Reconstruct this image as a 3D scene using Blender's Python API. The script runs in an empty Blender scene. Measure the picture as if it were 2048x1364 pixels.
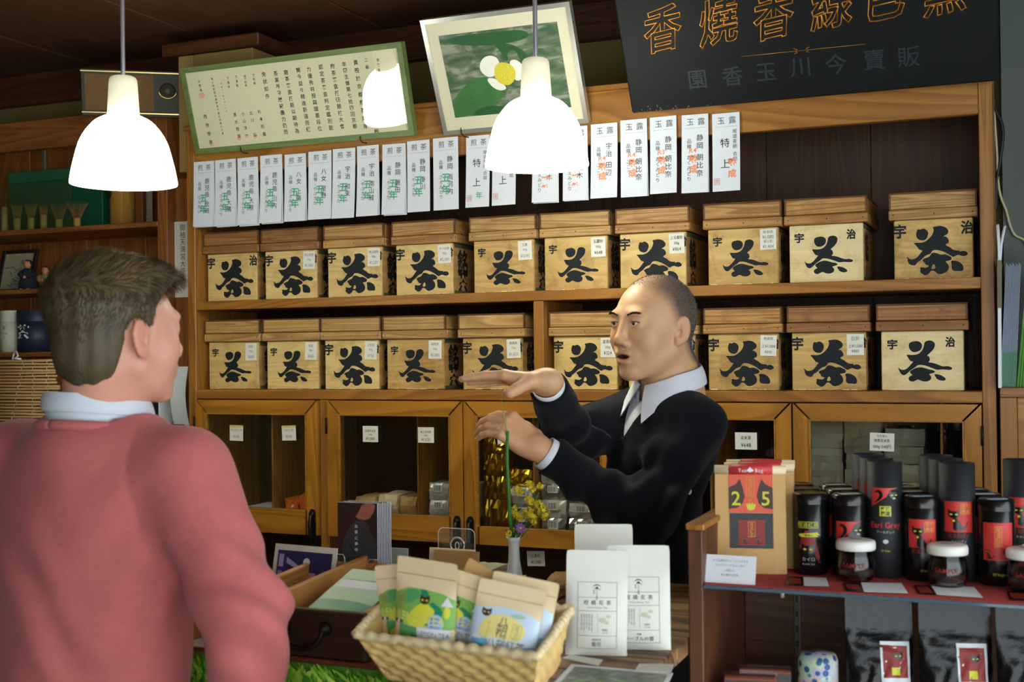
import bpy, bmesh, math, random
import numpy as np
from mathutils import Vector, Matrix, Euler
random.seed(7)
SC = bpy.context.scene
COL = SC.collection
R = math.radians

# ---------------------------------------------------------------- camera
FPX = 2440.0
CAM = Vector((2.4933, -3.2840, 1.42))
YAW, PIT, ROL = 0.39584, 0.006909, -0.011773
_fw = Vector((-math.sin(YAW)*math.cos(PIT), math.cos(YAW)*math.cos(PIT), math.sin(PIT)))
_r = Vector((math.cos(YAW), math.sin(YAW), 0)); _u = _r.cross(_fw)
_r2 = _r*math.cos(ROL)+_u*math.sin(ROL); _u2 = -_r*math.sin(ROL)+_u*math.cos(ROL)
cd = bpy.data.cameras.new('camera'); cam = bpy.data.objects.new('camera', cd); COL.objects.link(cam)
cam.matrix_world = Matrix(((_r2.x, _u2.x, -_fw.x, CAM.x), (_r2.y, _u2.y, -_fw.y, CAM.y), (_r2.z, _u2.z, -_fw.z, CAM.z), (0, 0, 0, 1)))
cd.sensor_fit = 'HORIZONTAL'; cd.sensor_width = 36.0; cd.lens = 36.0*FPX/2048; cd.clip_start = 0.05
cd.dof.use_dof = True; cd.dof.focus_distance = 3.3; cd.dof.aperture_fstop = 5.6
SC.camera = cam

def ray(px, py): return _fw + _r2*((px-1024)/FPX) + _u2*((682-py)/FPX)
def at_y(px, py, Y):
    d = ray(px, py); return CAM + d*((Y-CAM.y)/d.y)
def at_z(px, py, Z):
    d = ray(px, py); return CAM + d*((Z-CAM.z)/d.z)
def at_d(px, py, D): return CAM + ray(px, py)*D

# ---------------------------------------------------------------- world, light, exposure
def lin(c):
    c = c/255.0
    return c/12.92 if c <= 0.04045 else ((c+0.055)/1.055)**2.4
def rgb(r, g, b): return (lin(r), lin(g), lin(b), 1.0)

w = bpy.data.worlds.new('world'); SC.world = w; w.use_nodes = True
bg = w.node_tree.nodes['Background']
bg.inputs[0].default_value = (0.86, 0.95, 1.0, 1); bg.inputs[1].default_value = 2.1     # overcast street daylight entering by the open shop front
vs = SC.view_settings
vs.view_transform = 'Standard'; vs.look = 'None'; vs.gamma = 1.0; vs.use_curve_mapping = False
vs.exposure = 0.74
SC.display_settings.display_device = 'sRGB'
LAMP_GLOW = 9.0

# light comes from the two pendant lamps in view (built below) and the daylight of the open shop front only

# ---------------------------------------------------------------- materials
MATS = {}
def _new(name):
    m = bpy.data.materials.new(name); m.use_nodes = True
    nt = m.node_tree; b = nt.nodes['Principled BSDF']
    return m, nt, b
def setin(b, k, v):
    if k in b.inputs: b.inputs[k].default_value = v
def plain(name, col, rough=0.6, metal=0.0, var=0.06, nscale=30, bump=0.0, bscale=200, coat=0.0, sheen=0.0, spec=None, emit=None, estr=0, trans=0.0, sss=0.0, alpha=None):
    if name in MATS: return MATS[name]
    m, nt, b = _new(name); N = nt.nodes; L = nt.links
    setin(b, 'Roughness', rough); setin(b, 'Metallic', metal); setin(b, 'Coat Weight', coat); setin(b, 'Coat Roughness', 0.08)
    if sheen: setin(b, 'Sheen Weight', sheen); setin(b, 'Sheen Roughness', 0.5)
    if spec is not None: setin(b, 'Specular IOR Level', spec)
    if trans: setin(b, 'Transmission Weight', trans)
    if sss:
        setin(b, 'Subsurface Weight', sss); b.inputs['Subsurface Radius'].default_value = (1.0, 0.35, 0.2); setin(b, 'Subsurface Scale', 0.006)
    if alpha is not None: setin(b, 'Alpha', alpha)
    if emit: b.inputs['Emission Color'].default_value = emit; setin(b, 'Emission Strength', estr)
    tc = N.new('ShaderNodeTexCoord')
    if var > 0:
        nz = N.new('ShaderNodeTexNoise'); nz.inputs['Scale'].default_value = nscale; nz.inputs['Detail'].default_value = 4
        L.new(tc.outputs['Object'], nz.inputs['Vector'])
        mx = N.new('ShaderNodeMix'); mx.data_type = 'RGBA'
        mx.inputs[6].default_value = tuple(max(0, c*(1-var*2)) for c in col[:3])+(1,)
        mx.inputs[7].default_value = tuple(min(1, c*(1+var*2)) for c in col[:3])+(1,)
        L.new(nz.outputs['Fac'], mx.inputs[0]); L.new(mx.outputs[2], b.inputs['Base Color'])
    else: b.inputs['Base Color'].default_value = col
    if bump > 0:
        n2 = N.new('ShaderNodeTexNoise'); n2.inputs['Scale'].default_value = bscale; n2.inputs['Detail'].default_value = 3
        L.new(tc.outputs['Object'], n2.inputs['Vector'])
        bp = N.new('ShaderNodeBump'); bp.inputs['Strength'].default_value = bump; bp.inputs['Distance'].default_value = 0.002
        L.new(n2.outputs['Fac'], bp.inputs['Height']); L.new(bp.outputs['Normal'], b.inputs['Normal'])
    MATS[name] = m; return m

def wood(name, light, dark, axis='x', ring=9.0, rough=0.45, grain=0.5, stretch=14.0, coat=0.0, blotch=0.25, bump=0.15, stain=None):
    """long-grain timber: growth rings as distorted bands stretched along one axis, fine pores and soft blotches"""
    if name in MATS: return MATS[name]
    m, nt, b = _new(name); N = nt.nodes; L = nt.links
    setin(b, 'Roughness', rough); setin(b, 'Coat Weight', coat); setin(b, 'Coat Roughness', 0.15)
    tc = N.new('ShaderNodeTexCoord'); oi = N.new('ShaderNodeObjectInfo')
    off = N.new('ShaderNodeVectorMath'); off.operation = 'SCALE'; off.inputs['Scale'].default_value = 7.0
    cmb = N.new('ShaderNodeCombineXYZ')
    for i in range(3): L.new(oi.outputs['Random'], cmb.inputs[i])
    L.new(cmb.outputs[0], off.inputs[0])
    add = N.new('ShaderNodeVectorMath'); add.operation = 'ADD'
    L.new(tc.outputs['Object'], add.inputs[0]); L.new(off.outputs[0], add.inputs[1])
    mp = N.new('ShaderNodeMapping')
    s = [1.0, 1.0, 1.0]; s['xyz'.index(axis)] = 1.0/stretch
    mp.inputs['Scale'].default_value = s
    L.new(add.outputs[0], mp.inputs['Vector'])
    n1 = N.new('ShaderNodeTexNoise'); n1.inputs['Scale'].default_value = ring; n1.inputs['Detail'].default_value = 1.5; n1.inputs['Distortion'].default_value = 0.4
    L.new(mp.outputs[0], n1.inputs['Vector'])
    mul = N.new('ShaderNodeMath'); mul.operation = 'MULTIPLY'; mul.inputs[1].default_value = 14.0
    L.new(n1.outputs['Fac'], mul.inputs[0])
    fr = N.new('ShaderNodeMath'); fr.operation = 'FRACT'; L.new(mul.outputs[0], fr.inputs[0])
    rp = N.new('ShaderNodeValToRGB'); e = rp.color_ramp.elements
    e[0].position = 0.0; e[0].color = (0, 0, 0, 1); e[1].position = 0.8; e[1].color = (1, 1, 1, 1)
    e2 = rp.color_ramp.elements.new(0.97); e2.color = (0.1, 0.1, 0.1, 1)
    L.new(fr.outputs[0], rp.inputs[0])
    n2 = N.new('ShaderNodeTexNoise'); n2.inputs['Scale'].default_value = 160; n2.inputs['Detail'].default_value = 2
    L.new(mp.outputs[0], n2.inputs['Vector'])
    n3 = N.new('ShaderNodeTexNoise'); n3.inputs['Scale'].default_value = 3.0; n3.inputs['Detail'].default_value = 2
    L.new(add.outputs[0], n3.inputs['Vector'])
    a1 = N.new('ShaderNodeMath'); a1.operation = 'MULTIPLY'; a1.inputs[1].default_value = grain
    L.new(rp.outputs[0], a1.inputs[0])
    a2 = N.new('ShaderNodeMath'); a2.operation = 'MULTIPLY_ADD'; a2.inputs[1].default_value = 0.35
    L.new(n2.outputs['Fac'], a2.inputs[0]); L.new(a1.outputs[0], a2.inputs[2])
    a3 = N.new('ShaderNodeMath'); a3.operation = 'MULTIPLY_ADD'; a3.inputs[1].default_value = blotch*2
    L.new(n3.outputs['Fac'], a3.inputs[0]); L.new(a2.outputs[0], a3.inputs[2])
    a4 = N.new('ShaderNodeMath'); a4.operation = 'SUBTRACT'; a4.inputs[1].default_value = 0.17+blotch-0.25; a4.use_clamp = True
    L.new(a3.outputs[0], a4.inputs[0])
    mx = N.new('ShaderNodeMix'); mx.data_type = 'RGBA'; mx.inputs[6].default_value = light; mx.inputs[7].default_value = dark
    L.new(a4.outputs[0], mx.inputs[0]); last = mx.outputs[2]
    if stain:                                            # old water marks and scuffs, each with a ragged shape
        n4 = N.new('ShaderNodeTexNoise'); n4.inputs['Scale'].default_value = 13.0; n4.inputs['Detail'].default_value = 7; n4.inputs['Roughness'].default_value = .68
        L.new(add.outputs[0], n4.inputs['Vector'])
        r4 = N.new('ShaderNodeValToRGB'); r4.color_ramp.elements[0].position = .50; r4.color_ramp.elements[0].color = (0, 0, 0, 1); r4.color_ramp.elements[1].position = .72; r4.color_ramp.elements[1].color = (.8, .8, .8, 1)
        L.new(n4.outputs['Fac'], r4.inputs[0]); m2 = N.new('ShaderNodeMix'); m2.data_type = 'RGBA'; m2.inputs[7].default_value = stain
        L.new(r4.outputs[0], m2.inputs[0]); L.new(last, m2.inputs[6]); last = m2.outputs[2]
    L.new(last, b.inputs['Base Color'])
    if bump:
        bp = N.new('ShaderNodeBump'); bp.inputs['Strength'].default_value = bump; bp.inputs['Distance'].default_value = 0.001; bp.invert = True
        L.new(a2.outputs[0], bp.inputs['Height']); L.new(bp.outputs['Normal'], b.inputs['Normal'])
    MATS[name] = m; return m

def glassy(name, tint=(1, 1, 1, 1), rough=0.0, refl=0.06):
    """thin clear pane: mostly see-through with a mirror share that grows at grazing angles"""
    if name in MATS: return MATS[name]
    m = bpy.data.materials.new(name); m.use_nodes = True; nt = m.node_tree; N = nt.nodes; L = nt.links
    N.clear(); o = N.new('ShaderNodeOutputMaterial'); t = N.new('ShaderNodeBsdfTransparent'); t.inputs[0].default_value = tint
    g = N.new('ShaderNodeBsdfGlossy'); g.inputs['Roughness'].default_value = rough; g.inputs[0].default_value = (1, 1, 1, 1)
    lw = N.new('ShaderNodeLayerWeight'); lw.inputs[0].default_value = 0.5
    pw = N.new('ShaderNodeMath'); pw.operation = 'POWER'; pw.inputs[1].default_value = 5.0; L.new(lw.outputs['Facing'], pw.inputs[0])
    mu = N.new('ShaderNodeMath'); mu.operation = 'MULTIPLY_ADD'; mu.inputs[1].default_value = 0.9; mu.inputs[2].default_value = refl; mu.use_clamp = True
    L.new(pw.outputs[0], mu.inputs[0])
    mx = N.new('ShaderNodeMixShader'); L.new(mu.outputs[0], mx.inputs[0]); L.new(t.outputs[0], mx.inputs[1]); L.new(g.outputs[0], mx.inputs[2])
    L.new(mx.outputs[0], o.inputs[0]); MATS[name] = m; return m

# ---------------------------------------------------------------- mesh building
class MB:
    def __init__(s): s.v = []; s.f = []; s.mi = []; s.sm = []
    def add(s, vs, fs, m=0, smooth=False, M=None):
        o = len(s.v)
        if M is not None: vs = [M @ Vector(p) for p in vs]
        s.v += [tuple(p) for p in vs]
        for f in fs: s.f.append(tuple(i+o for i in f)); s.mi.append(m); s.sm.append(smooth)
        return s
    def box(s, x0, x1, y0, y1, z0, z1, m=0, M=None):
        return s.add([(x0, y0, z0), (x1, y0, z0), (x1, y1, z0), (x0, y1, z0), (x0, y0, z1), (x1, y0, z1), (x1, y1, z1), (x0, y1, z1)],
                     [(0, 3, 2, 1), (4, 5, 6, 7), (0, 1, 5, 4), (1, 2, 6, 5), (2, 3, 7, 6), (3, 0, 4, 7)], m, False, M)
    def bbox(s, x0, x1, y0, y1, z0, z1, b=0.002, m=0, M=None):
        """box with chamfered edges"""
        bm = bmesh.new(); MB().box(x0, x1, y0, y1, z0, z1).to_bm(bm)
        bmesh.ops.bevel(bm, geom=list(bm.edges), offset=b, segments=1, affect='EDGES', profile=0.5)
        bm.verts.index_update()
        s.add([v.co.copy() for v in bm.verts], [[v.index for v in f.verts] for f in bm.faces], m, False, M); bm.free(); return s
    def to_bm(s, bm):
        vv = [bm.verts.new(p) for p in s.v]
        for f in s.f: bm.faces.new([vv[i] for i in f])
        bm.verts.index_update(); return bm
    def prism(s, poly, y0, y1, m=0, M=None, smooth=False):
        """polygon in x,z extruded along y"""
        n = len(poly); a = [(p[0], y0, p[1]) for p in poly]+[(p[0], y1, p[1]) for p in poly]
        fs = [tuple(range(n)), tuple(range(2*n-1, n-1, -1))]
        s.add(a, fs, m, False, M)
        return s.add(a, [(i, i+n, (i+1) % n+n, (i+1) % n) for i in range(n)], m, smooth, M)
    def lathe(s, prof, seg=24, m=0, M=None, smooth=True, cap0=False, cap1=False):
        vs = []; fs = []
        for r, z in prof:
            for k in range(seg): a = 2*math.pi*k/seg; vs.append((r*math.cos(a), r*math.sin(a), z))
        for i in range(len(prof)-1):
            for k in range(seg):
                k2 = (k+1) % seg; fs.append((i*seg+k, i*seg+k2, (i+1)*seg+k2, (i+1)*seg+k))
        s.add(vs, fs, m, smooth, M)
        if cap0: s.add([vs[k] for k in range(seg)], [tuple(range(seg-1, -1, -1))], m, False, M)
        if cap1: s.add([vs[(len(prof)-1)*seg+k] for k in range(seg)], [tuple(range(seg))], m, False, M)
        return s
    def tube(s, pts, rad, seg=8, m=0, M=None, caps=True, closed=False):
        pts = [Vector(p) for p in pts]; n = len(pts)
        if not hasattr(rad, '__len__'): rad = [rad]*n
        vs = []; fs = []; up = Vector((0, 0, 1)); t0 = (pts[1]-pts[0]).normalized()
        if abs(t0.dot(up)) > 0.9: up = Vector((1, 0, 0))
        nrm = (up-t0*up.dot(t0)).normalized()
        for i in range(n):
            t = (pts[min(i+1, n-1)]-pts[max(i-1, 0)])
            if t.length < 1e-9: t = t0
            t.normalize(); nrm = (nrm-t*nrm.dot(t))
            nrm = nrm.normalized() if nrm.length > 1e-6 else t.orthogonal().normalized()
            bn = t.cross(nrm)
            for k in range(seg):
                a = 2*math.pi*k/seg; vs.append(pts[i]+(nrm*math.cos(a)+bn*math.sin(a))*rad[i])
        for i in range(n-1):
            for k in range(seg):
                k2 = (k+1) % seg; fs.append((i*seg+k, i*seg+k2, (i+1)*seg+k2, (i+1)*seg+k))
        if caps: fs.append(tuple(range(seg-1, -1, -1))); fs.append(tuple((n-1)*seg+k for k in range(seg)))
        return s.add(vs, fs, m, True, M)
    def grid(s, fn, nu, nv, m=0, smooth=True, M=None):
        vs = [fn(i/nu, j/nv) for j in range(nv+1) for i in range(nu+1)]
        fs = [(j*(nu+1)+i, j*(nu+1)+i+1, (j+1)*(nu+1)+i+1, (j+1)*(nu+1)+i) for j in range(nv) for i in range(nu)]
        return s.add(vs, fs, m, smooth, M)
    def build(s, name, mats, parent=None, loc=None, rot=None, M=None):
        me = bpy.data.meshes.new(name); me.from_pydata(s.v, [], s.f)
        if not isinstance(mats, (list, tuple)): mats = [mats]
        for mm in mats: me.materials.append(mm)
        me.polygons.foreach_set('material_index', s.mi); me.polygons.foreach_set('use_smooth', s.sm)
        me.update()
        o = bpy.data.objects.new(name, me); COL.objects.link(o)
        if parent is not None: o.parent = parent
        if M is not None: o.matrix_basis = M
        if loc is not None: o.location = loc
        if rot is not None: o.rotation_euler = rot
        return o

def thing(name, label, cat, loc=(0, 0, 0), rot=(0, 0, 0), group=None, M=None):
    o = bpy.data.objects.new(name, None); COL.objects.link(o); o.empty_display_size = 0.05
    o.location = loc; o.rotation_euler = rot
    if M is not None: o.matrix_basis = M
    return tag(o, label, cat, group)
def tag(o, label, cat, group=None):
    o['label'] = label; o['category'] = cat
    if group: o['group'] = group
    return o
def struct(o): o['kind'] = 'structure'; return o
def stuff(o): o['kind'] = 'stuff'; return o
def copy_tree(o, parent=None):
    c = o.copy(); COL.objects.link(c); c.parent = parent
    for ch in list(o.children): copy_tree(ch, c)
    return c

# ---------------------------------------------------------------- lettering (flat print as thin mesh)
_GL = {}
def glyph(ch, bold=0.0):
    k = (ch, bold)
    if k not in _GL:
        cu = bpy.data.curves.new('glyph', 'FONT'); cu.body = ch; cu.resolution_u = 2; cu.offset = bold
        o = bpy.data.objects.new('glyph', cu); me = o.to_mesh()
        _GL[k] = ([(v.co.x, v.co.y) for v in me.vertices], [tuple(p.vertices) for p in me.polygons])
        o.to_mesh_clear(); bpy.data.objects.remove(o); bpy.data.curves.remove(cu)
    return _GL[k]
def glyph_w(ch):
    v = glyph(ch)[0]
    if ord(ch) > 0x2000: return 1.0
    return (max(p[0] for p in v)+0.07) if v else 0.3
def put_glyph(mb, ch, x, z, size, y=0.0, m=0, bold=0.0, M=None, jit=0.0, sx=1.0):
    """glyph with its box centre at x,z on the plane y, reading towards -y"""
    v, f = glyph(ch, bold)
    if not v: return
    cx = 0.5 if ord(ch) > 0x2000 else (min(p[0] for p in v)+max(p[0] for p in v))/2
    cz = 0.38
    a = random.uniform(-jit, jit); ca, sa = math.cos(a), math.sin(a)
    out = []
    for p in v:
        u, q = (p[0]-cx)*size*sx, (p[1]-cz)*size
        out.append((x+u*ca-q*sa, y, z+u*sa+q*ca))
    mb.add(out, f, m, False, M)
def text_h(mb, s, x, z, size, y=0.0, m=0, bold=0.0, M=None, align='c', jit=0.0, space=1.0, sx=1.0):
    ws = [glyph_w(c)*size*space*sx for c in s]; tot = sum(ws)
    cur = x-tot/2 if align == 'c' else (x if align == 'l' else x-tot)
    for c, wd in zip(s, ws): put_glyph(mb, c, cur+wd/2, z, size, y, m, bold, M, jit, sx); cur += wd
def text_v(mb, s, x, ztop, size, y=0.0, m=0, bold=0.0, M=None, pitch=1.1, jit=0.0, sx=1.0):
    z = ztop-size/2
    for c in s:
        if c != ' ': put_glyph(mb, c, x, z, size, y, m, bold, M, jit, sx)
        z -= size*pitch*(0.5 if c == ' ' else 1)
    return z
def fill2d(polys, M2=None):
    """filled planar shape from outlines; inner outlines become holes"""
    cu = bpy.data.curves.new('outline', 'CURVE'); cu.dimensions = '2D'; cu.fill_mode = 'BOTH'
    for pl in polys:
        sp = cu.splines.new('POLY'); sp.points.add(len(pl)-1); sp.use_cyclic_u = True
        for q, p in zip(sp.points, pl): q.co = (p[0], p[1], 0, 1)
    o = bpy.data.objects.new('outline', cu); me = o.to_mesh()
    r = ([(v.co.x, v.co.y) for v in me.vertices], [tuple(p.vertices) for p in me.polygons])
    o.to_mesh_clear(); bpy.data.objects.remove(o); bpy.data.curves.remove(cu)
    return r
def smooth_poly(pl, it=1):
    for _ in range(it):
        n = len(pl); q = []
        for i in range(n):
            a, b = pl[i], pl[(i+1) % n]
            q += [(a[0]*.75+b[0]*.25, a[1]*.75+b[1]*.25), (a[0]*.25+b[0]*.75, a[1]*.25+b[1]*.75)]
        pl = q
    return pl
def flat(mb, shape, x, z, sx, sz, y=0.0, m=0, M=None):
    mb.add([(x+p[0]*sx, y, z+p[1]*sz) for p in shape[0]], shape[1], m, False, M)
def rect(mb, x0, x1, z0, z1, y=0.0, m=0, M=None):
    mb.add([(x0, y, z0), (x1, y, z0), (x1, y, z1), (x0, y, z1)], [(0, 1, 2, 3)], m, False, M)
def frame_lines(mb, x0, x1, z0, z1, t, y=0.0, m=0, M=None):
    rect(mb, x0, x1, z0, z0+t, y, m, M); rect(mb, x0, x1, z1-t, z1, y, m, M)
    rect(mb, x0, x0+t, z0+t, z1-t, y, m, M); rect(mb, x1-t, x1, z0+t, z1-t, y, m, M)
def ellipse(n=20, a=1.0, b=1.0): return [(a*math.cos(2*math.pi*k/n), b*math.sin(2*math.pi*k/n)) for k in range(n)]

INK = plain('ink_black', rgb(22, 26, 30), 0.7, var=0.1)
INKF = plain('ink_faded', rgb(128, 128, 124), 0.8, var=0.05)
INKG = plain('ink_grey', rgb(80, 82, 84), 0.8, var=0.05)
GREENSTAMP = plain('ink_green_stamp', rgb(85, 178, 140), 0.8, var=0.05)
ORANGESTAMP = plain('ink_orange_stamp', rgb(240, 150, 105), 0.8, var=0.05)
REDSEAL = plain('ink_red_seal', rgb(228, 150, 128), 0.8, var=0.05)
PAPER = plain('paper_white', rgb(226, 231, 236), 0.75, var=0.02)
TAGPAPER = plain('tag_paper', rgb(232, 230, 218), 0.75, var=0.03)

def conform(mb, fn, L=0.006):
    """lay flat artwork (x, offset, z) on a curved face: cut it fine, then map every point"""
    bm = bmesh.new(); vv = [bm.verts.new(p) for p in mb.v]
    for f, m in zip(mb.f, mb.mi):
        try: ff = bm.faces.new([vv[i] for i in f]); ff.material_index = m
        except ValueError: pass
    bmesh.ops.triangulate(bm, faces=[f for f in bm.faces if len(f.verts) > 4])
    for _ in range(5):
        es = [e for e in bm.edges if e.calc_length() > L]
        if not es: break
        bmesh.ops.subdivide_edges(bm, edges=es, cuts=1, use_grid_fill=False)
        bmesh.ops.triangulate(bm, faces=[f for f in bm.faces if len(f.verts) > 4])
    bm.verts.index_update(); o = MB(); o.v = [tuple(fn(v.co.x, v.co.z, v.co.y)) for v in bm.verts]
    for f in bm.faces: o.f.append(tuple(v.index for v in f.verts)); o.mi.append(f.material_index); o.sm.append(True)
    bm.free(); return o
def poly(mb, pts, y=0.0, m=0, sm=0, M=None):
    sh = fill2d([smooth_poly(list(pts), sm) if sm else list(pts)]); flat(mb, sh, 0, 0, 1, 1, y, m, M)
def oval(mb, x, z, a, b, y=0.0, m=0, n=20): mb.add([(x+p[0], y, z+p[1]) for p in ellipse(n, a, b)], [tuple(range(n))], m)
# ================================================================ the room
W_CAB = {a: wood('cabinet_timber_'+a, rgb(182, 124, 52), rgb(120, 74, 24), a, ring=7.0, rough=0.42, coat=0.12, stretch=12) for a in 'xyz'}
W_DOOR = {a: wood('door_timber_'+a, rgb(200, 138, 46), rgb(132, 82, 20), a, ring=6.0, rough=0.38, coat=0.2, stretch=12) for a in 'xyz'}
W_DARK = {a: wood('dark_timber_'+a, rgb(98, 58, 28), rgb(50, 27, 12), a, ring=9.0, rough=0.5, stretch=14) for a in 'xyz'}
W_BACK = wood('cabinet_back_board', rgb(82, 48, 20), rgb(44, 25, 10), 'z', ring=12.0, rough=0.55, stretch=18)
W_LEFT = {a: wood('left_shelf_timber_'+a, rgb(172, 106, 50), rgb(108, 62, 26), a, ring=8.0, rough=0.5, stretch=14) for a in 'xyz'}
W_CEIL = wood('ceiling_board', rgb(104, 68, 38), rgb(64, 40, 21), 'y', ring=5.0, rough=0.65, stretch=10, grain=0.3)
KHAKI = plain('khaki_plaster', rgb(128, 112, 66), 0.9, var=0.07, nscale=9, bump=0.25, bscale=120)
GREYWALL = plain('grey_wall', rgb(96, 104, 98), 0.9, var=0.04, nscale=6, bump=0.15, bscale=90)
FLOORM = plain('shop_floor', rgb(120, 108, 92), 0.6, var=0.06, nscale=3)
FZ = -0.10; CZ = 2.52
struct(MB().box(-2.6, 4.2, -5.2, 0.6, FZ-0.05, FZ).build('floor', FLOORM))
cl = struct(bpy.data.objects.new('ceiling', None)); COL.objects.link(cl)
x = -2.6; k = 0
bw = 0.62
while x < 4.2:                                   # wide ceiling boards with open joints
    MB().bbox(x+0.004, x+bw-0.004, -5.2, 0.6, CZ, CZ+0.03, 0.004).build('ceiling_board', W_CEIL, cl); x += bw
struct(MB().box(-2.6, 4.2, -5.2, 0.6, CZ+0.03, CZ+0.06).build('ceiling_deck', W_DARK['y'], cl))
del_k = None
wb = struct(MB().box(-2.6, 2.45, 0.42, 0.6, FZ, CZ).build('wall_back', KHAKI))
struct(MB().box(2.45, 4.2, 0.345, 0.6, FZ, CZ).build('wall_back_right', GREYWALL))
struct(MB().box(3.9, 4.2, -1.0, 0.34, FZ, CZ).build('wall_right', GREYWALL))
struct(MB().box(-2.6, -2.4, -5.2, 0.42, FZ, CZ).build('wall_left', KHAKI))
struct(MB().box(-2.6, 2.3, -5.4, -5.2, FZ, CZ).build('wall_front_added', KHAKI))      # added unseen behind the photographer against daylight reflections in the door glass; the shop is open to the street on the right
# timber rails where the back wall meets the ceiling
struct(MB().bbox(-2.4, 2.45, 0.385, 0.42, 2.40, 2.52, 0.004).build('trim_1', W_DARK['x']))
struct(MB().bbox(-0.10, 2.45, 0.40, 0.42, 2.235, 2.243, 0.001).build('trim_2', W_DARK['x']))

# ================================================================ the big tea cabinet
cab = thing('tea_cabinet', 'tall wooden tea cabinet with two open shelves over glazed doors along the wall', 'cabinet', (1.2, 0.18, FZ))
def cpart(mb, name, m, parent=None): return mb.build(name, m, parent or cab, loc=(-1.2, -0.18, -FZ) if parent is None else None)
DEP = 0.36
cpart(MB().bbox(-0.031, 0.0, 0.0, DEP, FZ, 2.15, 0.002), 'side_post', W_CAB['z'])
cpart(MB().bbox(2.40, 2.432, 0.0, DEP, FZ, 2.15, 0.002), 'side_post', W_CAB['z'])
cpart(MB().bbox(1.187, 1.218, 0.004, DEP-.01, 1.30, 1.56, 0.002), 'middle_post', W_CAB['z'])
cpart(MB().bbox(0.0, 2.40, 0.002, 0.03, 2.0, 2.15, 0.002), 'top_beam', W_CAB['x'])
cpart(MB().bbox(-0.04, 2.44, -0.004, DEP, 2.15, 2.165, 0.002), 'cap_board', W_CAB['x'])
cpart(MB().bbox(0.0, 2.40, 0.001, DEP-.01, 1.56, 1.589, 0.002), 'shelf', W_CAB['x'])
cpart(MB().bbox(0.0, 2.40, -0.002, DEP-.01, 1.271, 1.30, 0.002), 'shelf', W_CAB['x'])
cpart(MB().bbox(0.0, 2.40, 0.02, DEP-.01, 0.845, 0.868, 0.002), 'shelf', W_CAB['x'])
cpart(MB().bbox(0.0, 2.40, 0.02, DEP-.01, 0.50, 0.53, 0.002), 'shelf', W_CAB['x'])
cpart(MB().bbox(0.0, 2.40, 0.02, DEP-.01, FZ, FZ+0.08, 0.002), 'plinth', W_CAB['x'])
for i in range(8):
    cpart(MB().bbox(0.0+i*0.3+0.0005, 0.3+i*0.3-0.0005, DEP-0.012, DEP, FZ+0.02, 2.148, 0.0015), 'back_board', W_BACK)
for xm in (0.4825, 1.4525):
    cpart(MB().bbox(xm-0.0155, xm+0.0155, 0.0, 0.10, FZ+0.08, 1.27, 0.002), 'door_post', W_CAB['z'])
for xm in (at_y(547, 900, .03).x, at_y(838, 950, .03).x, at_y(1069.5, 950, .03).x, 1.70, 2.30):
    cpart(MB().bbox(xm-0.003, xm+0.003, 0.022, DEP-.012, 0.868, 1.271, 0.001), 'partition', W_CAB['z'])
PANE = glassy('cabinet_glass', (0.93, 0.95, 0.94, 1), 0.0, 0.055)
BRONZE = plain('aged_bronze', rgb(52, 58, 46), 0.42, metal=0.85, var=0.25, nscale=60)
IRON = plain('dark_iron', rgb(40, 34, 30), 0.5, metal=0.8)
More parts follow.
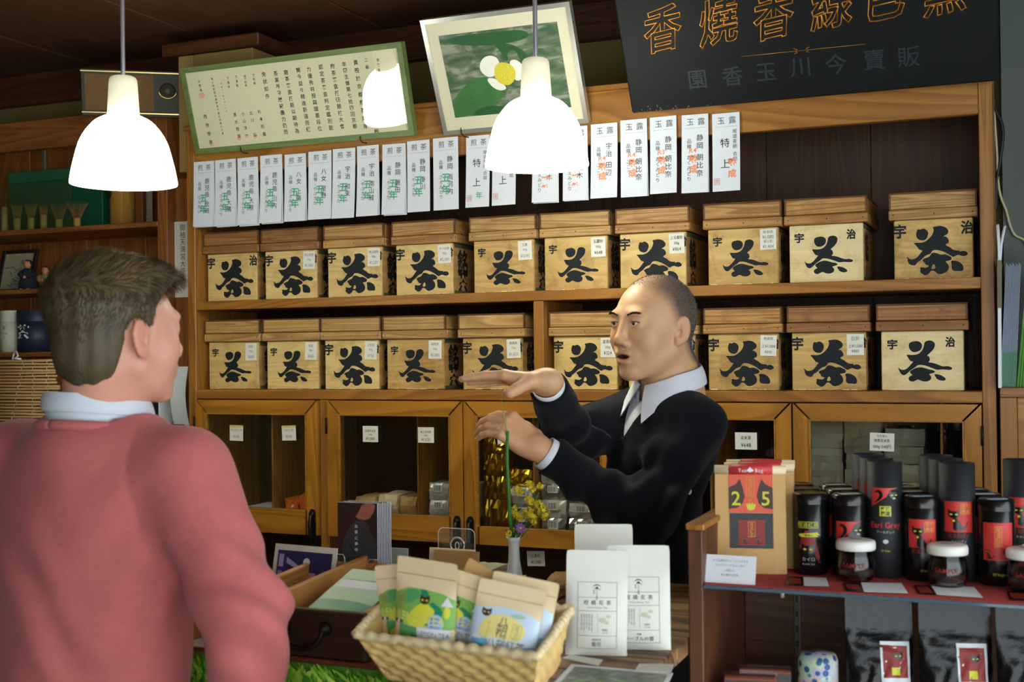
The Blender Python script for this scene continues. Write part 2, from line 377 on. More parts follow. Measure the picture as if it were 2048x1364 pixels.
def door(x0, x1, handle, hinge):
    z0, z1 = 0.848, 1.268; s = 0.042; y0, y1 = -0.012, 0.008
    xs0, xs1 = x0+s, x1-s; zs0, zs1 = 0.925, 1.226
    if x0 > 0.9 and x0 < 1.2: zs0 = 0.9
    d = bpy.data.objects.new('door', None); COL.objects.link(d); d.parent = cab; d.location = (-1.2, -0.18, -FZ)
    # mitred frame: two stiles, two rails
    for nm, pl, mt in (('stile', [(x0, z0), (xs0, z0), (xs0, zs1), (x0, z1)], W_DOOR['z']), ('stile', [(x1, z0), (x1, z1), (xs1, zs1), (xs1, z0)], W_DOOR['z']),
                       ('top_rail', [(x0, z1), (xs0, zs1), (xs1, zs1), (x1, z1)], W_DOOR['x']), ('bottom_rail', [(xs0, z0), (xs1, z0), (xs1, zs0), (xs0, zs0)], W_DOOR['x'])):
        c = [sum(p[0] for p in pl)/4, sum(p[1] for p in pl)/4]
        pl2 = [(p[0]+(c[0]-p[0])*0.0006/0.02, p[1]) for p in pl]
        MB().prism(pl2, y0, y1).build(nm, mt, d)
    b = MB(); t = 0.004
    b.box(xs0, xs1, y0-.001, y0+.004, zs1-t, zs1); b.box(xs0, xs0+t, y0-.001, y0+.004, zs0, zs1-t); b.box(xs1-t, xs1, y0-.001, y0+.004, zs0, zs1-t)
    b.build('glazing_bead', W_DOOR['x'], d)
    MB().box(xs0-.004, xs1+.004, -0.003, 0.0, zs0-.004, zs1+.004).build('pane', PANE, d)
    if handle:
        hx = x1-0.02 if handle == 'r' else x0+0.02
        h = MB()                                         # ornate pull: cast back plate with lobed ends, bail grip
        pl = []
        for k in range(24):
            a = 2*math.pi*k/24; zz = math.sin(a); r = 0.011*(1+0.12*math.cos(6*a))
            pl.append((hx+math.cos(a)*r, 0.868+ (0.048 if zz > 0 else -0.048)+zz*0.014))
        h.prism(pl, y0-.004, y0-.0005)
        h.build('handle', BRONZE, d)
        g = MB(); g.tube([(hx, y0-.003, 0.915), (hx, y0-.013, 0.908), (hx, y0-.018, 0.89), (hx, y0-.018, 0.85), (hx, y0-.013, 0.83), (hx, y0-.003, 0.823)], [.004, .005, .0065, .0065, .005, .004], 10)
        g.lathe([(0.0, -.004), (.007, -.003), (.008, 0), (.0, .004)], 10, M=Matrix.Translation((hx, y0-.005, .915)) @ Matrix.Rotation(R(90), 4, 'X'))
        g.build('handle_grip', BRONZE, d)
    if hinge:
        xx = x0-0.001 if hinge == 'l' else x1+0.001
        MB().tube([(xx, y0-.003, 1.165), (xx, y0-.003, 1.215)], 0.0035, 8).build('hinge', IRON, d)
    return d
door(0.003, 0.466, 'r', 'l'); door(0.500, 0.964, 'r', 'l'); door(0.967, 1.436, 'l', 'r'); door(1.470, 1.926, 'r', 'l'); door(1.930, 2.398, 'l', 'r')

# ================================================================ tea chests
W_CHEST = {}
CH_L = {a: wood('chest_front_'+a, rgb(234, 208, 140), rgb(196, 158, 88), a, ring=9.0, rough=0.6, grain=0.35, blotch=0.5, stretch=10, stain=rgb(166, 120, 62)) for a in 'x'}
CH_B = wood('chest_front_brown', rgb(220, 186, 114), rgb(166, 124, 64), 'x', ring=9.0, rough=0.6, grain=0.35, blotch=0.6, stretch=10, stain=rgb(136, 92, 44))
CH_P = wood('chest_front_pale', rgb(242, 226, 174), rgb(218, 192, 134), 'x', ring=9.0, rough=0.6, grain=0.25, blotch=0.4, stretch=10, stain=rgb(196, 160, 100))
LID_A = wood('chest_lid_honey', rgb(208, 160, 92), rgb(146, 98, 46), 'x', ring=20, rough=0.55, grain=0.75, stretch=26, stain=rgb(140, 90, 40))
LID_B = wood('chest_lid_tan', rgb(212, 172, 108), rgb(154, 112, 60), 'x', ring=20, rough=0.55, grain=0.75, stretch=26, stain=rgb(150, 106, 58))
LID_C = wood('chest_lid_red_brown', rgb(180, 126, 72), rgb(122, 78, 38), 'x', ring=18, rough=0.55, grain=0.7, stretch=26, stain=rgb(112, 66, 32))
LIDEDGE = wood('chest_lid_worn_edge', rgb(120, 82, 44), rgb(70, 42, 20), 'x', ring=10, rough=0.7)
CHSIDE = wood('chest_side', rgb(200, 158, 94), rgb(146, 106, 56), 'y', ring=5, rough=0.65)
BRUSH = plain('brush_ink', rgb(28, 33, 36), 0.7, var=0.18, nscale=40, spec=.3)
GREENPAPER = plain('chest_green_edging', rgb(70, 84, 48), 0.8, var=0.1)
WORN = plain('worn_paper_edge', rgb(232, 214, 170), 0.8, var=0.08, nscale=60)
_big = [[(470,555),(500,570),(540,550),(585,575),(603,615),(595,655),(575,695),(545,712),(500,708),(465,685),(448,645),(452,600)],
 [(655,540),(700,535),(745,527),(800,540),(840,570),(855,605),(840,640),(810,655),(785,675),(815,668),(845,695),(860,730),(850,760),(810,775),(830,795),(870,815),(905,850),(950,862),(990,860),(985,880),(1020,868),(1060,872),(1092,905),(1075,930),(1035,940),(1000,930),(970,918),(935,930),(915,945),(890,935),(850,905),(800,875),(740,850),(690,840),(650,850),(640,870),(620,895),(580,905),(540,930),(510,965),(480,985),(455,1000),(445,1025),(420,1040),(380,1030),(350,1010),(343,980),(330,965),(345,960),(330,940),(332,915),(350,940),(375,955),(410,955),(440,945),(470,920),(500,880),(530,845),(510,838),(485,830),(465,800),(435,760),(410,742),(450,738),(510,742),(560,728),(600,700),(640,660),(665,610),(672,575)],
 [(650,878),(690,882),(725,893),(755,912),(800,902),(840,917),(875,937),(890,957),(880,982),(850,992),(805,997),(830,1020),(850,1055),(852,1095),(830,1130),(790,1155),(735,1167),(700,1150),(680,1125),(650,1112),(625,1120),(610,1145),(575,1170),(545,1172),(525,1155),(500,1140),(490,1115),(500,1090),(490,1065),(520,1065),(560,1075),(590,1065),(607,1045),(580,1040),(555,1025),(550,1000),(530,985),(525,965),(560,947),(610,932),(627,902)],
 [(650,1035),(672,1030),(690,1080),(660,1097),(632,1092)],
 [(875,995),(920,990),(970,1005),(1010,1035),(1030,1070),(1033,1110),(1015,1135),(960,1128),(920,1130),(890,1110),(885,1075),(890,1050)]]
_small = [[(775,312),(815,306),(840,322),(838,355),(815,372),(785,375),(765,352),(763,325)],
 [(855,310),(890,303),(915,320),(910,350),(890,375),(865,395),(880,400),(885,425),(870,435),(905,440),(940,455),(960,462),(985,458),(1013,470),(1000,483),(970,480),(945,478),(925,482),(890,468),(850,452),(815,450),(800,465),(775,480),(755,500),(735,515),(715,505),(705,480),(700,462),(712,478),(735,482),(755,470),(775,448),(790,430),(770,428),(755,400),(748,388),(790,392),(820,385),(840,365),(850,340)],
 [(800,470),(830,464),(860,472),(880,480),(900,482),(915,494),(895,502),(875,507),(890,520),(888,540),(865,552),(840,550),(815,537),(800,545),(785,553),(765,548),(758,530),(770,517),(785,513),(770,500),(768,488)],
 [(905,505),(940,510),(965,525),(975,540),(955,548),(925,540),(915,525)]]
def _norm(polys, x0, x1, z0, z1):
    w_ = x1-x0
    return [smooth_poly([((p[0]-(x0+x1)/2)/w_, (z1-p[1])/w_) for p in pl]) for pl in polys]
TEA_BIG = fill2d(_norm(_big, 165, 1155, 480, 1240))        # in units of the front's width, from its bottom centre
TEA_SMALL = fill2d(_norm(_small, 607, 1080, 235, 600))
BW, BH, BD = 0.194, 0.156, 0.27
def note(parent, x, z, w_, h_, lines, y, ink=INK, tilt=0.0, name='price_tag', paper=None):
    """slip of paper with handwriting, lying on a face that looks towards -y"""
    M = Matrix.Translation((x, y, z)) @ Matrix.Rotation(tilt, 4, 'Y')
    t = MB().grid(lambda u, v: ((u-.5)*w_, -0.0004-0.0012*(v-.5)**2*2*(1 if v < .5 else .2), (v-.5)*h_), 3, 4).build(name, paper or TAGPAPER, parent, M=M)
    b = MB()
    for s, zz, sz in lines: text_h(b, s, 0, zz*h_, sz*h_, -0.0013, 0, 0.0, jit=0.08, sx=0.9 if ord(s[0]) > 0x2000 else 0.8)
    b.build('handwriting', ink, t)
    return t
def chest(x0, z0, kind, lab, front, lid, tagl=None, faint=False, show_ji=False, y=0.035, dw=0.0, yaw=0.0):
    lw = 0.218+dw; bw = BW+dw
    t = thing('tea_chest', lab, 'tea chest', (x0+lw/2, y, z0), (0, 0, yaw), 'tea chests on the cabinet shelves')
    o = MB(); o.bbox(-bw/2, bw/2, 0.012, BD, 0.0, BH, 0.003); bd = o.build('body', CHSIDE, t)
    MB().bbox(-bw/2+0.001, bw/2-0.001, 0.009, 0.014, 0.001, BH-0.001, 0.0018).build('front_panel', front, t)
    l = MB(); l.bbox(-lw/2+0.003, lw/2-0.003, 0.003, BD+.006, 0.183, 0.224, 0.0025); l.build('lid', lid, t)
    e = MB(); e.bbox(-lw/2+0.002, lw/2-0.002, 0.001, BD+.008, 0.2235, 0.227, 0.001)
    e.box(-lw/2+0.0015, -lw/2+0.006, 0.0022, 0.01, 0.184, 0.2236); e.box(lw/2-0.006, lw/2-0.0015, 0.0022, 0.01, 0.184, 0.2236)
    e.build('lid_edge', LIDEDGE, t)
    bn = MB(); bn.bbox(-lw/2, lw/2, 0.0, 0.012, BH, 0.1815, 0.0025); bn.bbox(-lw/2, -lw/2+.01, 0.012, BD+.008, BH, 0.1815, 0.002); bn.bbox(lw/2-.01, lw/2, 0.012, BD+.008, BH, 0.1815, 0.002)
    bnd = bn.build('lid_band', lid, t)
    for nx in (-lw/2+.012, 0.004, lw/2-.012): MB().lathe([(0, -.0006), (.0016, -.0004), (.0018, 0.0005)], 8, M=Matrix.Translation((nx, 0.0002, 0.169)) @ Matrix.Rotation(R(-90), 4, 'X')).build('nail', IRON, bnd)
    YF = 0.0085
    g = MB()
    if kind == 'big': flat(g, TEA_BIG, 0.0, -0.003, bw, bw, YF)
    else: flat(g, TEA_SMALL, 0.002, 0.003, bw, bw, YF)
    g.build('tea_character', BRUSH, t)
    u = MB()
    if kind == 'big': put_glyph(u, '宇', -bw*.42, BH-0.03, 0.037, YF, bold=0.035, sx=0.9)
    else: put_glyph(u, '宇', -bw*.36, BH-0.035, 0.027, YF, bold=0.035)
    jx, jz, js = (bw*.43, BH-0.026, 0.035) if kind == 'big' else (bw*.34, BH-0.03, 0.027)
    u.build('place_character', BRUSH, t); u = MB()
    put_glyph(u, '治', jx, jz, js, YF, bold=0.035, sx=0.9)
    u.build('place_character', BRUSH, t)
    sd = MB()                                             # lettering and green edging on the right side
    Ms = Matrix.Translation((bw/2+0.0004, 0.09, 0)) @ Matrix.Rotation(R(90), 4, 'Z')
    put_glyph(sd, '銘', -0.01, 0.10, 0.075, 0, bold=0.04, M=Ms); put_glyph(sd, '茶', -0.01, 0.04, 0.07, 0, bold=0.04, M=Ms)
    sd.build('side_lettering', BRUSH, t)
    MB().box(bw/2-.001, bw/2+.0006, 0.02, BD-.01, 0.002, 0.012).build('paper_edging', GREENPAPER, t)
    MB().box(bw/2-.001, bw/2+.0006, 0.02, BD-.01, BH-.014, BH-.002).build('paper_edging', GREENPAPER, t)
    we = MB(); rr = random.Random(int(x0*1000)+int(z0*100)); xx = -bw/2+.004
    while xx < bw/2-.02:                                  # chipped paper along the lower edge of the front
        ln = rr.uniform(.006, .03); hh = rr.uniform(.0008, .0035)
        if rr.random() < .6: we.add([(xx, YF+.0001, .0015), (xx+ln, YF+.0001, .0015), (xx+ln*.8, YF+.0001, .0015+hh), (xx+ln*.2, YF+.0001, .0015+hh*.8)], [(0, 1, 2, 3)])
        xx += ln
    stuff(we.build('worn_edge', WORN, t))
    if tagl: note(t, bw*.36, BH-0.034, 0.044, 0.056, tagl, YF-.0004, INKF if faint else INK, R(rr.uniform(-2, 2)))
    return t
Z1, Z2 = 1.5892, 1.3002
chest(0.004, Z1, 'big', 'untagged tea chest with large character beside the cabinet left post, upper shelf', CH_L['x'], LID_C)
chest(0.229, Z1, 'big', 'upper shelf tea chest with faint price tag, reddish lid, second from the untagged end chest', CH_L['x'], LID_C, [('特上煎茶', .3, .17), ('100g', .05, .16), ('¥1,080', -.28, .24)], True)
chest(0.463, Z1, 'big', 'upper shelf tea chest tagged 1,220 yen with honey coloured lid', CH_L['x'], LID_A, [('特上煎茶', .3, .17), ('100g', .05, .16), ('¥1,220', -.28, .24)], True)
chest(0.706, Z1, 'big', 'upper shelf tea chest with cracked brown streak on front and 2,160 yen tag', CH_L['x'], LID_A, [('手づみ茶', .3, .17), ('100g', .05, .16), ('¥2,160', -.28, .24)], True)
chest(0.969, Z1, 'small', 'upper shelf tea chest with small brushed character, tagged 3,240 yen', CH_B, LID_B, [('玉露', .3, .17), ('100g', .05, .16), ('¥3240', -.28, .24)], True)
chest(1.196, Z1, 'small', 'tea chest with small character tagged 648 yen above the middle post', CH_B, LID_B, [('玉露粉', .3, .2), ('100g', .03, .18), ('¥648', -.27, .25)])
chest(1.427, Z1, 'big', 'tea chest tagged 864 yen just above the bald shopkeeper', CH_L['x'], LID_A, [('上玉露粉', .3, .18), ('100g', .03, .18), ('¥864', -.27, .25)])
chest(1.682, Z1, 'small', 'tea chest with two prices on its tag, 1,080 and 1,404 yen', CH_B, LID_A, [('特 粉茶', .36, .17), ('¥1,080', .13, .24), ('極上粉', -.1, .16), ('¥1,404', -.34, .24)], True)
chest(1.905, Z1, 'small', 'pale tea chest with two small place characters, no tag, on the upper shelf', CH_P, LID_A)
chest(2.176, Z1, 'big', 'untagged tea chest with large character beside the cabinet right post, upper shelf', CH_B, LID_B)
chest(0.006, Z2, 'small', 'lower shelf tea chest with small character beside the cabinet left post', CH_L['x'], LID_B, [('煎茶', .3, .17), ('100g', .05, .16), ('¥550', -.28, .24)], True)
chest(0.229, Z2, 'small', 'lower shelf tea chest tagged 560 yen with small character', CH_L['x'], LID_B, [('煎茶', .3, .17), ('100g', .05, .16), ('¥560', -.28, .24)], True, y=0.04)
chest(0.449, Z2, 'big', 'lower shelf tea chest with flaking brushed character, tagged 756 yen', CH_L['x'], LID_B, [('上煎茶', .3, .17), ('100g', .05, .16), ('¥756', -.28, .24)], True)
chest(0.671, Z2, 'small', 'lower shelf tea chest with knotted lid and 1,080 yen tag', CH_B, LID_B, [('特煎茶', .3, .17), ('100g', .05, .16), ('¥1,080', -.28, .24)], True)
chest(0.929, Z2, 'big', 'tea chest tagged 1,620 yen behind the raised flat hand', CH_B, LID_B, [('特選茶', .3, .17), ('100g', .05, .16), ('¥1,620', -.28, .24)], True)
chest(1.221, Z2, 'big', 'tea chest tagged 324 yen next to the shopkeeper\'s mouth', CH_L['x'], LID_B, [('茎茶粉', .3, .2), ('100g', .03, .18), ('¥324', -.27, .25)], y=0.035)
chest(1.448, Z2, 'big', 'tea chest almost hidden behind the shopkeeper\'s head', CH_L['x'], LID_B, [('上粉茶', .3, .2), ('100g', .03, .18), ('¥432', -.27, .25)])
chest(1.679, Z2, 'big', 'lower shelf tea chest tagged 1,000 and 800 yen behind the shopkeeper\'s shoulder', CH_B, LID_A, [('粉末茶', .34, .17), ('上¥1,000', -.02, .2), ('¥800', -.3, .2)], True)
chest(1.908, Z2, 'big', 'lower shelf tea chest tagged white leaf, 1,080 and 865 yen', CH_B, LID_C, [('白折', .3, .22), ('上¥1,080', -.06, .2), ('¥865', -.3, .2)], True)
chest(2.140, Z2, 'small', 'palest tea chest with worn grey lid by the cabinet right post, lower shelf', CH_P, LID_C, dw=0.01)

# ================================================================ paper slips hanging from the beam
SLIPS = [(387,428,323,453,'鹿児島 枕崎','なんめい','五年'),(431,473,319,452,'鹿児島 大隅','さえみどり','五年'),(476,517,315,450,'鹿児島 大根','さえみどり','五年'),
(521,565,310,446,'鹿児島 川内','さえみどり','五年'),(569,612,308,443,'八女 上陽','さえみどり','五年'),(617,664,302,439,'八女 星野','やぶきた','五年'),(665,711,297,437,'宇治 和束','やぶきた','五年'),
(715,759,291,433,'宇治 南山城','やぶきた','五年'),(764,811,288,429,'静岡 磐田','やぶきた','五年'),(815,861,281,424,'静岡 掛川','やぶきた','五年'),(867,918,275,420,'静岡 両河内','さえみどり','五年'),
(932,980,271,415,'T','煎茶','年'),(985,1033,266,411,'T','煎茶',''),(1064,1116,258,405,'八女 黒木','さえみどり','一等'),(1125,1175,253,401,'八女 黒木','さえみどり','一等'),
(1182,1236,247,397,'宇治 田辺','ごこう','R4熟成'),(1241,1295,239,394,'静岡 朝比奈','ごこう','R4熟成'),(1301,1355,233,388,'静岡 朝比奈','おくみどり','R3熟成'),(1362,1416,229,386,'静岡 朝比奈','おくみどり','R4熟成'),(1425,1481,226,383,'T','玉露','熟成')]
SLIPLAB = ['Makurazaki sencha, slip end over the left post','Kagoshima sencha, second slip from the cabinet left post','Kagoshima sencha, third slip from the cabinet left post','Sendai in Kagoshima with green stamp','Joyo in Yame with green stamp','Hoshino in Yame with green stamp','Wazuka in Uji with green stamp','Minamiyamashiro in Uji with green stamp','Iwata in Shizuoka with green stamp','Kakegawa in Shizuoka with green stamp','Ryogochi in Shizuoka with dark green stamp',
'house blend sencha, pale stamp and red seal','house blend sencha, red seal half behind the lamp','Kuroki gyokuro, orange stamp, half behind the lamp','Kuroki gyokuro, orange stamp, next to the Tanabe slip','Tanabe in Uji, orange aging stamp','Asahina gyokuro of gokou kind, orange stamp','Asahina gyokuro, orange R3 stamp','Asahina gyokuro, orange R4 stamp, next to the last slip','house blend gyokuro, last slip, red seal and orange stamp']
for i, (l, r_, t_, b_, main, var, st) in enumerate(SLIPS):
    y0 = -0.004
    a = at_y(l, t_, y0); c = at_y(r_, (t_+b_)/2, y0); zb = at_y((l+r_)/2, b_, y0).z
    zt = at_y((l+r_)/2, t_, y0).z; w_ = c.x-a.x; h_ = zt-zb
    rr = random.Random(i*3+1); cur = rr.uniform(.004, .014)
    th = thing('paper_slip', 'white hanging paper slip lettered '+SLIPLAB[i], 'paper slip', (a.x+w_/2, y0, zb), (0, rr.uniform(-.01, .01), 0), 'paper slips hanging from the cabinet beam')
    fy = lambda z, cur=cur, h_=h_: -0.0008-cur*max(0.0, 1-z/h_)**2
    MB().grid(lambda u, v: ((u-.5)*w_, fy(v*h_), v*h_), 2, 8).build('sheet', PAPER, th)
    if i in (0, 1, 2, 3, 4, 7, 8, 13, 14, 16, 18):
        ox, oz = rr.uniform(.002, .005), rr.uniform(-.004, .002)
        MB().grid(lambda u, v: ((u-.5)*w_+ox*(1-v), fy(v*h_)*.3+.0006, v*h_+oz*(1-v)), 2, 6).build('backing_sheet', PAPER, th)
    k = MB()
    def tv(s, x, z, sz, m, bold=0.0, pitch=1.1):
        for ch in s:
            if ch != ' ': put_glyph(k, ch, x, z-sz/2, sz, fy(z-sz/2)-.0009, m, bold)
            z -= sz*pitch*(.45 if ch == ' ' else 1)
    head = '煎茶' if (i < 12 or i == 12) else '玉露'
    ms = .021
    put_glyph(k, head[0], -.013, h_-.02, ms, fy(h_-.02)-.0009, 1); put_glyph(k, head[1], .018, h_-.02, ms, fy(h_-.02)-.0009, 1)
    rect(k, -w_/2+.008, w_/2-.006, h_-.0375, h_-.037, fy(h_-.04)-.0009, 2)
    if main == 'T':
        tv('尾道茶師 合組', .024, h_-.045, .0125, 1); tv('特', -.003, h_-.068, .027, 0); tv('上', -.003, h_-.125, .027, 0)
        frame_lines(k, -.033, -.018, .018, .036, .0012, fy(.027)-.0009, 4); put_glyph(k, '茶', -.0255, .027, .013, fy(.027)-.0009, 4)
        if i == 11: tv('年', .006, .046, .022, 3, .01)
        if i == 19: tv('熟成', .016, .09, .023, 5, .03, 1.35)
    else:
        tv(main, .014, h_-.055, .0195, 0, 0, 1.12)
        tv('品種:'+var, -.016, h_-.066, .0135, 1, 0, 1.1)
        if st == '五年': tv('五年', 0.0, h_-.105, .029, 3, .025, 1.25)
        elif st == '一等': tv('一等', .004, .085, .027, 5, .03, 1.25)
        else:
            z0 = h_-.098; text_h(k, st[:2], -.006, z0, .018, fy(z0)-.001, 5, .02); tv(st[2:], -.004, z0-.012, .024, 5, .03, 1.15)
    k.build('lettering', [INK, INKG, INKF, GREENSTAMP, REDSEAL, ORANGESTAMP], th)
# ================================================================ pendant lamps
OPAL = plain('opal_glass_lit', rgb(255, 252, 240), 0.25, var=0, emit=(0.98, 1.0, 0.88, 1), estr=LAMP_GLOW)
OPALN = plain('opal_glass_neck', rgb(226, 218, 188), 0.3, var=0, emit=(1.0, 0.92, 0.70, 1), estr=0.22)
CHROME = plain('polished_chrome', rgb(215, 218, 228), 0.3, metal=0.75, var=0)
def pendant(px, py_top, D, label):
    p = at_d(px, py_top, D); k = D/FPX
    t = thing('pendant_lamp', label, 'lamp', (p.x, p.y, p.z-216*D/FPX), group='opal glass pendant lamps')
    sc = k
    dome = [(31.5, 138), (40, 134), (48, 130), (55, 125.5), (61, 120), (71, 108), (79, 96), (86, 81), (90.5, 66), (95, 48), (98.5, 34), (102, 16), (104, 2), (103.5, 0), (101.5, 0.5), (99, 16), (95, 34), (88, 64), (77, 92), (60, 115), (46, 126), (30, 133)]
    neck = [(8, 216), (20, 215.5), (24.5, 213.5), (27, 209), (28, 200), (31.5, 138)]
    B = 0.0
    MB().lathe([(r*sc, (z+B)*sc-0.0) for r, z in dome], 48).build('shade', OPAL, t)
    MB().lathe([(r*sc, (z+B)*sc) for r, z in neck], 40).build('shade_neck', OPALN, t)
    zt = 216*sc; top = CZ-(p.z-216*D/FPX)
    MB().lathe([(.0058, zt-.004), (.0058, zt+.20), (.0048, zt+.203)], 14).build('rod_sleeve', CHROME, t)
    MB().lathe([(.0042, zt+.19), (.0042, top-.02)], 12).build('rod', CHROME, t)
    MB().lathe([(.0, top), (.045, top), (.045, top-.012), (.04, top-.022), (.004, top-.024)], 24).build('ceiling_rose', plain('white_enamel', rgb(235, 232, 225), .4, var=0), t)
    return t
pendant(1071, 117, 2.99, 'opal glass pendant lamp hanging in front of the camellia photograph')
pendant(246, 153, 3.13, 'opal glass pendant lamp hanging in front of the tea whisk shelf')

def at_local(px, py, M):
    """where the sight line meets the plane y = 0 of a tilted frame, in its own x,z"""
    Mi = M.inverted(); o = Mi @ CAM; d = (Mi.to_3x3() @ ray(px, py)); q = o+d*(-o.y/d.y); return q.x, q.z

# ================================================================ framed certificate
def frame(name, label, cat, x0, x1, zb, yb, tilt, h, fw, dep, fm, backm):
    M = Matrix.Translation(((x0+x1)/2, yb, zb)) @ Matrix.Rotation(tilt, 4, 'X'); w_ = x1-x0
    t = thing(name, label, cat, M=M)
    for nm, pl in (('frame_rail', [(-w_/2, 0), (w_/2, 0), (w_/2-fw, fw), (-w_/2+fw, fw)]), ('frame_rail', [(-w_/2, h), (-w_/2+fw, h-fw), (w_/2-fw, h-fw), (w_/2, h)]),
                   ('frame_stile', [(-w_/2, 0), (-w_/2+fw, fw), (-w_/2+fw, h-fw), (-w_/2, h)]), ('frame_stile', [(w_/2, 0), (w_/2, h), (w_/2-fw, h-fw), (w_/2-fw, fw)])):
        MB().prism(pl, -0.004, dep).build(nm, fm, t)
    MB().box(-w_/2+fw*.8, w_/2-fw*.8, 0.001, dep-.002, fw*.8, h-fw*.8).build('backing', backm, t)
    MB().box(-w_/2+fw*.9, w_/2-fw*.9, -0.0022, -0.0012, fw*.9, h-fw*.9).build('glass', glassy('picture_glass', (1, 1, 1, 1), 0.0, 0.036), t)
    return t, M, w_
GREENFRAME = wood('green_stained_frame', rgb(118, 138, 78), rgb(88, 106, 56), 'x', rough=0.5, ring=6)
CERTP = plain('certificate_paper', rgb(222, 218, 182), 0.8, var=0.03, nscale=5)
cert, CM, cw = frame('framed_certificate', 'green framed certificate of brush writing leaning out above the paper slips', 'certificate', 0.025, 0.822, 2.066, -0.022, R(16.5), 0.275, 0.017, 0.022, GREENFRAME, CERTP)
colsv = [('認定證', 1440, 290, 1470, 480, .022), ('茶審査技術', 1350, 195, 1362, 325, .010), ('弘殿', 1330, 605, 1342, 660, .017), ('二級', 1272, 195, 1280, 240, .012),
 ('貴殿於京都府茶業青', 1205, 210, 1268, 625, .016), ('年團主催第七拾四回京都', 1130, 222, 1200, 625, .0155), ('府茶審査技術競技大會', 1055, 235, 1118, 625, .016), ('認定茶審査判定鑑別能', 978, 240, 1045, 635, .016),
 ('力優秀玆授與頭書段位', 900, 255, 972, 640, .016), ('爾今益々精進斯道而練', 832, 260, 898, 645, .016), ('磨茶審査技能以期待為', 752, 275, 825, 655, .016), ('茶業界發展被盡力仍而', 685, 282, 752, 662, .016), ('免狀如件', 608, 287, 632, 430, .016),
 ('審判長', 542, 295, 548, 345, .009), ('杉本則雄', 580, 530, 612, 675, .013), ('副審判長', 486, 300, 492, 360, .008), ('北川 弘', 526, 540, 552, 680, .013), ('審査役', 430, 305, 436, 360, .009), ('小山洋一', 474, 545, 497, 682, .013),
 ('審査役', 376, 315, 382, 368, .009), ('清水哲男', 420, 550, 448, 690, .013), ('平成十一年三月二十日', 332, 350, 365, 528, .0055), ('第七拾四回京都府茶審査技術競技大會', 272, 318, 342, 672, .0075), ('大會長', 188, 335, 200, 390, .010), ('西池泰彦', 228, 562, 265, 728, .014)]
k = MB()
for s, xa, ya, xb, yb_, sz in colsv:
    a = at_local(340+xa*.3079, 60+ya*.3079, CM); b = at_local(340+xb*.3079, 60+yb_*.3079, CM)
    for i, ch in enumerate(s):
        f_ = i/max(1, len(s)-1)
        if ch != ' ': put_glyph(k, ch, a[0]+(b[0]-a[0])*f_, a[1]+(b[1]-a[1])*f_, sz, 0.0006, 0, 0.01, jit=0.06)
for xa, ya, r_ in ((448, 705, .007), (497, 688, .006), (552, 692, .007), (612, 682, .006), (205, 425, .011), (272, 745, .007)):
    a = at_local(340+xa*.3079, 60+ya*.3079, CM); flat(k, (ellipse(14), [tuple(range(14))]), a[0], a[1], r_, r_*.9, 0.0008, 1)
k.build('brush_writing', [INK, plain('pale_seal', rgb(232, 178, 150), .8, var=.05)], cert)
for px in (483, 722):                                # wire hooks that hold the lower rail
    x_, z_ = at_local(px, 290 if px < 500 else 270, CM)
    MB().tube([(x_, -.007, .012), (x_, -.009, .0), (x_+.004, -.004, -.008), (x_+.012, .008, -.012)], .0016, 6).build('hook', IRON, cert)

# ================================================================ framed flower photograph
SILVER = plain('champagne_frame', rgb(206, 206, 196), 0.28, metal=0.7, var=0.03)
MATB = plain('cream_mount', rgb(226, 220, 190), 0.85, var=0.02)
pho, PM, pw = frame('framed_photograph', 'silver framed photograph of a white camellia flower leaning out above the slips', 'picture', 0.921, 1.374, 2.058, -0.022, R(26.5), 0.340, 0.013, 0.02, SILVER, MATB)
def q4(pts, M): return [at_local(px, py, M) for px, py in pts]
pa = q4([(876, 73), (1115, 42), (1141, 214), (911, 236)], PM)
x0, x1 = (pa[0][0]+pa[3][0])/2, (pa[1][0]+pa[2][0])/2; z1, z0 = (pa[0][1]+pa[1][1])/2, (pa[2][1]+pa[3][1])/2
def blurred_print(name, c1, c2, c3, sx, sz, scale):
    if name in MATS: return MATS[name]
    m, nt, b = _new(name); N = nt.nodes; L = nt.links; tc = N.new('ShaderNodeTexCoord'); mp = N.new('ShaderNodeMapping'); mp.inputs['Scale'].default_value = (sx, 1, sz)
    L.new(tc.outputs['Object'], mp.inputs[0]); nz = N.new('ShaderNodeTexNoise'); nz.inputs['Scale'].default_value = scale; nz.inputs['Detail'].default_value = 2; nz.inputs['Distortion'].default_value = 1.2
    L.new(mp.outputs[0], nz.inputs['Vector']); rp = N.new('ShaderNodeValToRGB'); e = rp.color_ramp.elements; e[0].position = .36; e[0].color = c1; e[1].position = .66; e[1].color = c3; q = e.new(.5); q.color = c2
    L.new(nz.outputs['Fac'], rp.inputs[0]); L.new(rp.outputs[0], b.inputs['Base Color']); setin(b, 'Roughness', .5); MATS[name] = m; return m
b = MB(); rect(b, x0, x1, z0, z1, 0.0006); ph = b.build('photo_print', blurred_print('blurred_foliage_print', rgb(62, 94, 64), rgb(98, 116, 90), rgb(152, 156, 138), 1.0, 2.6, 14), pho)
def photo_poly(pts, name, mt, y):
    pl = q4(pts, PM); pl = [(min(max(p[0], x0), x1), min(max(p[1], z0), z1)) for p in pl]
    sh = fill2d([smooth_poly(pl, 2)]); b = MB(); flat(b, sh, 0, 0, 1, 1, y); return b.build(name, mt, ph)
LEAFD = plain('print_leaf_dark', rgb(38, 92, 48), .5, var=.15, nscale=20); LEAFM = plain('print_leaf_mid', rgb(62, 118, 62), .5, var=.15, nscale=20)
photo_poly([(906, 236), (908, 200), (925, 175), (950, 158), (972, 152), (985, 165), (1000, 178), (1010, 190), (995, 205), (960, 222), (930, 236)], 'printed_leaf', LEAFM, .0005)
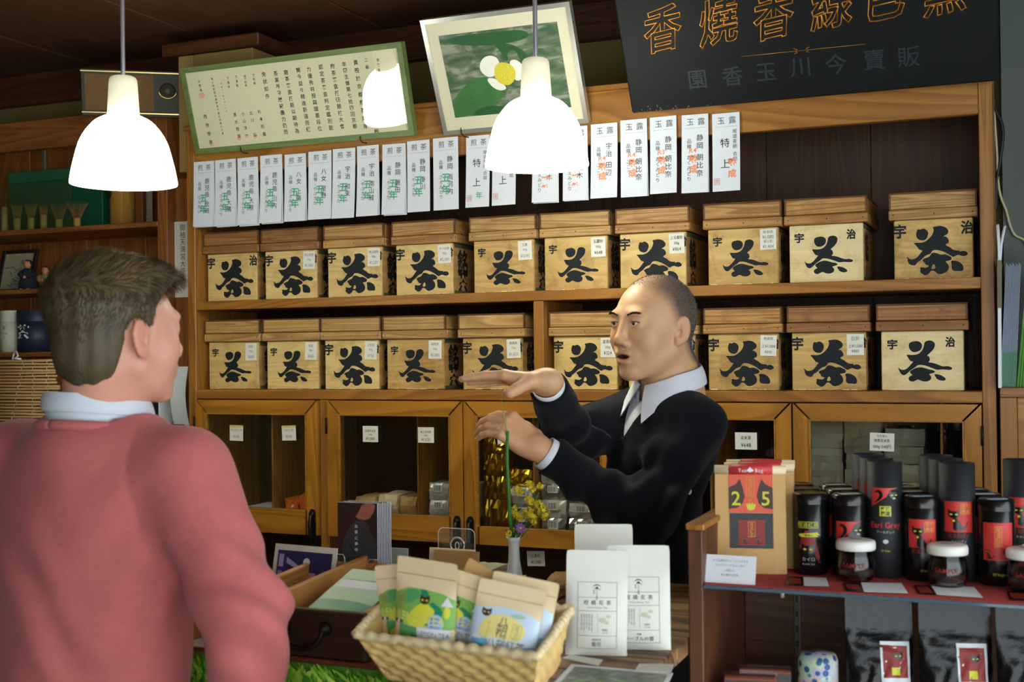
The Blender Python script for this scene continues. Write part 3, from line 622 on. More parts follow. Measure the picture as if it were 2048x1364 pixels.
photo_poly([(943, 236), (955, 218), (985, 210), (1010, 215), (1040, 212), (1050, 236), (990, 236)], 'printed_leaf', LEAFD, .0004)
photo_poly([(985, 90), (1000, 100), (1008, 120), (1018, 122), (1012, 105), (1030, 98), (1040, 120), (1050, 130), (1060, 115), (1040, 95), (1010, 85)], 'printed_leaf', LEAFD, .0004)
photo_poly([(885, 80), (930, 70), (990, 64), (1050, 58), (1060, 75), (1010, 88), (960, 92), (910, 90)], 'printed_leaf', LEAFD, .0005)
PET = plain('print_petal', rgb(238, 238, 228), .5, var=.04, nscale=30)
for pts in ([(958, 135), (963, 118), (978, 110), (995, 115), (1000, 130), (995, 148), (980, 156), (965, 148)], [(972, 158), (985, 155), (1005, 165), (1015, 178), (1000, 182), (985, 175)], [(1018, 122), (1030, 118), (1045, 128), (1050, 150), (1040, 162), (1028, 160), (1022, 140)]): photo_poly(pts, 'printed_petal', PET, .0003)
photo_poly([(988, 140), (992, 128), (1005, 124), (1022, 128), (1032, 142), (1030, 160), (1018, 172), (1002, 168), (990, 158)], 'printed_stamens', plain('print_stamen', rgb(232, 206, 62), .5, var=.25, nscale=260), .0002)
for px in (925,):
    x_, z_ = at_local(px, 262, PM); MB().tube([(x_, -.007, .02), (x_, -.010, .004), (x_+.003, -.004, -.008), (x_+.014, .004, -.014)], .0016, 6).build('hook', IRON, pho)

# ================================================================ black lacquered sign board
SM = Matrix.Translation((1.98, -0.036, 2.070)) @ Matrix.Rotation(R(29), 4, 'X')
sign = thing('sign_board', 'black lacquered sign board carved with gilt outlined characters leaning over the cabinet', 'sign', M=SM)
LACQ = plain('black_lacquer', rgb(13, 17, 19), 0.6, spec=.25, var=0.2, nscale=12, bump=.1, bscale=40)
GILT = plain('old_gilt', rgb(196, 132, 52), 0.38, metal=0.75, var=0.25, nscale=50)
MB().bbox(-.475, .472, 0.0, 0.03, 0.0, 0.46, .004).build('board', LACQ, sign)
def outline_glyph(ch, x, z, size, rad, sx=1.0, shear=0.0):
    cu = bpy.data.curves.new('carved', 'FONT'); cu.body = ch; cu.resolution_u = 2; cu.fill_mode = 'NONE'; cu.bevel_depth = rad/size; cu.bevel_resolution = 0; cu.offset = 0.015
    o = bpy.data.objects.new('carved', cu); me = o.to_mesh(); mb = MB()
    mb.add([(x+((v.co.x-.5)*sx+(v.co.y-.38)*shear)*size, -v.co.z*size, z+((v.co.y-.38)+(v.co.x-.5)*.10)*size) for v in me.vertices], [tuple(p.vertices) for p in me.polygons], 0, True)
    o.to_mesh_clear(); bpy.data.objects.remove(o); bpy.data.curves.remove(cu); return mb
for ch, px, py in (('香', 1325, 57), ('燒', 1437, 42), ('香', 1547, 30), ('線', 1664, 8), ('色', 1768, -8), ('黑', 1893, -22)):
    x_, z_ = at_local(px, py, SM); outline_glyph(ch, x_, z_, .128, .0023, .82, .12).build('carved_character', GILT, sign)
FAINT = plain('worn_lettering', rgb(30, 38, 43), .6, var=.2, nscale=60)
for ch, px, py in (('園', 1395, 158), ('香', 1465, 152), ('玉', 1532, 143), ('川', 1602, 133), ('今', 1672, 128), ('賣', 1748, 119), ('販', 1817, 113)):
    x_, z_ = at_local(px, py, SM); k = MB(); put_glyph(k, ch, x_, z_, .056, -.0006, 0, .01); k.build('worn_character', FAINT, sign)
a = at_local(1482, 113, SM); c = at_local(1730, 88, SM)
k = MB(); k.tube([(a[0], -.0008, a[1]), ((a[0]+c[0])/2, -.0008, (a[1]+c[1])/2), (c[0], -.0008, c[1])], .0009, 4)
mx_, mz_ = (a[0]+c[0])/2, (a[1]+c[1])/2
for dx in (-.016, .016): k.tube([(mx_+dx*1.25, -.001, mz_+.007), (mx_+dx*.7, -.001, mz_+.004), (mx_+dx, -.001, mz_), (mx_+dx*.7, -.001, mz_-.004), (mx_+dx*1.25, -.001, mz_-.007)], .0011, 4)
k.build('gilt_line', GILT, sign)
CHIP = plain('chipped_paint', rgb(170, 150, 100), .8)
rr = random.Random(5); k = MB()
for _ in range(26):
    xx = -.47+abs(rr.gauss(0, .10)); zz = abs(rr.gauss(0, .006))+.002; s_ = rr.uniform(.0008, .0028)
    k.add([(xx, -.0007, zz), (xx+s_*2, -.0007, zz+s_*.2), (xx+s_, -.0007, zz+s_)], [(0, 1, 2)])
stuff(k.build('chipped_paint', CHIP, sign))

# ================================================================ khaki pillar behind the cabinet's left end
KB = plain('khaki_board', rgb(158, 132, 74), .85, var=.06, nscale=8)
kx0 = at_y(357, 250, .04).x; kz0 = at_y(357, 345, .04).z; kz1 = at_y(357, 113, .04).z
struct(MB().bbox(kx0, -0.0325, 0.04, 0.098, kz0, kz1, .003).build('trim_3', KB))
struct(MB().bbox(-0.031, at_y(505, 95, .04).x, 0.04, 0.38, 2.168, kz1, .003).build('trim_6', KB))
struct(MB().bbox(kx0-.06, at_y(520, 95, .04).x, 0.03, 0.41, kz1+.002, kz1+.045, .004).build('trim_4', W_DARK['x']))

# ================================================================ shelving on the left wall part
YL = 0.10
lu = thing('shelf_cabinet', 'brown wooden wall shelving holding whisks, dolls and canisters beside the cabinet', 'shelving', (-1.0, 0.24, FZ))
def lpart(mb, name, m): return mb.build(name, m, lu, loc=(1.0, -0.24, -FZ))
zsh = at_y(0, 462, YL).z; zsh2 = at_y(60, 578, YL).z; zsh3 = at_y(60, 704, YL).z; zh0, zh1 = at_y(0, 305, YL).z, at_y(0, 248, YL).z
xr = at_y(335, 500, YL).x; xl = at_y(315, 500, YL).x; X0 = -1.9
lpart(MB().bbox(xl, xr, YL, 0.40, FZ, zh1, .002), 'side_post', W_LEFT['z'])
for nm, z_, t_ in (('shelf', zsh, .018), ('shelf', zsh2, .016), ('shelf', zsh3, .018)): lpart(MB().bbox(X0, xl, YL, 0.38, z_-t_, z_, .002), nm, W_LEFT['x'])
lpart(MB().bbox(X0, xl, YL, YL+.03, zh0, zh1, .002), 'header_rail', W_LEFT['x'])
lpart(MB().bbox(X0, xl, YL+.03, .38, zh1-.03, zh1-.01, .002), 'top_board', W_LEFT['x'])
for i in range(6):
    xa = X0+(xl-X0)*i/6; lpart(MB().bbox(xa+.001, xa+(xl-X0)/6-.001, .38, .40, FZ, zh1-.01, .002), 'back_board', W_LEFT['z'])
STEELG = plain('grey_steel', rgb(150, 148, 120), .5, metal=.6)
xs_ = at_y(88, 320, .375).x
lpart(MB().bbox(xs_-.008, xs_+.008, .372, .38, zsh+.02, zh1-.05, .001), 'shelf_standard', STEELG)
lpart(MB().box(X0, at_y(145, 400, YL+.02).x, YL+.018, YL+.021, zsh, zsh+.17), 'sliding_glass', glassy('shelf_glass', (.86, .93, .88, 1), 0, .05))
# panel between the shelving and the cabinet
struct(MB().bbox(xr+.002, -0.033, 0.14, 0.16, FZ, 2.02, .002).build('trim_5', W_LEFT['z']))
p0, p1 = at_y(349, 444, .138), at_y(379, 594, .138)
t = thing('shrine_slip', 'long narrow white paper talisman with vertical writing beside the cabinet post', 'paper slip', ((p0.x+p1.x)/2, .138, p1.z))
MB().box(-(p1.x-p0.x)/2-.004, (p1.x-p0.x)/2+.01, 0, .0015, 0, p0.z-p1.z).build('sheet', TAGPAPER, t)
k = MB(); text_v(k, '御袖天満宮大祭祝符', .004, p0.z-p1.z-.008, .0245, -.0008, 0, .0, pitch=1.02); k.build('lettering', INKG, t)

# chasen whisks and their neighbours
BAMB = wood('pale_bamboo', rgb(206, 168, 104), rgb(160, 118, 62), 'z', ring=14, rough=.45, grain=.4)
TINE = plain('whisk_tines', rgb(150, 108, 64), .6, var=.2, nscale=120)
def whisk(px, pyb, h, flare, label, handle=.5):
    p = at_y(px, pyb, YL+.055); p.z = zsh
    t = thing('tea_whisk', label, 'tea whisk', p, group='bamboo tea whisks in a row')
    hh = h*handle
    MB().lathe([(0, 0), (.0125, 0), (.0125, hh*.30), (.0133, hh*.32), (.0133, hh*.38), (.0125, hh*.40), (.0125, hh), (.0, hh)], 16).build('handle', BAMB, t)
    m = MB(); n = 34
    for i in range(n):
        a = 2*math.pi*i/n; ca, sa = math.cos(a), math.sin(a)
        m.tube([(.0118*ca, .0118*sa, hh-.002), (.013*ca+ca*flare*.35, .013*sa+sa*flare*.35, hh+(h-hh)*.45), (.012*ca+ca*flare, .012*sa+sa*flare, h)], [.0011, .0009, .0005], 4)
    stuff(m.build('tines', TINE, t))
    m = MB(); m.lathe([(.0118, hh+.004), (.0128, hh+.007), (.0118, hh+.01)], 16); m.build('binding', plain('dark_thread', rgb(60, 40, 30), .8), t)
    return t
whisk(34, 449, .098, .008, 'straight tined bamboo whisk next to the plain bamboo stick')
whisk(62, 446, .100, .010, 'tall bamboo whisk with lightly flared tines, between two straighter ones')
whisk(87, 444, .092, .001, 'slim bamboo whisk with tines still bundled straight', .62)
whisk(118, 441, .092, .020, 'wide flared bamboo whisk left of the glass edge', .40)
whisk(154, 438, .092, .028, 'widest flared bamboo whisk behind the glass edge', .40)
p = at_y(9, 451, YL+.055); p.z = zsh
t = thing('bamboo_ladle_case', 'plain pale bamboo stick standing at the end of the whisk row', 'bamboo stick', p)
MB().lathe([(0, 0), (.0125, 0), (.0125, .018), (.0135, .02), (.0125, .022), (.012, .095), (0, .095)], 14).build('culm', BAMB, t)
def slab(name, label, cat, px0, px1, pyb, pyt, y, dep, m, zb):
    a = at_y(px0, pyb, y); c = at_y(px1, pyb, y); top = at_y(px0, pyt, y).z
    t = thing(name, label, cat, ((a.x+c.x)/2, y+dep/2, zb)); w_ = c.x-a.x
    return t, w_, top-zb
t, w_, h_ = slab('green_box', 'large dark green box standing behind the bamboo whisks', 'box', 18, 205, 436, 346, .25, .09, None, zsh)
GBOX = plain('green_card', rgb(16, 88, 58), .6, var=.05, nscale=4)
MB().bbox(-w_/2, w_/2, -.045, .045, 0, h_*.82, .002).build('box_body', GBOX, t); MB().bbox(-w_/2-.002, w_/2+.002, -.047, .047, h_*.82, h_, .002).build('box_lid', plain('green_card_lid', rgb(40, 100, 66), .6, var=.05), t)
t, w_, h_ = slab('bamboo_tube_box', 'golden bamboo tube with dark ring hung on it beside the green box', 'container', 212, 250, 434, 358, .22, .07, None, zsh)
MB().lathe([(0, 0), (w_*.5, 0), (w_*.5, h_*.78), (w_*.52, h_*.79), (w_*.52, h_*.82), (w_*.5, h_*.83), (w_*.5, h_), (0, h_)], 24).build('tube', wood('golden_bamboo', rgb(206, 160, 74), rgb(170, 122, 50), 'z', rough=.4), t)
MB().tube([(-w_*.2+.018*math.cos(a)*.5, -w_*.5-.004, h_*.78+.03*math.sin(a)) for a in [2*math.pi*i/16 for i in range(17)]], .0025, 6).build('ring', IRON, t)
t, w_, h_ = slab('wood_case', 'tall brown wooden case on the whisk shelf by the post', 'box', 254, 284, 433, 362, .29, .06, None, zsh)
MB().bbox(-w_/2, -w_*.02, -.03, .03, 0, h_, .002).build('case_half', W_LEFT['z'], t); MB().bbox(w_*.02, w_/2, -.028, .03, 0, h_*.98, .002).build('case_half', W_LEFT['z'], t)
t, w_, h_ = slab('ruled_stick', 'narrow grey ruled stick leaning beside the wooden case', 'stick', 290, 301, 428, 372, .20, .02, None, zsh)
MB().bbox(-w_/2, w_/2, -.003, .003, 0, h_, .001).build('stick', plain('grey_green_stick', rgb(136, 134, 104), .6), t)
k = MB()
for i in range(9): k.box(-w_/2, -w_/2+w_*.5, -.0035, -.003, .008+i*h_/9.6, .0092+i*h_/9.6)
k.build('ruled_marks', INKG, t)
# picture, dolls on the second shelf
pm = Matrix.Translation(at_y(27, 570, .27)) ; pm[2][3] = zsh2
PMt = pm @ Matrix.Rotation(R(-14), 4, 'X')
t = thing('framed_drawing', 'small dark framed ink drawing leaning behind the dolls', 'picture', M=PMt)
DKF = plain('dark_frame', rgb(40, 26, 18), .5)
for a, c, d, e in ((-.088, -.072, 0, .17), (.072, .088, 0, .17)): MB().bbox(a, c, -.006, .006, d, e, .001).build('frame_stile', DKF, t)
for d, e in ((0, .014), (.156, .17)): MB().bbox(-.072, .072, -.006, .006, d, e, .001).build('frame_rail', DKF, t)
MB().box(-.072, .072, -.001, .004, .014, .156).build('drawing', plain('drawing_paper', rgb(168, 166, 138), .8, var=.05), t)
k = MB(); rr = random.Random(3)
for i in range(16):
    a = rr.uniform(-.05, .05); z_ = rr.uniform(.03, .12); k.tube([(a, -.0016, z_), (a+rr.uniform(-.03, .03), -.0016, z_+rr.uniform(-.015, .015)), (a+rr.uniform(-.03, .03), -.0016, z_+rr.uniform(-.02, .02))], .0011, 4)
k.build('ink_strokes', INKG, t)
def doll(px, label, robe, h, capc, y):
    p = at_y(px, 570, y); p.z = zsh2
    t = thing('doll', label, 'doll', p, (0, 0, R(20)), 'little dolls on the shelf')
    SKD = plain('doll_face', rgb(206, 140, 100), .5)
    MB().lathe([(0, 0), (.030*h/.11, 0), (.028*h/.11, h*.25), (.020*h/.11, h*.55), (.014*h/.11, h*.66), (0, h*.68)], 18).build('robe', robe, t)
    for s in (-1, 1): MB().tube([(s*.017, -.004, h*.60), (s*.026, -.012, h*.48), (s*.010, -.027, h*.40)], [.007, .009, .007], 8).build('sleeve', robe, t)
    MB().lathe([(0, -.006), (.005, -.004), (.006, 0), (.004, .004), (0, .005)], 10, M=Matrix.Translation((0, -.030, h*.40))).build('hand', SKD, t)
    MB().lathe([(0, -.015), (.010, -.011), (.0145, 0), (.011, .011), (0, .015)], 16, M=Matrix.Translation((0, -.003, h*.78))).build('head', SKD, t)
    MB().lathe([(.0155, -.006), (.0165, .002), (.013, .013), (0, .018)], 16, M=Matrix.Translation((0, .002, h*.79)) @ Matrix.Rotation(R(-25), 4, 'X')).build('hood', capc, t)
    k = MB()
    for s in (-1, 1): k.lathe([(0, -.0012), (.0015, 0), (0, .0012)], 6, M=Matrix.Translation((s*.0055, -.0165, h*.79)))
    k.build('eyes', INK, t); 
    for s in (-1, 1): MB().bbox(s*.012-.008, s*.012+.008, -.034, -.012, 0, .008, .003).build('foot', SKD, t)
    return t
NAVYR = plain('black_robe', rgb(30, 34, 44), .9, var=.1); TANR = plain('tan_robe', rgb(150, 128, 78), .9, var=.1)
doll(56, 'doll in a black hooded robe standing before the framed drawing', NAVYR, .125, NAVYR, .20)
doll(92, 'smaller doll in a tan robe behind the customer\'s hair', TANR, .10, plain('brown_cap', rgb(70, 50, 34), .9), .275)
# canisters on the third shelf
CREAM = plain('cream_washi', rgb(214, 220, 196), .6, var=.04); PALEG = plain('pale_green_tin', rgb(176, 186, 140), .5, var=.04); NAVY = plain('navy_tin', rgb(34, 40, 62), .5, var=.06)
def canister(px0, px1, pyt, label, m, deco):
    a = at_y(px0, 700, YL+.05); c = at_y(px1, 700, YL+.05); r_ = (c.x-a.x)/2; h_ = at_y(px0, pyt, YL+.05).z-zsh3
    t = thing('tea_canister', label, 'canister', ((a.x+c.x)/2, YL+.05, zsh3), group='tea canisters on the wall shelving')
    MB().lathe([(0, 0), (r_, 0), (r_, h_*.74), (0, h_*.74)], 32).build('can', m, t); MB().lathe([(r_*1.02, h_*.735), (r_*1.02, h_*.985), (r_*.98, h_), (0, h_)], 32).build('lid', m, t)
    k = MB()
    if deco == 'w': put_glyph(k, '茶', 0, h_*.48, h_*.36, -r_*1.0, 0, .03); k.v = [(x, -math.sqrt(max(0, r_*r_-x*x))-.0006, z) for x, y, z in k.v]; k.build('lettering', PAPER, t)
    elif deco == 'k':
        put_glyph(k, '茶', -.002, h_*.58, h_*.12, -r_); put_glyph(k, '八', -.002, h_*.36, h_*.10, -r_); text_h(k, '今川玉香', -.002, h_*.45, h_*.05, -r_)
        k.v = [(x, -math.sqrt(max(0, r_*r_-x*x))-.0006, z) for x, y, z in k.v]; k.build('lettering', INKG, t)
    return t
canister(-30, 8, 624, 'pale green tea canister at the end of the shelf', PALEG, '')
canister(9, 44, 622, 'cream paper covered tea canister with small black characters', CREAM, 'k')
canister(45, 100, 622, 'navy tea canister with a white tea character', NAVY, 'w')
# bamboo blind below
yb_ = 0.03
a, c = at_y(-60, 720, yb_), at_y(112, 720, yb_); zt = at_y(20, 719, yb_).z; zb = at_y(20, 905, yb_).z
bl = thing('bamboo_blind', 'bamboo slat blind hanging under the canister shelf', 'blind', ((a.x+c.x)/2, yb_, zb)); w_ = c.x-a.x; n = 30; rr = random.Random(8)
SLAT = wood('blind_bamboo', rgb(222, 190, 130), rgb(186, 146, 86), 'x', ring=20, rough=.45, grain=.3)
for i in range(n):
    z_ = (zt-zb)*(1-(i+.5)/n); e = rr.uniform(-.004, .018); r_ = rr.uniform(.0032, .0046)
    MB().tube([(-w_/2, 0, z_), (0, 0, z_+rr.uniform(-.001, .001)), (w_/2+e, 0, z_+rr.uniform(-.002, .002))], r_, 7).build('slat', SLAT, bl)
for fx0, fx1 in ((.70, .46), (.82, .80), (1.0, .95)):
    pts = []
    for i in range(n+1):
        xx = (fx0+(fx1-fx0)*i/n-.55)*w_/0.55*0.5+.0; pts.append((xx, -.0055 if i % 2 else .0055, (zt-zb)*(1-i/n)))
    MB().tube(pts, .0012, 5).build('cord', TAGPAPER, bl)
MB().tube([(w_*.02, -.006, zt-zb), (w_*.04, -.008, zt-zb+.02), (w_*.07, -.008, zt-zb+.028), (w_*.09, -.008, zt-zb+.012), (w_*.05, -.008, zt-zb+.004), (w_*.12, -.008, zt-zb+.001)], .004, 7).build('knot', PAPER, bl)
lpart(MB().bbox(X0, xl, .16, .18, FZ, zsh3-.02, .002), 'lower_panel', W_LEFT['z'])
# white paper and a black case seen past the customer's chin
p0, p1 = at_y(357, 733, .06), at_y(379, 852, .06)
MB_ = MB().grid(lambda u, v: (p0.x+(p1.x-p0.x)*u-.02*(1-u), .06-.02*math.sin(v*3), p1.z+(p0.z-p1.z)*v), 4, 10)
o = MB_.build('paper_sheet', PAPER); o.location = (0, 0, 0); tag(o, 'blank white paper sheet hanging by the cabinet post behind the customer\'s chin', 'paper')
p0, p1 = at_y(300, 798, .05), at_y(366, 858, .05)
t = thing('black_case', 'black case with a pale edge behind the customer\'s chin', 'case', ((p0.x+p1.x)/2, .09, p1.z-.1))
BLK = plain('black_plastic', rgb(26, 28, 30), .5)
MB().bbox(-(p1.x-p0.x)/2, (p1.x-p0.x)/2, -.04, .04, 0, .115, .003).build('case_body', BLK, t)
MB().bbox(-(p1.x-p0.x)/2, -(p1.x-p0.x)/2+.04, -.045, .03, .1152, p0.z-p1.z+.1, .003).build('case_flap', BLK, t)
MB().bbox(-(p1.x-p0.x)/2+.0402, -(p1.x-p0.x)/2+.0435, -.047, .03, .1152, p0.z-p1.z+.1, .001).build('pale_edge', PAPER, t)
lpart(MB().bbox(X0, -.04, YL-.09, .38, at_y(340, 858, .05).z-.13, at_y(340, 858, .05).z-.1005, .002), 'worktop', W_LEFT['x'])
# dark framed plaque high in the corner
pc = at_d(262, 187, 4.06)
ax = (_r+_fw*0.22); ang = math.atan2(ax.y, ax.x)
PQ = Matrix.Translation(pc) @ Matrix.Rotation(ang, 4, 'Z') @ Matrix.Rotation(R(14), 4, 'X')
t = thing('award_plaque', 'dark framed award plaque with gold lines and round medal under the ceiling', 'plaque', M=PQ)
h_ = 92*4.06/FPX/2; w_ = 190*4.06/FPX/2
MB().bbox(-w_, w_, 0, .015, -h_, h_, .002).build('board', plain('dark_green_board', rgb(42, 42, 26), .6, var=.1), t)
MB().box(-w_+.012, w_-.085, -.002, 0, -h_+.02, h_-.016).build('award_paper', plain('brown_paper', rgb(112, 82, 42), .8, var=.06), t)
GOLD = plain('gold_line', rgb(196, 172, 104), .35, metal=.7)
for z_ in (-h_+.012, h_-.007): MB().box(-w_, w_, -.003, -.0005, z_-.0017, z_+.0017).build('gold_line', GOLD, t)
MB().lathe([(0, .006), (.014, .006), (.017, .003), (.024, .004), (.026, 0), (.0, 0)], 24, M=Matrix.Translation((w_-.04, -.0005, .012)) @ Matrix.Rotation(R(90), 4, 'X')).build('medal', plain('dull_medal', rgb(64, 62, 40), .5, metal=.5, var=.2), t)
MB().tube([(w_-.04+.028*math.cos(q), -.004, .010+.022*math.sin(q)) for q in [math.pi+math.pi*i/14 for i in range(15)]], .003, 6).build('medal_wreath', GOLD, t)
k = MB(); text_v(k, '感謝状', .01, .03, .012, -.003); text_v(k, '茶業組合', -.05, .03, .010, -.003); k.build('lettering', INKG, t)

# ================================================================ beyond the cabinet's right post
zr = at_y(2020, 773, .08).z
sd = thing('side_cupboard', 'low wooden cupboard beyond the cabinet right post', 'cupboard', (2.75, .17, FZ))
MB().bbox(-.31, .45, -.16, .17, zr-FZ-.025, zr-FZ, .002).build('top', W_CAB['x'], sd)
MB().bbox(-.31, -.27, -.155, .165, 0, zr-FZ-.025, .002).build('side_post', W_CAB['z'], sd)
MB().bbox(-.27, .45, -.15, .165, 1.20, zr-FZ-.025, .002).build('drawer_front', W_DOOR['x'], sd)
MB().bbox(-.27, .45, -.13, .165, 0, 1.195, .002).build('body', W_DARK['z'], sd)
def bag_stack(px0, px1, pyt, n, m1, m2, label, lean, y, band=.28, grp='stacked flat paper bags'):
    a, c = at_y(px0, 773, y), at_y(px1, 773, y); h_ = at_y(px0, pyt, y).z-zr
    for i in range(n):
        f_ = (i+.5)/n; xx = a.x+(c.x-a.x)*f_
        t = thing('paper_bag', label, 'paper bag', (xx, y+.13, zr+.0005), (0, lean, 0), grp)
        th = (c.x-a.x)/n*.42; hh = h_*(1-.006*((i*37) % 5))
        MB().box(-th, th, -.13, .10, h_*band, hh).build('bag_upper', m1, t); MB().box(-th*.95, th*.95, -.128, .10, 0, h_*band).build('bag_bottom', m2, t)
GB1 = plain('grey_blue_paper', rgb(126, 138, 152), .7, var=.05); GB2 = plain('teal_paper', rgb(96, 140, 112), .7, var=.05); GR1 = plain('bright_green_paper', rgb(94, 160, 28), .6, var=.08); GR2 = plain('green_paper', rgb(70, 140, 24), .6, var=.08)
bag_stack(2001, 2032, 527, 12, GB1, GB2, 'grey blue flat paper bag in the stack on the low cupboard', R(3.0), .02)
bag_stack(2033, 2075, 536, 8, GR1, GR2, 'bright green flat paper bag in the stack on the low cupboard', R(5.5), .02, .5)
a = at_y(1992, 770, .0); h_ = at_y(1992, 520, .0).z-zr
t = thing('carrier_bag', 'white paper carrier bag with twisted handles beside the right post', 'paper bag', (2.4415, .12, zr), (0, R(.5), 0))
MB().bbox(-.004, .004, -.16, .10, 0, h_, .001).build('bag', PAPER, t)
MB().box(-.0048, .0052, -.161, -.09, h_*.62, h_*.99).build('brown_card', plain('brown_card', rgb(120, 108, 84), .7), t)
for dy, xo in ((-.11, -.004), (-.07, .012)):
    MB().tube([(0, dy-.035, h_-.01), (xo*.3, dy-.03, h_+.04), (xo, dy-.015, h_+.085), (xo, dy+.015, h_+.09), (xo*.3, dy+.03, h_+.05), (0, dy+.035, h_-.01)], .0035, 8).build('handle', PAPER, t)
def cable(name, label, pts, r_, m):
    P_ = [at_y(px, py, .335) for px, py in pts]
    Q = []
    for i in range(len(P_)-1):
        for j in range(6):
            f_ = j/6; p0_ = P_[max(i-1, 0)]; p3_ = P_[min(i+2, len(P_)-1)]; p1_, p2_ = P_[i], P_[i+1]
            Q.append(0.5*((2*p1_)+(-p0_+p2_)*f_+(2*p0_-5*p1_+4*p2_-p3_)*f_*f_+(-p0_+3*p1_-3*p2_+p3_)*f_**3))
    Q.append(P_[-1]); o = MB().tube(Q, r_, 8).build(name, m); return tag(o, label, 'cable')
cable('black_cable', 'black cable looping down the grey wall by the cabinet', [(1984, 150), (1990, 215), (2003, 245), (2006, 275), (2000, 320), (1994, 360), (1992, 420)], .0045, BLK)
cable('white_cable', 'thin pale cable hanging beside the cabinet right post', [(1986, 200), (1990, 250), (1994, 310), (1996, 360), (2002, 395), (2012, 420), (2020, 450), (2030, 470), (2048, 480), (2060, 500)], .0035, plain('cream_cable', rgb(190, 184, 150), .5))
# ================================================================ goods behind the cabinet doors
def crumple(w_, d_, h_, seed, amp=.003, n=(6, 4, 4)):
    """packed block with dented faces: local x,y centred, z from 0"""
    rr = random.Random(seed); cache = {}
    def jit(p):
        k = (round(p[0], 4), round(p[1], 4), round(p[2], 4))
        if k not in cache:
            e = amp; cache[k] = (p[0]+rr.uniform(-e, e), p[1]+rr.uniform(-e, e), p[2]+(rr.uniform(-e, e) if p[2] > .001 else 0))
        return cache[k]
    mb = MB()
    def face(fn, a, b):
        vs = [jit(fn(i/a, j/b)) for j in range(b+1) for i in range(a+1)]
        mb.add(vs, [(j*(a+1)+i, j*(a+1)+i+1, (j+1)*(a+1)+i+1, (j+1)*(a+1)+i) for j in range(b) for i in range(a)])
    X, Y = w_/2, d_/2
    pil = lambda t: .86+.14*math.sin(math.pi*min(1, max(0, t)))
    face(lambda u, v: ((2*u-1)*X, -Y*pil(v), v*h_), n[0], n[2]); face(lambda u, v: ((1-2*u)*X, Y*pil(v), v*h_), n[0], n[2])
    face(lambda u, v: (X, -Y*pil(v)+2*Y*pil(v)*u, v*h_), n[1], n[2]); face(lambda u, v: (-X, Y*pil(v)-2*Y*pil(v)*u, v*h_), n[1], n[2])
    face(lambda u, v: ((2*u-1)*X, (-Y+2*Y*v)*pil(1), h_), n[0], n[1]); face(lambda u, v: ((2*u-1)*X, (Y-2*Y*v)*pil(0), 0), n[0], n[1])
    return mb
GOLDF = plain('gold_foil', rgb(214, 172, 40), .22, metal=1.0, var=.12, nscale=30)
SILVF = plain('silver_foil', rgb(206, 206, 204), .25, metal=.9, var=.06)
WHITEP = plain('white_foil', rgb(214, 212, 202), .35, metal=.3, var=.05)
KRAFT = plain('kraft_paper', rgb(206, 164, 104), .7, var=.05, nscale=25)
KRAFTD = plain('kraft_dark', rgb(186, 142, 82), .7, var=.05, nscale=25)
KRAFTL = plain('kraft_light', rgb(238, 216, 172), .6, var=.04, nscale=25)
GREYPK = plain('grey_brown_paper', rgb(150, 142, 118), .65, var=.06, nscale=20)
ORPK = plain('orange_film', rgb(240, 110, 30), .18, var=.08, coat=.6)
CZ0 = 0.868
def pack(name, label, cat, px0, px1, pyt, pyb, y, d_, m, grp, seed, zsnap=None, sticker=False, rot=0.0, amp=.003):
    a = at_y(px0, pyb, y); c = at_y(px1, pyb, y); top = at_y((px0+px1)/2, pyt, y).z; zb = zsnap if zsnap is not None else a.z
    w_ = c.x-a.x; h_ = top-zb
    t = thing(name, label, cat, ((a.x+c.x)/2, y+d_/2, zb), (0, 0, rot), grp)
    crumple(w_*.98, d_, h_*.97, seed, amp).build('wrapping', m, t)
    if sticker:
        k = MB(); rect(k, -w_*.2, w_*.2, h_*.5, h_*.88, -d_/2-amp-.0012, 0)
        for i in range(9): rect(k, -w_*.17+i*w_*.036, -w_*.17+i*w_*.036+w_*(.012 if i % 3 else .022), h_*.56, h_*.82, -d_/2-amp-.0016, 1)
        k.build('barcode_label', [TAGPAPER, INK], t)
    return t
gz = [CZ0+.0005]+[at_y(990, py, .035).z for py in (998, 952, 906)]
sd_ = 0
for cx, (pa_, pb_) in enumerate(((966, 992), (993, 1019))):
    for rw in range(4):
        zt_ = gz[rw+1] if rw < 3 else at_y(990, (868, 884)[cx], .035).z
        a = at_y(pa_, 950, .035); c = at_y(pb_, 950, .035); w_ = c.x-a.x
        t = thing('gold_tea_pack', 'gold foil tea pack in the stack behind the glass door next to the stem', 'tea pack', ((a.x+c.x)/2, .065, gz[rw]), (0, 0, 0), 'gold foil tea packs')
        sd_ += 1; crumple(w_*.97, .06, zt_-gz[rw]-.001, sd_, .0032).build('wrapping', GOLDF, t)
pack('gold_tea_pack', 'gold foil tea pack lying flat above the white packs', 'tea pack', 1022, 1064, 938, 972, .06, .07, GOLDF, 'gold foil tea packs', 21, at_y(1040, 972, .06).z)
S1 = 'silver tea pack with barcode in the stack behind the yellow flowers'
zz = [CZ0+.0005, at_y(1045, 1008, .05).z, at_y(1045, 972, .06).z-.001]
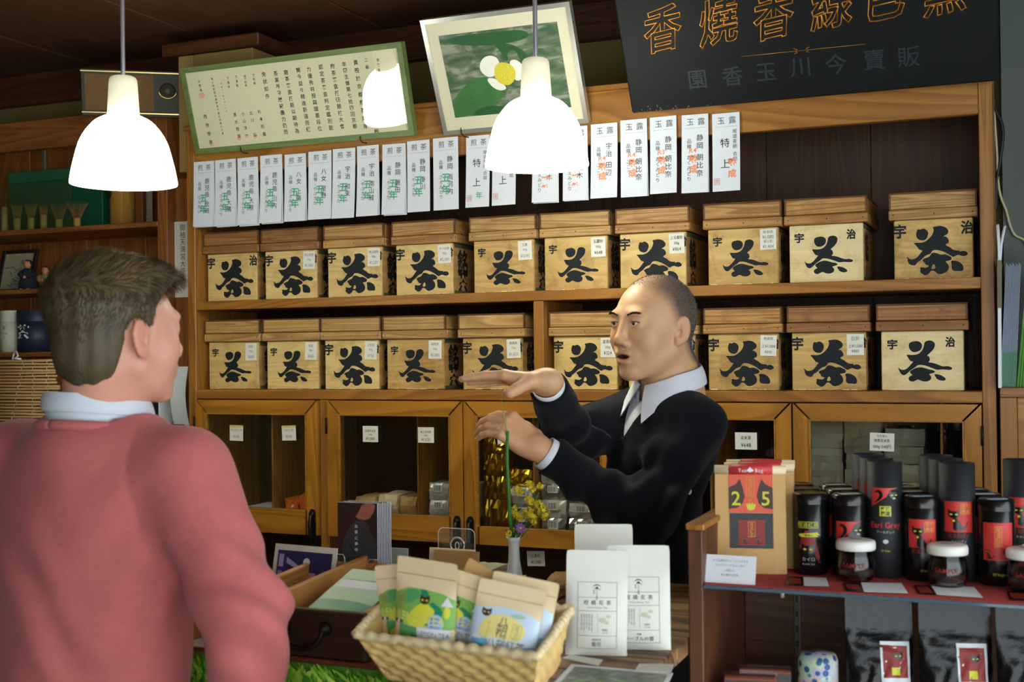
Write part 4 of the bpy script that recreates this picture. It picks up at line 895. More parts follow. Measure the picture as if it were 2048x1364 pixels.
for px0, px1, ys in ((1023, 1068, (1042, 1008, 974)), (1081, 1132, (1063, 1036, 1000, 968, 940)), (1137, 1190, (1063, 1038, 1008, 980))):
    zb = CZ0+.0005
    for i in range(len(ys)-1):
        zt_ = at_y((px0+px1)/2, ys[i+1], .05).z
        if i == 0: pass
        a = at_y(px0, 1000, .05); c = at_y(px1, 1000, .05)
        t = thing('silver_tea_pack', S1, 'tea pack', ((a.x+c.x)/2, .10, zb), (0, 0, 0), 'silver tea packs by the flowers'); w_ = c.x-a.x; h_ = zt_-zb
        sd_ += 1; crumple(w_*.95, .10, h_-.001, sd_+40, .002).build('wrapping', SILVF if (i+px0) % 2 else WHITEP, t)
        k = MB(); rect(k, -w_*.2, w_*.2, h_*.45, h_*.9, -.0535, 0)
        for q in range(9): rect(k, -w_*.17+q*w_*.036, -w_*.17+q*w_*.036+w_*(.012 if q % 3 else .022), h_*.52, h_*.85, -.0539, 1)
        k.build('barcode_label', [TAGPAPER, INK], t); zb = zt_
for px0, px1 in ((857, 876), (877, 906)):
    zb = CZ0+.0005
    for i, py in enumerate((1034, 1000, 966)):
        zt_ = at_y(875, py, .05).z; a = at_y(px0, 1000, .05); c = at_y(px1+ (22 if px0 < 860 else 40), 1000, .05); w_ = c.x-a.x
        if px0 > 870: a = at_y(900, 1000, .05); c = at_y(950, 1000, .05); w_ = c.x-a.x
        h_ = zt_-zb
        t = thing('white_tea_pack', 'white foil tea pack stacked beside the thin partition, above the door handle', 'tea pack', ((a.x+c.x)/2, .10, zb), (0, 0, 0), 'white tea packs behind the second door')
        sd_ += 1; crumple(w_*.95, .10, h_-.001, sd_+70, .0018).build('wrapping', WHITEP if i else SILVF, t)
        k = MB(); rect(k, -w_*.2, w_*.2, h_*.5, h_*.9, -.0535, 0)
        for q in range(9): rect(k, -w_*.17+q*w_*.036, -w_*.17+q*w_*.036+w_*(.012 if q % 3 else .022), h_*.55, h_*.86, -.0539, 1)
        k.build('barcode_label', [TAGPAPER, INK], t); zb = zt_
for i, (px0, px1, pyt, pyb, zb_) in enumerate(((700, 742, 1030, 1060, 0), (745, 788, 1028, 1058, 0), (790, 830, 1028, 1058, 0), (705, 748, 996, 1024, 1), (752, 792, 990, 1022, 1), (794, 830, 992, 1022, 1))):
    a = at_y(px0, pyb, .06); c = at_y(px1, pyb, .06)
    zb0 = CZ0+.0005 if zb_ == 0 else at_y(760, 1028, .06).z+.001; zt_ = at_y(760, 1029 if zb_ == 0 else pyt, .06).z
    t = thing('kraft_tea_packet', 'small kraft paper tea packet stacked behind the second door', 'tea packet', ((a.x+c.x)/2, .14, zb0), (0, 0, R((i*37 % 9)-4)), 'kraft tea packets behind the second door')
    crumple((c.x-a.x)*.9, .14, zt_-zb0-.001, 100+i, .0016).build('wrapping', KRAFT if i % 2 else KRAFTL, t)
pack('orange_tea_bag', 'glossy orange film bag lying behind the first door', 'tea bag', 569, 597, 996, 1026, .06, .12, ORPK, 'orange bags', 130, CZ0+.0005, amp=.004)
pack('orange_tea_bag', 'second orange film bag partly behind the door stile', 'tea bag', 599, 634, 988, 1026, .06, .12, ORPK, 'orange bags', 131, CZ0+.0005, amp=.004)
pack('white_tray', 'white tray behind the first door beside the partition', 'tray', 470, 536, 1018, 1032, .05, .2, PAPER, None, 133, CZ0+.0005, amp=.0006)
rr = random.Random(12)
for ci, (px0, px1, nrow) in enumerate(((1612, 1686, 9), (1688, 1764, 8), (1768, 1850, 7))):
    zb = CZ0+.0005; top = at_y(1700, (838, 842, 856)[ci], .07).z; hh = (top-zb)/nrow
    for i in range(nrow):
        a = at_y(px0, 950, .07); c = at_y(px1, 950, .07)
        if a.x < 1.934: a.x = 1.934
        w_ = min((c.x-a.x)*.96, .107)
        t = thing('grey_paper_packet', 'grey paper tea packet in the tall stacks behind the last door', 'tea packet', ((a.x+c.x)/2+rr.uniform(-.001, .001), .15, zb), (0, 0, R(rr.uniform(-1.2, 1.2))), 'grey paper tea packets')
        crumple(w_, .15, hh-.001, 200+ci*20+i, .0016, (5, 3, 2)).build('wrapping', GREYPK, t); zb += hh
# handwritten cards on the glass and under the doors
def card(px, py, w_px, h_px, lines, y, label, ink=INK, tilt=0.0, yellow=False):
    p = at_y(px, py, y); k_ = (p-CAM).dot(_fw)/FPX; w_, h_ = w_px*k_/math.cos(R(12)), h_px*k_
    t = thing('price_card', label, 'price card', (p.x, y, p.z), (0, tilt, 0), 'price cards on the cabinet glass')
    MB().box(-w_/2, w_/2, -.0008, 0, -h_/2, h_/2).build('card', TAGPAPER, t)
    if yellow: MB().box(-w_/2, w_/2, -.0012, -.0009, h_*.36, h_/2).build('tape', plain('yellow_tape', rgb(214, 204, 120), .5), t)
    k = MB()
    for s, zz_, sz in lines: text_h(k, s, 0, zz_*h_, sz*h_, -.0016, 0, .0, jit=.08, sx=.85)
    k.build('handwriting', ink, t); return t
card(473, 866, 31, 31, [('特上ほうじ茶', .2, .17), ('¥540', -.22, .27)], -.0125, 'faded price card with yellow tape on the first door, 540 yen', INKF, .02, True)
card(578, 866, 32, 30, [('上ほうじ茶', .2, .18), ('¥540', -.22, .27)], -.0125, 'faded price card on the first door, beside the stile', INKF, -.03, True)
card(741, 868, 34, 32, [('玉露玄米茶', .2, .18), ('200g', -.02, .14), ('¥1,080', -.28, .27)], -.0125, 'price card with grey writing on the second door, nearest its hinge', INKG)
card(852, 870, 35, 31, [('極上玄米茶', .2, .18), ('400g', -.02, .14), ('¥1,620', -.28, .27)], -.0125, 'price card on the second door above the white tea packs', INKG)
card(1014, 870, 40, 36, [('特上', .2, .3), ('¥864', -.2, .3)], -.0125, 'price card half hidden behind the lower hand', INK)
card(1492, 882, 43, 34, [('玄米茶', .2, .24), ('¥648', -.22, .32)], -.0125, 'price card reading 648 yen beside the shopkeeper\'s back', INK)
card(1764, 884, 46, 36, [('もち米入', .34, .17), ('抹茶玄米茶', .08, .2), ('100g 540円', -.25, .24)], -.0125, 'price card reading 540 yen on the last door', INK, .03)
card(1072, 1117, 37, 30, [('上青柳', .2, .26), ('¥1,080', -.22, .3)], .018, 'price card for green willow tea under the doors behind the vase', INK, -.05)

# ================================================================ the counter
TZ = 0.90
W_TAB = wood('weathered_cedar', rgb(172, 130, 82), rgb(66, 40, 20), 'x', ring=6.0, rough=.6, grain=.75, stretch=9, blotch=.35, bump=.5)
YF0, YB0 = -1.80, -0.66; XT0, XT1 = 1.60, at_y(1374, 1060, -1.160).x-.002
tb = thing('plank_table', 'weathered cedar plank table carrying the basket and white pouches', 'table', ((XT0+XT1)/2, -1.2, FZ))
cxm = (XT0+XT1)/2
np_ = 6
for i in range(np_):
    ya = YF0+(YB0-YF0)*i/np_; yb2 = YF0+(YB0-YF0)*(i+1)/np_
    MB().bbox(XT0-cxm, XT1-cxm, ya+1.2+.0008, yb2+1.2-.0008, TZ-FZ-.03, TZ-FZ, .0025).build('plank', W_TAB, tb)
for x_ in (XT0+.04, XT1-.04):
    for y_ in (YF0+.05, YB0-.05): MB().bbox(x_-cxm-.025, x_-cxm+.025, y_+1.2-.025, y_+1.2+.025, 0, TZ-FZ-.03, .003).build('leg', W_DARK['z'], tb)
MB().bbox(XT0+.02-cxm, XT0+.04-cxm, YF0+1.2+.03, YB0+1.2-.03, TZ-FZ-.11, TZ-FZ-.03, .002).build('apron', W_DARK['y'], tb)
XC0, XC1 = 1.10, 1.595; YC0, YC1 = -1.50, -0.72
ch = thing('counter_chest', 'dark wooden counter chest beneath the open drawer with leafy green front', 'counter', ((XC0+XC1)/2, -1.1, FZ)); cxm = (XC0+XC1)/2
MB().bbox(XC0-cxm, XC1-cxm, YC0+1.1-.006, YC1+1.1, TZ-FZ-.009, TZ-FZ, .002).build('counter_top', wood('red_brown_lacquer', rgb(104, 52, 30), rgb(60, 28, 16), 'x', rough=.4), ch)
MB().bbox(XC0-cxm+.01, XC1-cxm-.01, YC0+1.1+.022, YC1+1.1-.01, .12, TZ-FZ-.009, .003).build('carcass', W_DARK['x'], ch)
MB().bbox(XC0-cxm+.03, XC1-cxm-.03, YC0+1.1+.10, YC1+1.1-.04, 0, .12, .003).build('plinth', W_DARK['x'], ch)
LEAFG = [plain('tea_leaf_%d' % i, c, .55, var=.15, nscale=40) for i, c in enumerate((rgb(104, 176, 42), rgb(146, 206, 58), rgb(192, 226, 96), rgb(66, 128, 32)))]
rr = random.Random(4); k = MB()
for i in range(3200):                                  # young tea shoots massed on the front
    x_ = rr.uniform(XC0+.02, XC1-.005)-cxm; z_ = rr.uniform(.58, TZ-.028)-FZ; y_ = YC0+1.1+.014-rr.uniform(0, .022)
    a = rr.gauss(0, .45); ln = rr.uniform(.018, .036); w_ = rr.uniform(.0035, .006); d = (math.sin(a), -rr.uniform(.05, .5), math.cos(a)); n_ = (math.cos(a), 0, -math.sin(a))
    p = [(x_+d[0]*ln*t_, y_+d[1]*ln*t_, z_+d[2]*ln*t_) for t_ in (0, .45, 1)]
    z_lim = TZ-FZ-.010
    if p[2][2] > z_lim: continue
    k.add([p[0], (p[1][0]+n_[0]*w_, p[1][1], p[1][2]+n_[2]*w_), p[2], (p[1][0]-n_[0]*w_, p[1][1], p[1][2]-n_[2]*w_)], [(0, 1, 2, 3)], rr.choice((0, 0, 1, 1, 1, 2, 3)), True)
stuff(k.build('leafy_front', LEAFG, ch))
MB().box(XC0-cxm+.01, XC1-cxm-.005, YC0+1.1+.0145, YC0+1.1+.0215, .58-FZ, TZ-FZ-.0092).build('front_panel', plain('deep_green_panel', rgb(84, 150, 40), .8), ch)

# ---------------------------------------------------------------- loose drawer used as a tray
fr = at_z(738, 1222, .985); fl = at_z(430, 1194, .985); DW = fr.x-fl.x; DD = .36; DH = .082
DRM = Matrix.Translation((fr.x, -1.505, TZ+.001)) @ Matrix.Rotation(R(3.0), 4, 'X')
dr = thing('wooden_drawer', 'old wooden drawer with dark front and iron ring pull used as a tray', 'drawer', M=DRM)
W_DRF = wood('blackened_front', rgb(58, 36, 22), rgb(30, 18, 10), 'x', rough=.4, coat=.2); W_DRS = wood('drawer_pine', rgb(190, 134, 68), rgb(142, 92, 40), 'y', ring=12, grain=.6, rough=.6)
MB().bbox(-DW, 0, 0, .016, 0, DH, .003).build('front', W_DRF, dr)
MB().bbox(-.016, -.002, .016, DD, .004, DH-.002, .002).build('side', W_DRS, dr); MB().bbox(-DW+.002, -DW+.014, .016, DD, .004, DH-.002, .002).build('side', W_DRS, dr)
ml = at_z(553, 1201, .985).x-fr.x
MB().bbox(ml-.006, ml+.005, .016, DD, .004, DH+.012, .002).build('divider', W_DRS, dr)
MB().bbox(-DW+.014, -.016, DD-.014, DD, .004, DH-.002, .002).build('back', W_DRS, dr); MB().box(-DW+.014, -.016, .016, DD-.014, .004, .012).build('bottom', W_DRS, dr)
hx = at_z(620, 1265, .94).x-fr.x
MB().tube([(hx+.040*math.cos(a), -.010-.006*abs(math.sin(a)), .052+.034*math.sin(a)) for a in [math.pi+math.pi*i/16 for i in range(17)]], .0045, 8).build('ring_pull', IRON, dr)
for s in (-1, 1): MB().lathe([(0, .012), (.006, .010), (.010, .004), (.013, .0), (0, 0)], 14, M=Matrix.Translation((hx+s*.040, 0, .052)) @ Matrix.Rotation(R(90), 4, 'X')).build('pull_rosette', IRON, dr)
zf = TZ+.018                                            # floor of the drawer
# brochures in an acrylic holder, standing in the drawer
bp = at_z(700, 1200, .93); BY = bp.y+.03
hd = thing('brochure_holder', 'clear acrylic holder standing in the drawer full of brochures', 'holder', (bp.x, BY, zf+.004), (0, 0, R(3)))
ACR = glassy('clear_acrylic', (.95, .96, .97, 1), .02, .07)
BWd, BHt = .088, .195
MB().box(-BWd/2-.003, BWd/2+.003, .048, .0505, 0, .15).build('back_plate', ACR, hd); MB().box(-BWd/2-.003, BWd/2+.003, -.004, .0505, -.003, 0).build('base', ACR, hd)
k = MB(); w2 = BWd/2+.003
poly(k, [(-w2, 0), (w2, 0), (w2, .085), (w2*.62, .085), (w2*.52, .078), (w2*.48, .045), (w2*.4, .036), (-w2*.4, .036), (-w2*.5, .045), (-w2*.55, .085), (-w2*.62, .092), (-w2, .092)], -.0035)
k.build('front_plate', ACR, hd)
k = MB(); k.tube([(p_[0], -.0042, p_[1]) for p_ in [(w2, .085), (w2*.62, .085), (w2*.52, .078), (w2*.48, .045), (w2*.4, .036), (-w2*.4, .036), (-w2*.5, .045), (-w2*.55, .085), (-w2*.62, .092), (-w2, .092)]], .0009, 6); k.build('polished_edge', CHROME, hd)
for s in (-1, 1): MB().box(s*w2-.001, s*w2+.001, -.004, .05, 0, .088).build('side_plate', ACR, hd)
COVER = plain('brochure_cover', rgb(38, 28, 27), .35, var=.1, coat=.3); TEAHEAP = plain('print_tea_leaves', rgb(44, 46, 44), .6, var=.5, nscale=300, bump=.6, bscale=350); FLESH = plain('print_hand', rgb(150, 92, 76), .5, var=.1)
nb = 9
for i in range(nb):
    t = thing('brochure', 'dark tea brochure with hands full of leaf on its cover, front of the holder' if i == 0 else 'brochure stacked behind the front one in the acrylic holder', 'brochure', (bp.x+.0012*i, BY+.0005+i*.0045, zf+.0045), (R(-.6), 0, R(3)), 'brochures in the acrylic holder')
    MB().box(-BWd/2, BWd/2, .0006, .0038, 0, BHt-.0008*(i % 3)).build('pages', PAPER, t)
    MB().box(-BWd/2, BWd/2, 0, .0006, 0, BHt-.0008*(i % 3)).build('cover', COVER, t)
    if i == 0:
        k = MB(); poly(k, [(-.036, .10), (-.028, .13), (-.012, .155), (.004, .162), (.022, .158), (.028, .140), (.034, .128), (.043, .122), (.0435, .085), (.03, .068), (.01, .062), (-.012, .066), (-.03, .075)], -.0004, 0, 2)
        poly(k, [(-.006, .164), (.004, .178), (.012, .1945), (.040, .1945), (.038, .180), (.024, .160)], -.0003, 1, 1); poly(k, [(.010, .062), (.026, .068), (.0435, .09), (.0435, .066), (.03, .056), (.014, .054)], -.0005, 1, 1)
        poly(k, [(-.03, .07), (-.024, .066), (-.02, .072), (-.026, .077)], -.0005, 1, 1)
        text_v(k, 'お茶に夢中', -.002, .152, .0075, -.0009, 2, pitch=1.55)
        put_glyph(k, '茶', -.002, .047, .013, -.0007, 2, .03)
        k.tube([(-.002+p_[0], -.0007, .026+p_[1]) for p_ in [(-.008, .013), (-.007, .010), (-.012, .004), (-.012, -.008), (-.007, -.016), (.007, -.016), (.012, -.008), (.012, .004), (.007, .010), (.008, .013), (-.008, .013)]], .0005, 4, 2)
        put_glyph(k, '八', -.002, .026, .010, -.0007, 2, .02); text_h(k, '今川', -.002, .034, .005, -.0007, 2); put_glyph(k, '人', -.002, .018, .009, -.0007, 2)
        k.build('cover_print', [TEAHEAP, FLESH, PAPER], t)
# postcard leaning at the drawer's left compartment
pc0 = at_z(597, 1190, .93)
t = thing('postcard', 'postcard of a moonlit street of wooden houses leaning in the drawer', 'postcard', (pc0.x+.018, -1.505+.30, zf), (R(-12), 0, R(-6)))
MB().box(-.078, .078, 0, .0012, 0, .115).build('card', plain('card_cream', rgb(226, 226, 208), .6, var=.02), t)
k = MB(); rect(k, -.068, .068, .012, .103, -.0004, 0); oval(k, .006, .082, .0085, .0085, -.0007, 1)
poly(k, [(-.068, .012), (-.068, .103), (-.05, .101), (-.044, .088), (-.046, .012)], -.0006, 2); rect(k, -.064, -.052, .07, .095, -.0009, 3); rect(k, -.064, -.053, .03, .062, -.0009, 3)
poly(k, [(-.044, .09), (.004, .066), (.004, .06), (-.044, .078)], -.0008, 3); poly(k, [(-.042, .074), (.004, .056), (.004, .012), (-.042, .012)], -.0008, 2)
for i in range(5): rect(k, -.036+i*.0085, -.031+i*.0085, .02, .062-i*.002, -.0010, 4)
poly(k, [(.006, .062), (.03, .062), (.034, .05), (.034, .012), (.006, .012)], -.0008, 5); poly(k, [(.034, .012), (.034, .055), (.05, .07), (.068, .062), (.068, .012)], -.0008, 6)
k.build('print', [plain('night_navy', rgb(44, 48, 92), .5, var=.2, nscale=60), PAPER, plain('night_purple', rgb(66, 52, 128), .5), plain('pale_lilac', rgb(176, 176, 214), .5), plain('lit_window', rgb(226, 214, 178), .5), plain('dusk_pink', rgb(196, 150, 172), .5), plain('night_violet', rgb(84, 62, 140), .5)], t)
# pale green packet lying in the drawer
gp = at_z(712, 1188, .985)
def pouch_fy(w_, h_, d_):
    def f(x, z):
        u = max(-1, min(1, 2*x/w_)); v = max(0, min(1, z/h_))
        pv = min(1, v/.16)**.6*max(0.0, 1-max(0, (v-.25)/.53))**.8 if v < .78 else 0.0
        return -d_*(max(0, 1-u*u)**.55)*pv*.9-.0006
    return f
def pouch(name, label, cat, M, w_, h_, d_, mat, grp, art=None, artmats=None, seal=None, rnd=.004, crease=0.0):
    t = thing(name, label, cat, M=M, group=grp); f0 = pouch_fy(w_, h_, d_); n = 14; nv = 18; f = f0
    if crease:                                          # stiff film buckles in sharp diagonal creases
        n = 28; nv = 40; ph = w_*90+M.translation.x*40
        f = lambda x, z: f0(x, z)-crease*abs(math.sin(x*75+z*60+ph+2.4*math.sin(z*60-x*30+ph)))*min(1, z/h_*4)*(1 if z < h_*.8 else .3)
    def edge(u, v):                                     # rounded upper corners
        x = (u-.5)*w_; z = v*h_
        if z > h_-rnd and abs(x) > w_/2-rnd:
            cx_, cz_ = math.copysign(w_/2-rnd, x), h_-rnd; q = Vector((x-cx_, z-cz_))
            if q.length > rnd: q = q.normalized()*rnd; x, z = cx_+q.x, cz_+q.y
        return x, z
    mb = MB()
    mb.grid(lambda u, v: (edge(u, v)[0], f(*edge(u, v)), edge(u, v)[1]), n, nv); mb.grid(lambda u, v: (edge(1-u, v)[0], -f(*edge(1-u, v)), edge(1-u, v)[1]), n, nv)
    mb.build('pouch_body', mat, t)
    sl = MB(); sl.grid(lambda u, v: ((u-.5)*w_*.96, -.0012, h_*(.80+.012*v)), 4, 1); sl.build('zip_seal', seal or mat, t)
    if art:
        k = MB(); art(k, w_, h_); o = conform(k, lambda x, z, y: (x, f(x, z)-.0004+y, z), .007); o.build('label_print', artmats, t)
    return t
def art_green(k, w_, h_): rect(k, -w_/2, w_/2, h_*.02, h_*.62, -.0002, 0); rect(k, -w_*.5, w_*.5, h_*.02, h_*.36, -.0004, 1); rect(k, -w_*.42, w_*.3, h_*.62, h_*.78, -.0004, 2)
GM = Matrix.Translation((gp.x-.01, -1.505+.035, TZ+.052)) @ Matrix.Rotation(R(-9), 4, 'Z') @ Matrix.Rotation(R(-68), 4, 'X')
pouch('green_packet', 'pale green tea packet with watercolour band lying in the drawer', 'tea packet', GM, .125, .17, .010, plain('mint_paper', rgb(188, 214, 180), .5, var=.03), None, art_green, [plain('mint_print', rgb(172, 206, 172), .5, var=.04), plain('watercolour_green', rgb(108, 168, 132), .5, var=.12, nscale=14), PAPER])

# ---------------------------------------------------------------- things standing farther back on the counter
def standing(name, label, cat, px0, px1, pyt, pyb, Y, m, th=.002, lean=-10, zb=TZ, part='sheet', grp=None):
    a, c = at_y(px0, pyb, Y), at_y(px1, pyb, Y); h_ = at_y((px0+px1)/2, pyt, Y).z-zb
    t = thing(name, label, cat, ((a.x+c.x)/2, Y, zb+.0005), (R(lean), 0, 0), grp)
    MB().bbox(-(c.x-a.x)/2, (c.x-a.x)/2, 0, th, 0, h_/math.cos(R(lean)), min(.0008, th/3)).build(part, m, t)
    return t
standing('grey_envelope', 'grey translucent envelope standing behind the brochures', 'envelope', 768, 812, 1098, 1190, -1.02, plain('grey_vellum', rgb(150, 152, 146), .5, var=.04), .004, -6)
kz = standing('kraft_envelope', 'kraft envelope standing in front of the acrylic stand', 'envelope', 866, 956, 1103, 1200, -0.99, KRAFTD, .003, -5, grp='kraft envelopes')
standing('kraft_envelope', 'kraft envelope with pale edge behind the foremost one', 'envelope', 856, 948, 1099, 1198, -0.97, KRAFTL, .003, -5, grp='kraft envelopes')
a = at_y(877, 1105, -.93); c = at_y(950, 1105, -.93); zt_ = at_y(915, 1057, -.93).z
t = thing('acrylic_stand', 'clear acrylic stand with round badge behind the kraft envelopes', 'stand', ((a.x+c.x)/2, -.93, TZ)); w2 = (c.x-a.x)/2; h_ = zt_-TZ
k = MB(); rp_ = [(w2-.012+.012*math.cos(q), h_-.012+.012*math.sin(q)) for q in [math.pi/2*i/5 for i in range(6)]]
k.prism([(-w2, 0), (w2, 0)]+rp_+[(-p_[0], p_[1]) for p_ in rp_[::-1]], 0, .003); k.build('plate', ACR, t)
MB().tube([(p_[0], -.0005, p_[1]) for p_ in [(w2, 0)]+rp_+[(-q_[0], q_[1]) for q_ in rp_[::-1]]+[(-w2, 0)]], .0011, 6).build('polished_edge', plain('clear_edge', rgb(200, 190, 188), .2, var=0), t)
MB().tube([(.003+.016*math.cos(q), -.002, h_-.035+.016*math.sin(q)) for q in [2*math.pi*i/24 for i in range(25)]], .0022, 6).build('badge_ring', plain('clear_ring', rgb(206, 202, 196), .15, var=0, metal=.4), t)
MB().lathe([(0, .002), (.012, .002), (.013, 0), (0, 0)], 20, M=Matrix.Translation((.003, -.001, h_-.035)) @ Matrix.Rotation(R(90), 4, 'X')).build('badge', plain('badge_dark', rgb(70, 58, 48), .3), t)
k = MB(); k.tube([(.003+.0045*math.cos(q), -.0035, h_-.036+.0075*math.sin(q)) for q in [2*math.pi*i/16 for i in range(17)]], .0009, 5); k.build('badge_mark', PAPER, t)
MB().box(-w2, w2, 0, .05, 0, .002).build('foot', ACR, t)
# paper packets behind the vase
for i, (px0, px1, py, yy, mm_) in enumerate(((972, 1022, 1166, -.84, GREYPK), (972, 1020, 1182, -.84, KRAFTD), (1090, 1140, 1182, -.76, KRAFT))):
    a, c = at_z(px0, py, TZ), at_z(px1, py, TZ)
    zb_ = TZ+.0005+(.024 if i == 0 else 0)
    t = thing('paper_packet', ('grey paper packet on top beside the vase', 'kraft packet under the grey one beside the vase', 'flat kraft packet behind the white pouches')[i], 'tea packet', ((a.x+c.x)/2-(.01 if i == 0 else 0), yy, zb_), (0, 0, R(6*i-4)))
    crumple(.075, .10, .022, 300+i, .0015).build('wrapping', mm_, t)
# ---------------------------------------------------------------- bud vase with flowers
vp = at_z(1029, 1186, TZ)
va = thing('bud_vase', 'slim white bud vase holding yellow and purple flowers on the counter', 'vase', (vp.x, vp.y, TZ))
k_ = (vp-CAM).dot(_fw)/FPX; VH = (1186-1075)*k_
MILK = plain('milk_glass', rgb(222, 230, 222), .2, var=.02, coat=.4)
MB().lathe([(0, 0), (.019, 0), (.021, .004), (.021, .02), (.0175, VH*.35), (.0125, VH*.6), (.0115, VH*.8), (.0135, VH*.95), (.0165, VH), (.0150, VH), (.011, VH*.93), (.0095, VH*.8), (.0095, VH*.6)], 28).build('body', MILK, va)
MB().tube([(.016*(1+.07*math.cos(8*q))*math.cos(q), .016*(1+.07*math.cos(8*q))*math.sin(q), VH+.0005) for q in [2*math.pi*i/48 for i in range(49)]], .0014, 6).build('scalloped_rim', MILK, va)
STEM = plain('stem_green', rgb(58, 128, 50), .5, var=.1); YEL = plain('petal_yellow', rgb(238, 214, 40), .5, var=.1, nscale=80); PURP = plain('petal_purple', rgb(156, 110, 196), .5, var=.08); LEAFV = plain('flower_leaf', rgb(54, 92, 46), .5, var=.12)
def vl(px, py, dy=0.0):
    p = at_y(px, py, vp.y+dy); return (p.x-vp.x, dy, p.z-TZ)
gs = thing('grass_stem', 'long green grass stem rising from the vase past the hand', 'flower', (vp.x, vp.y, TZ), group='flowers in the bud vase')
MB().tube([vl(1026, 1080, -.0), vl(1020, 1040, -.005), vl(1017, 980, -.01), vl(1014, 920, -.015), vl(1015, 862, -.02)], [.0042, .0042, .004, .0037, .0032], 8).build('stem', STEM, gs)
MB().tube([vl(1015, 870, -.019), vl(1011, 850, -.02), vl(1006, 828, -.022), vl(1003, 798, -.024)], [.0015, .0012, .0009, .0004], 6).build('blade', plain('pale_stem', rgb(120, 160, 70), .5), gs)
def blossom(pos, r_, seed, parent):
    rr = random.Random(seed); k = MB()
    for i in range(26):                                # rounded cluster of tiny florets
        d = Vector((rr.gauss(0, 1), rr.gauss(0, 1), rr.gauss(0, 1))).normalized(); c_ = Vector(pos)+d*r_*rr.uniform(.5, 1.0)
        q = Matrix.Translation(c_) @ Matrix.Rotation(rr.uniform(0, 6), 4, d) @ d.to_track_quat('Z', 'Y').to_matrix().to_4x4(); s_ = r_*rr.uniform(.34, .5); vs = [(0, 0, 0)]
        for j in range(10): a_ = 2*math.pi*j/10; f_ = s_*(1.0 if j % 2 == 0 else .5); vs.append((f_*math.cos(a_), f_*math.sin(a_), s_*.25 if j % 2 == 0 else 0))
        k.add(vs, [(0, 1+j, 1+(j+1) % 10) for j in range(10)], 0, False, q)
    return k.build('flower_head', YEL, parent)
def leafblade(mb, p, d, ln, w_):
    p = Vector(p); d = Vector(d).normalized(); s_ = d.cross(Vector((0, 1, .2))).normalized()
    mb.add([p, p+d*ln*.45+s_*w_, p+d*ln, p+d*ln*.45-s_*w_], [(0, 1, 2, 3)], 0, True)
for i, (tgt, heads, lab) in enumerate((((1078, 985), [(1060, 970, 8), (1065, 978, 7), (1079, 972, 6)], 'tall yellow flower spray at the top of the bunch'), ((1040, 985), [(1037, 982, 8), (1042, 985, 5)], 'small yellow flower spray near the green stem'),
        ((1085, 1025), [(1080, 1012, 9), (1086, 1024, 10), (1090, 1032, 7), (1058, 1000, 7), (1063, 1004, 6)], 'widest yellow flower spray beside the sweater sleeve'), ((1060, 1035), [(1055, 1025, 9), (1064, 1034, 10), (1068, 1044, 6), (1062, 1026, 7)], 'middle yellow flower spray above the purple flower'), ((1032, 1030), [(1029, 1020, 7), (1033, 1030, 9), (1040, 1034, 7)], 'yellow flower spray low beside the green stem'), ((1018, 1066), [(1017, 1066, 6)], 'single small yellow flower at the vase rim'))):
    t = thing('yellow_flower', lab, 'flower', (vp.x, vp.y, TZ), group='flowers in the bud vase'); dy0 = (-.012, .0, -.016, -.010, .006, -.014)[i]
    MB().tube([vl(1027, 1090, 0), vl((1027+tgt[0])/2, (1078+tgt[1])/2+8, dy0*.5), vl(tgt[0], tgt[1], dy0)], [.0014, .0012, .0009], 6).build('stem', STEM, t)
    for j, (hx_, hy_, hr) in enumerate(heads):
        q = vl(hx_, hy_, dy0-.004*j); blossom(q, hr*k_*1.3, i*10+j, t)
    k = MB(); rr = random.Random(i+50)
    for j in range(5):
        f_ = rr.uniform(.2, .9); b0 = Vector(vl(1027, 1078, 0)).lerp(Vector(vl(tgt[0], tgt[1], dy0)), f_); leafblade(k, b0, (rr.uniform(-1, 1), rr.uniform(-.6, .2), rr.uniform(-.1, .8)), rr.uniform(.010, .018), .0025)
    k.build('leaves', LEAFV, t)
t = thing('purple_flower', 'purple star shaped flower over the vase rim', 'flower', (vp.x, vp.y, TZ), group='flowers in the bud vase')
MB().tube([vl(1028, 1088, 0), vl(1034, 1070, -.012), vl(1041, 1058, -.02)], .001, 6).build('stem', STEM, t)
pc_ = Vector(vl(1042, 1056, -.021))
for j in range(9):
    a_ = 2*math.pi*j/9+.2; k = MB(); k.add([(0, 0, 0), (.0035, -.001, .007), (0, -.002, .0135), (-.0035, -.001, .007)], [(0, 1, 2, 3)], 0, True, Matrix.Translation(pc_) @ Matrix.Rotation(a_, 4, 'Y')); k.build('petal', PURP, t)
k = MB().lathe([(0, -.003), (.003, -.001), (.003, .001), (0, .002)], 10, M=Matrix.Translation(pc_+Vector((0, -.002, 0)))); k.build('flower_centre', YEL, t)

# ---------------------------------------------------------------- wicker basket of pouches
FLb, FRb = at_d(710, 1270, 1.854), at_d(1075, 1312, 1.71); bw_ = (FRb-FLb).length; byaw = math.atan2(FRb.y-FLb.y, FRb.x-FLb.x)
BM = Matrix.Translation((FLb+FRb)/2) @ Matrix.Rotation(byaw, 4, 'Z') @ Matrix.Rotation(R(21), 4, 'X')
BZ = -.085; BDp = .122
BM0 = BM @ Matrix.Translation((0, BDp/2, BZ))
bk = thing('wicker_basket', 'pale woven palm basket of tea pouches tipped towards the customer', 'basket', M=BM0)
WEAVE = plain('palm_weave', rgb(218, 186, 118), .6, var=.16, nscale=35, bump=.3, bscale=300)
RIMM = plain('palm_rim', rgb(224, 204, 156), .6, var=.12, nscale=60, bump=.4, bscale=300)
tx, ty = bw_/2, BDp/2; fx_, fy_ = tx-.030, ty-.012; HB = -BZ
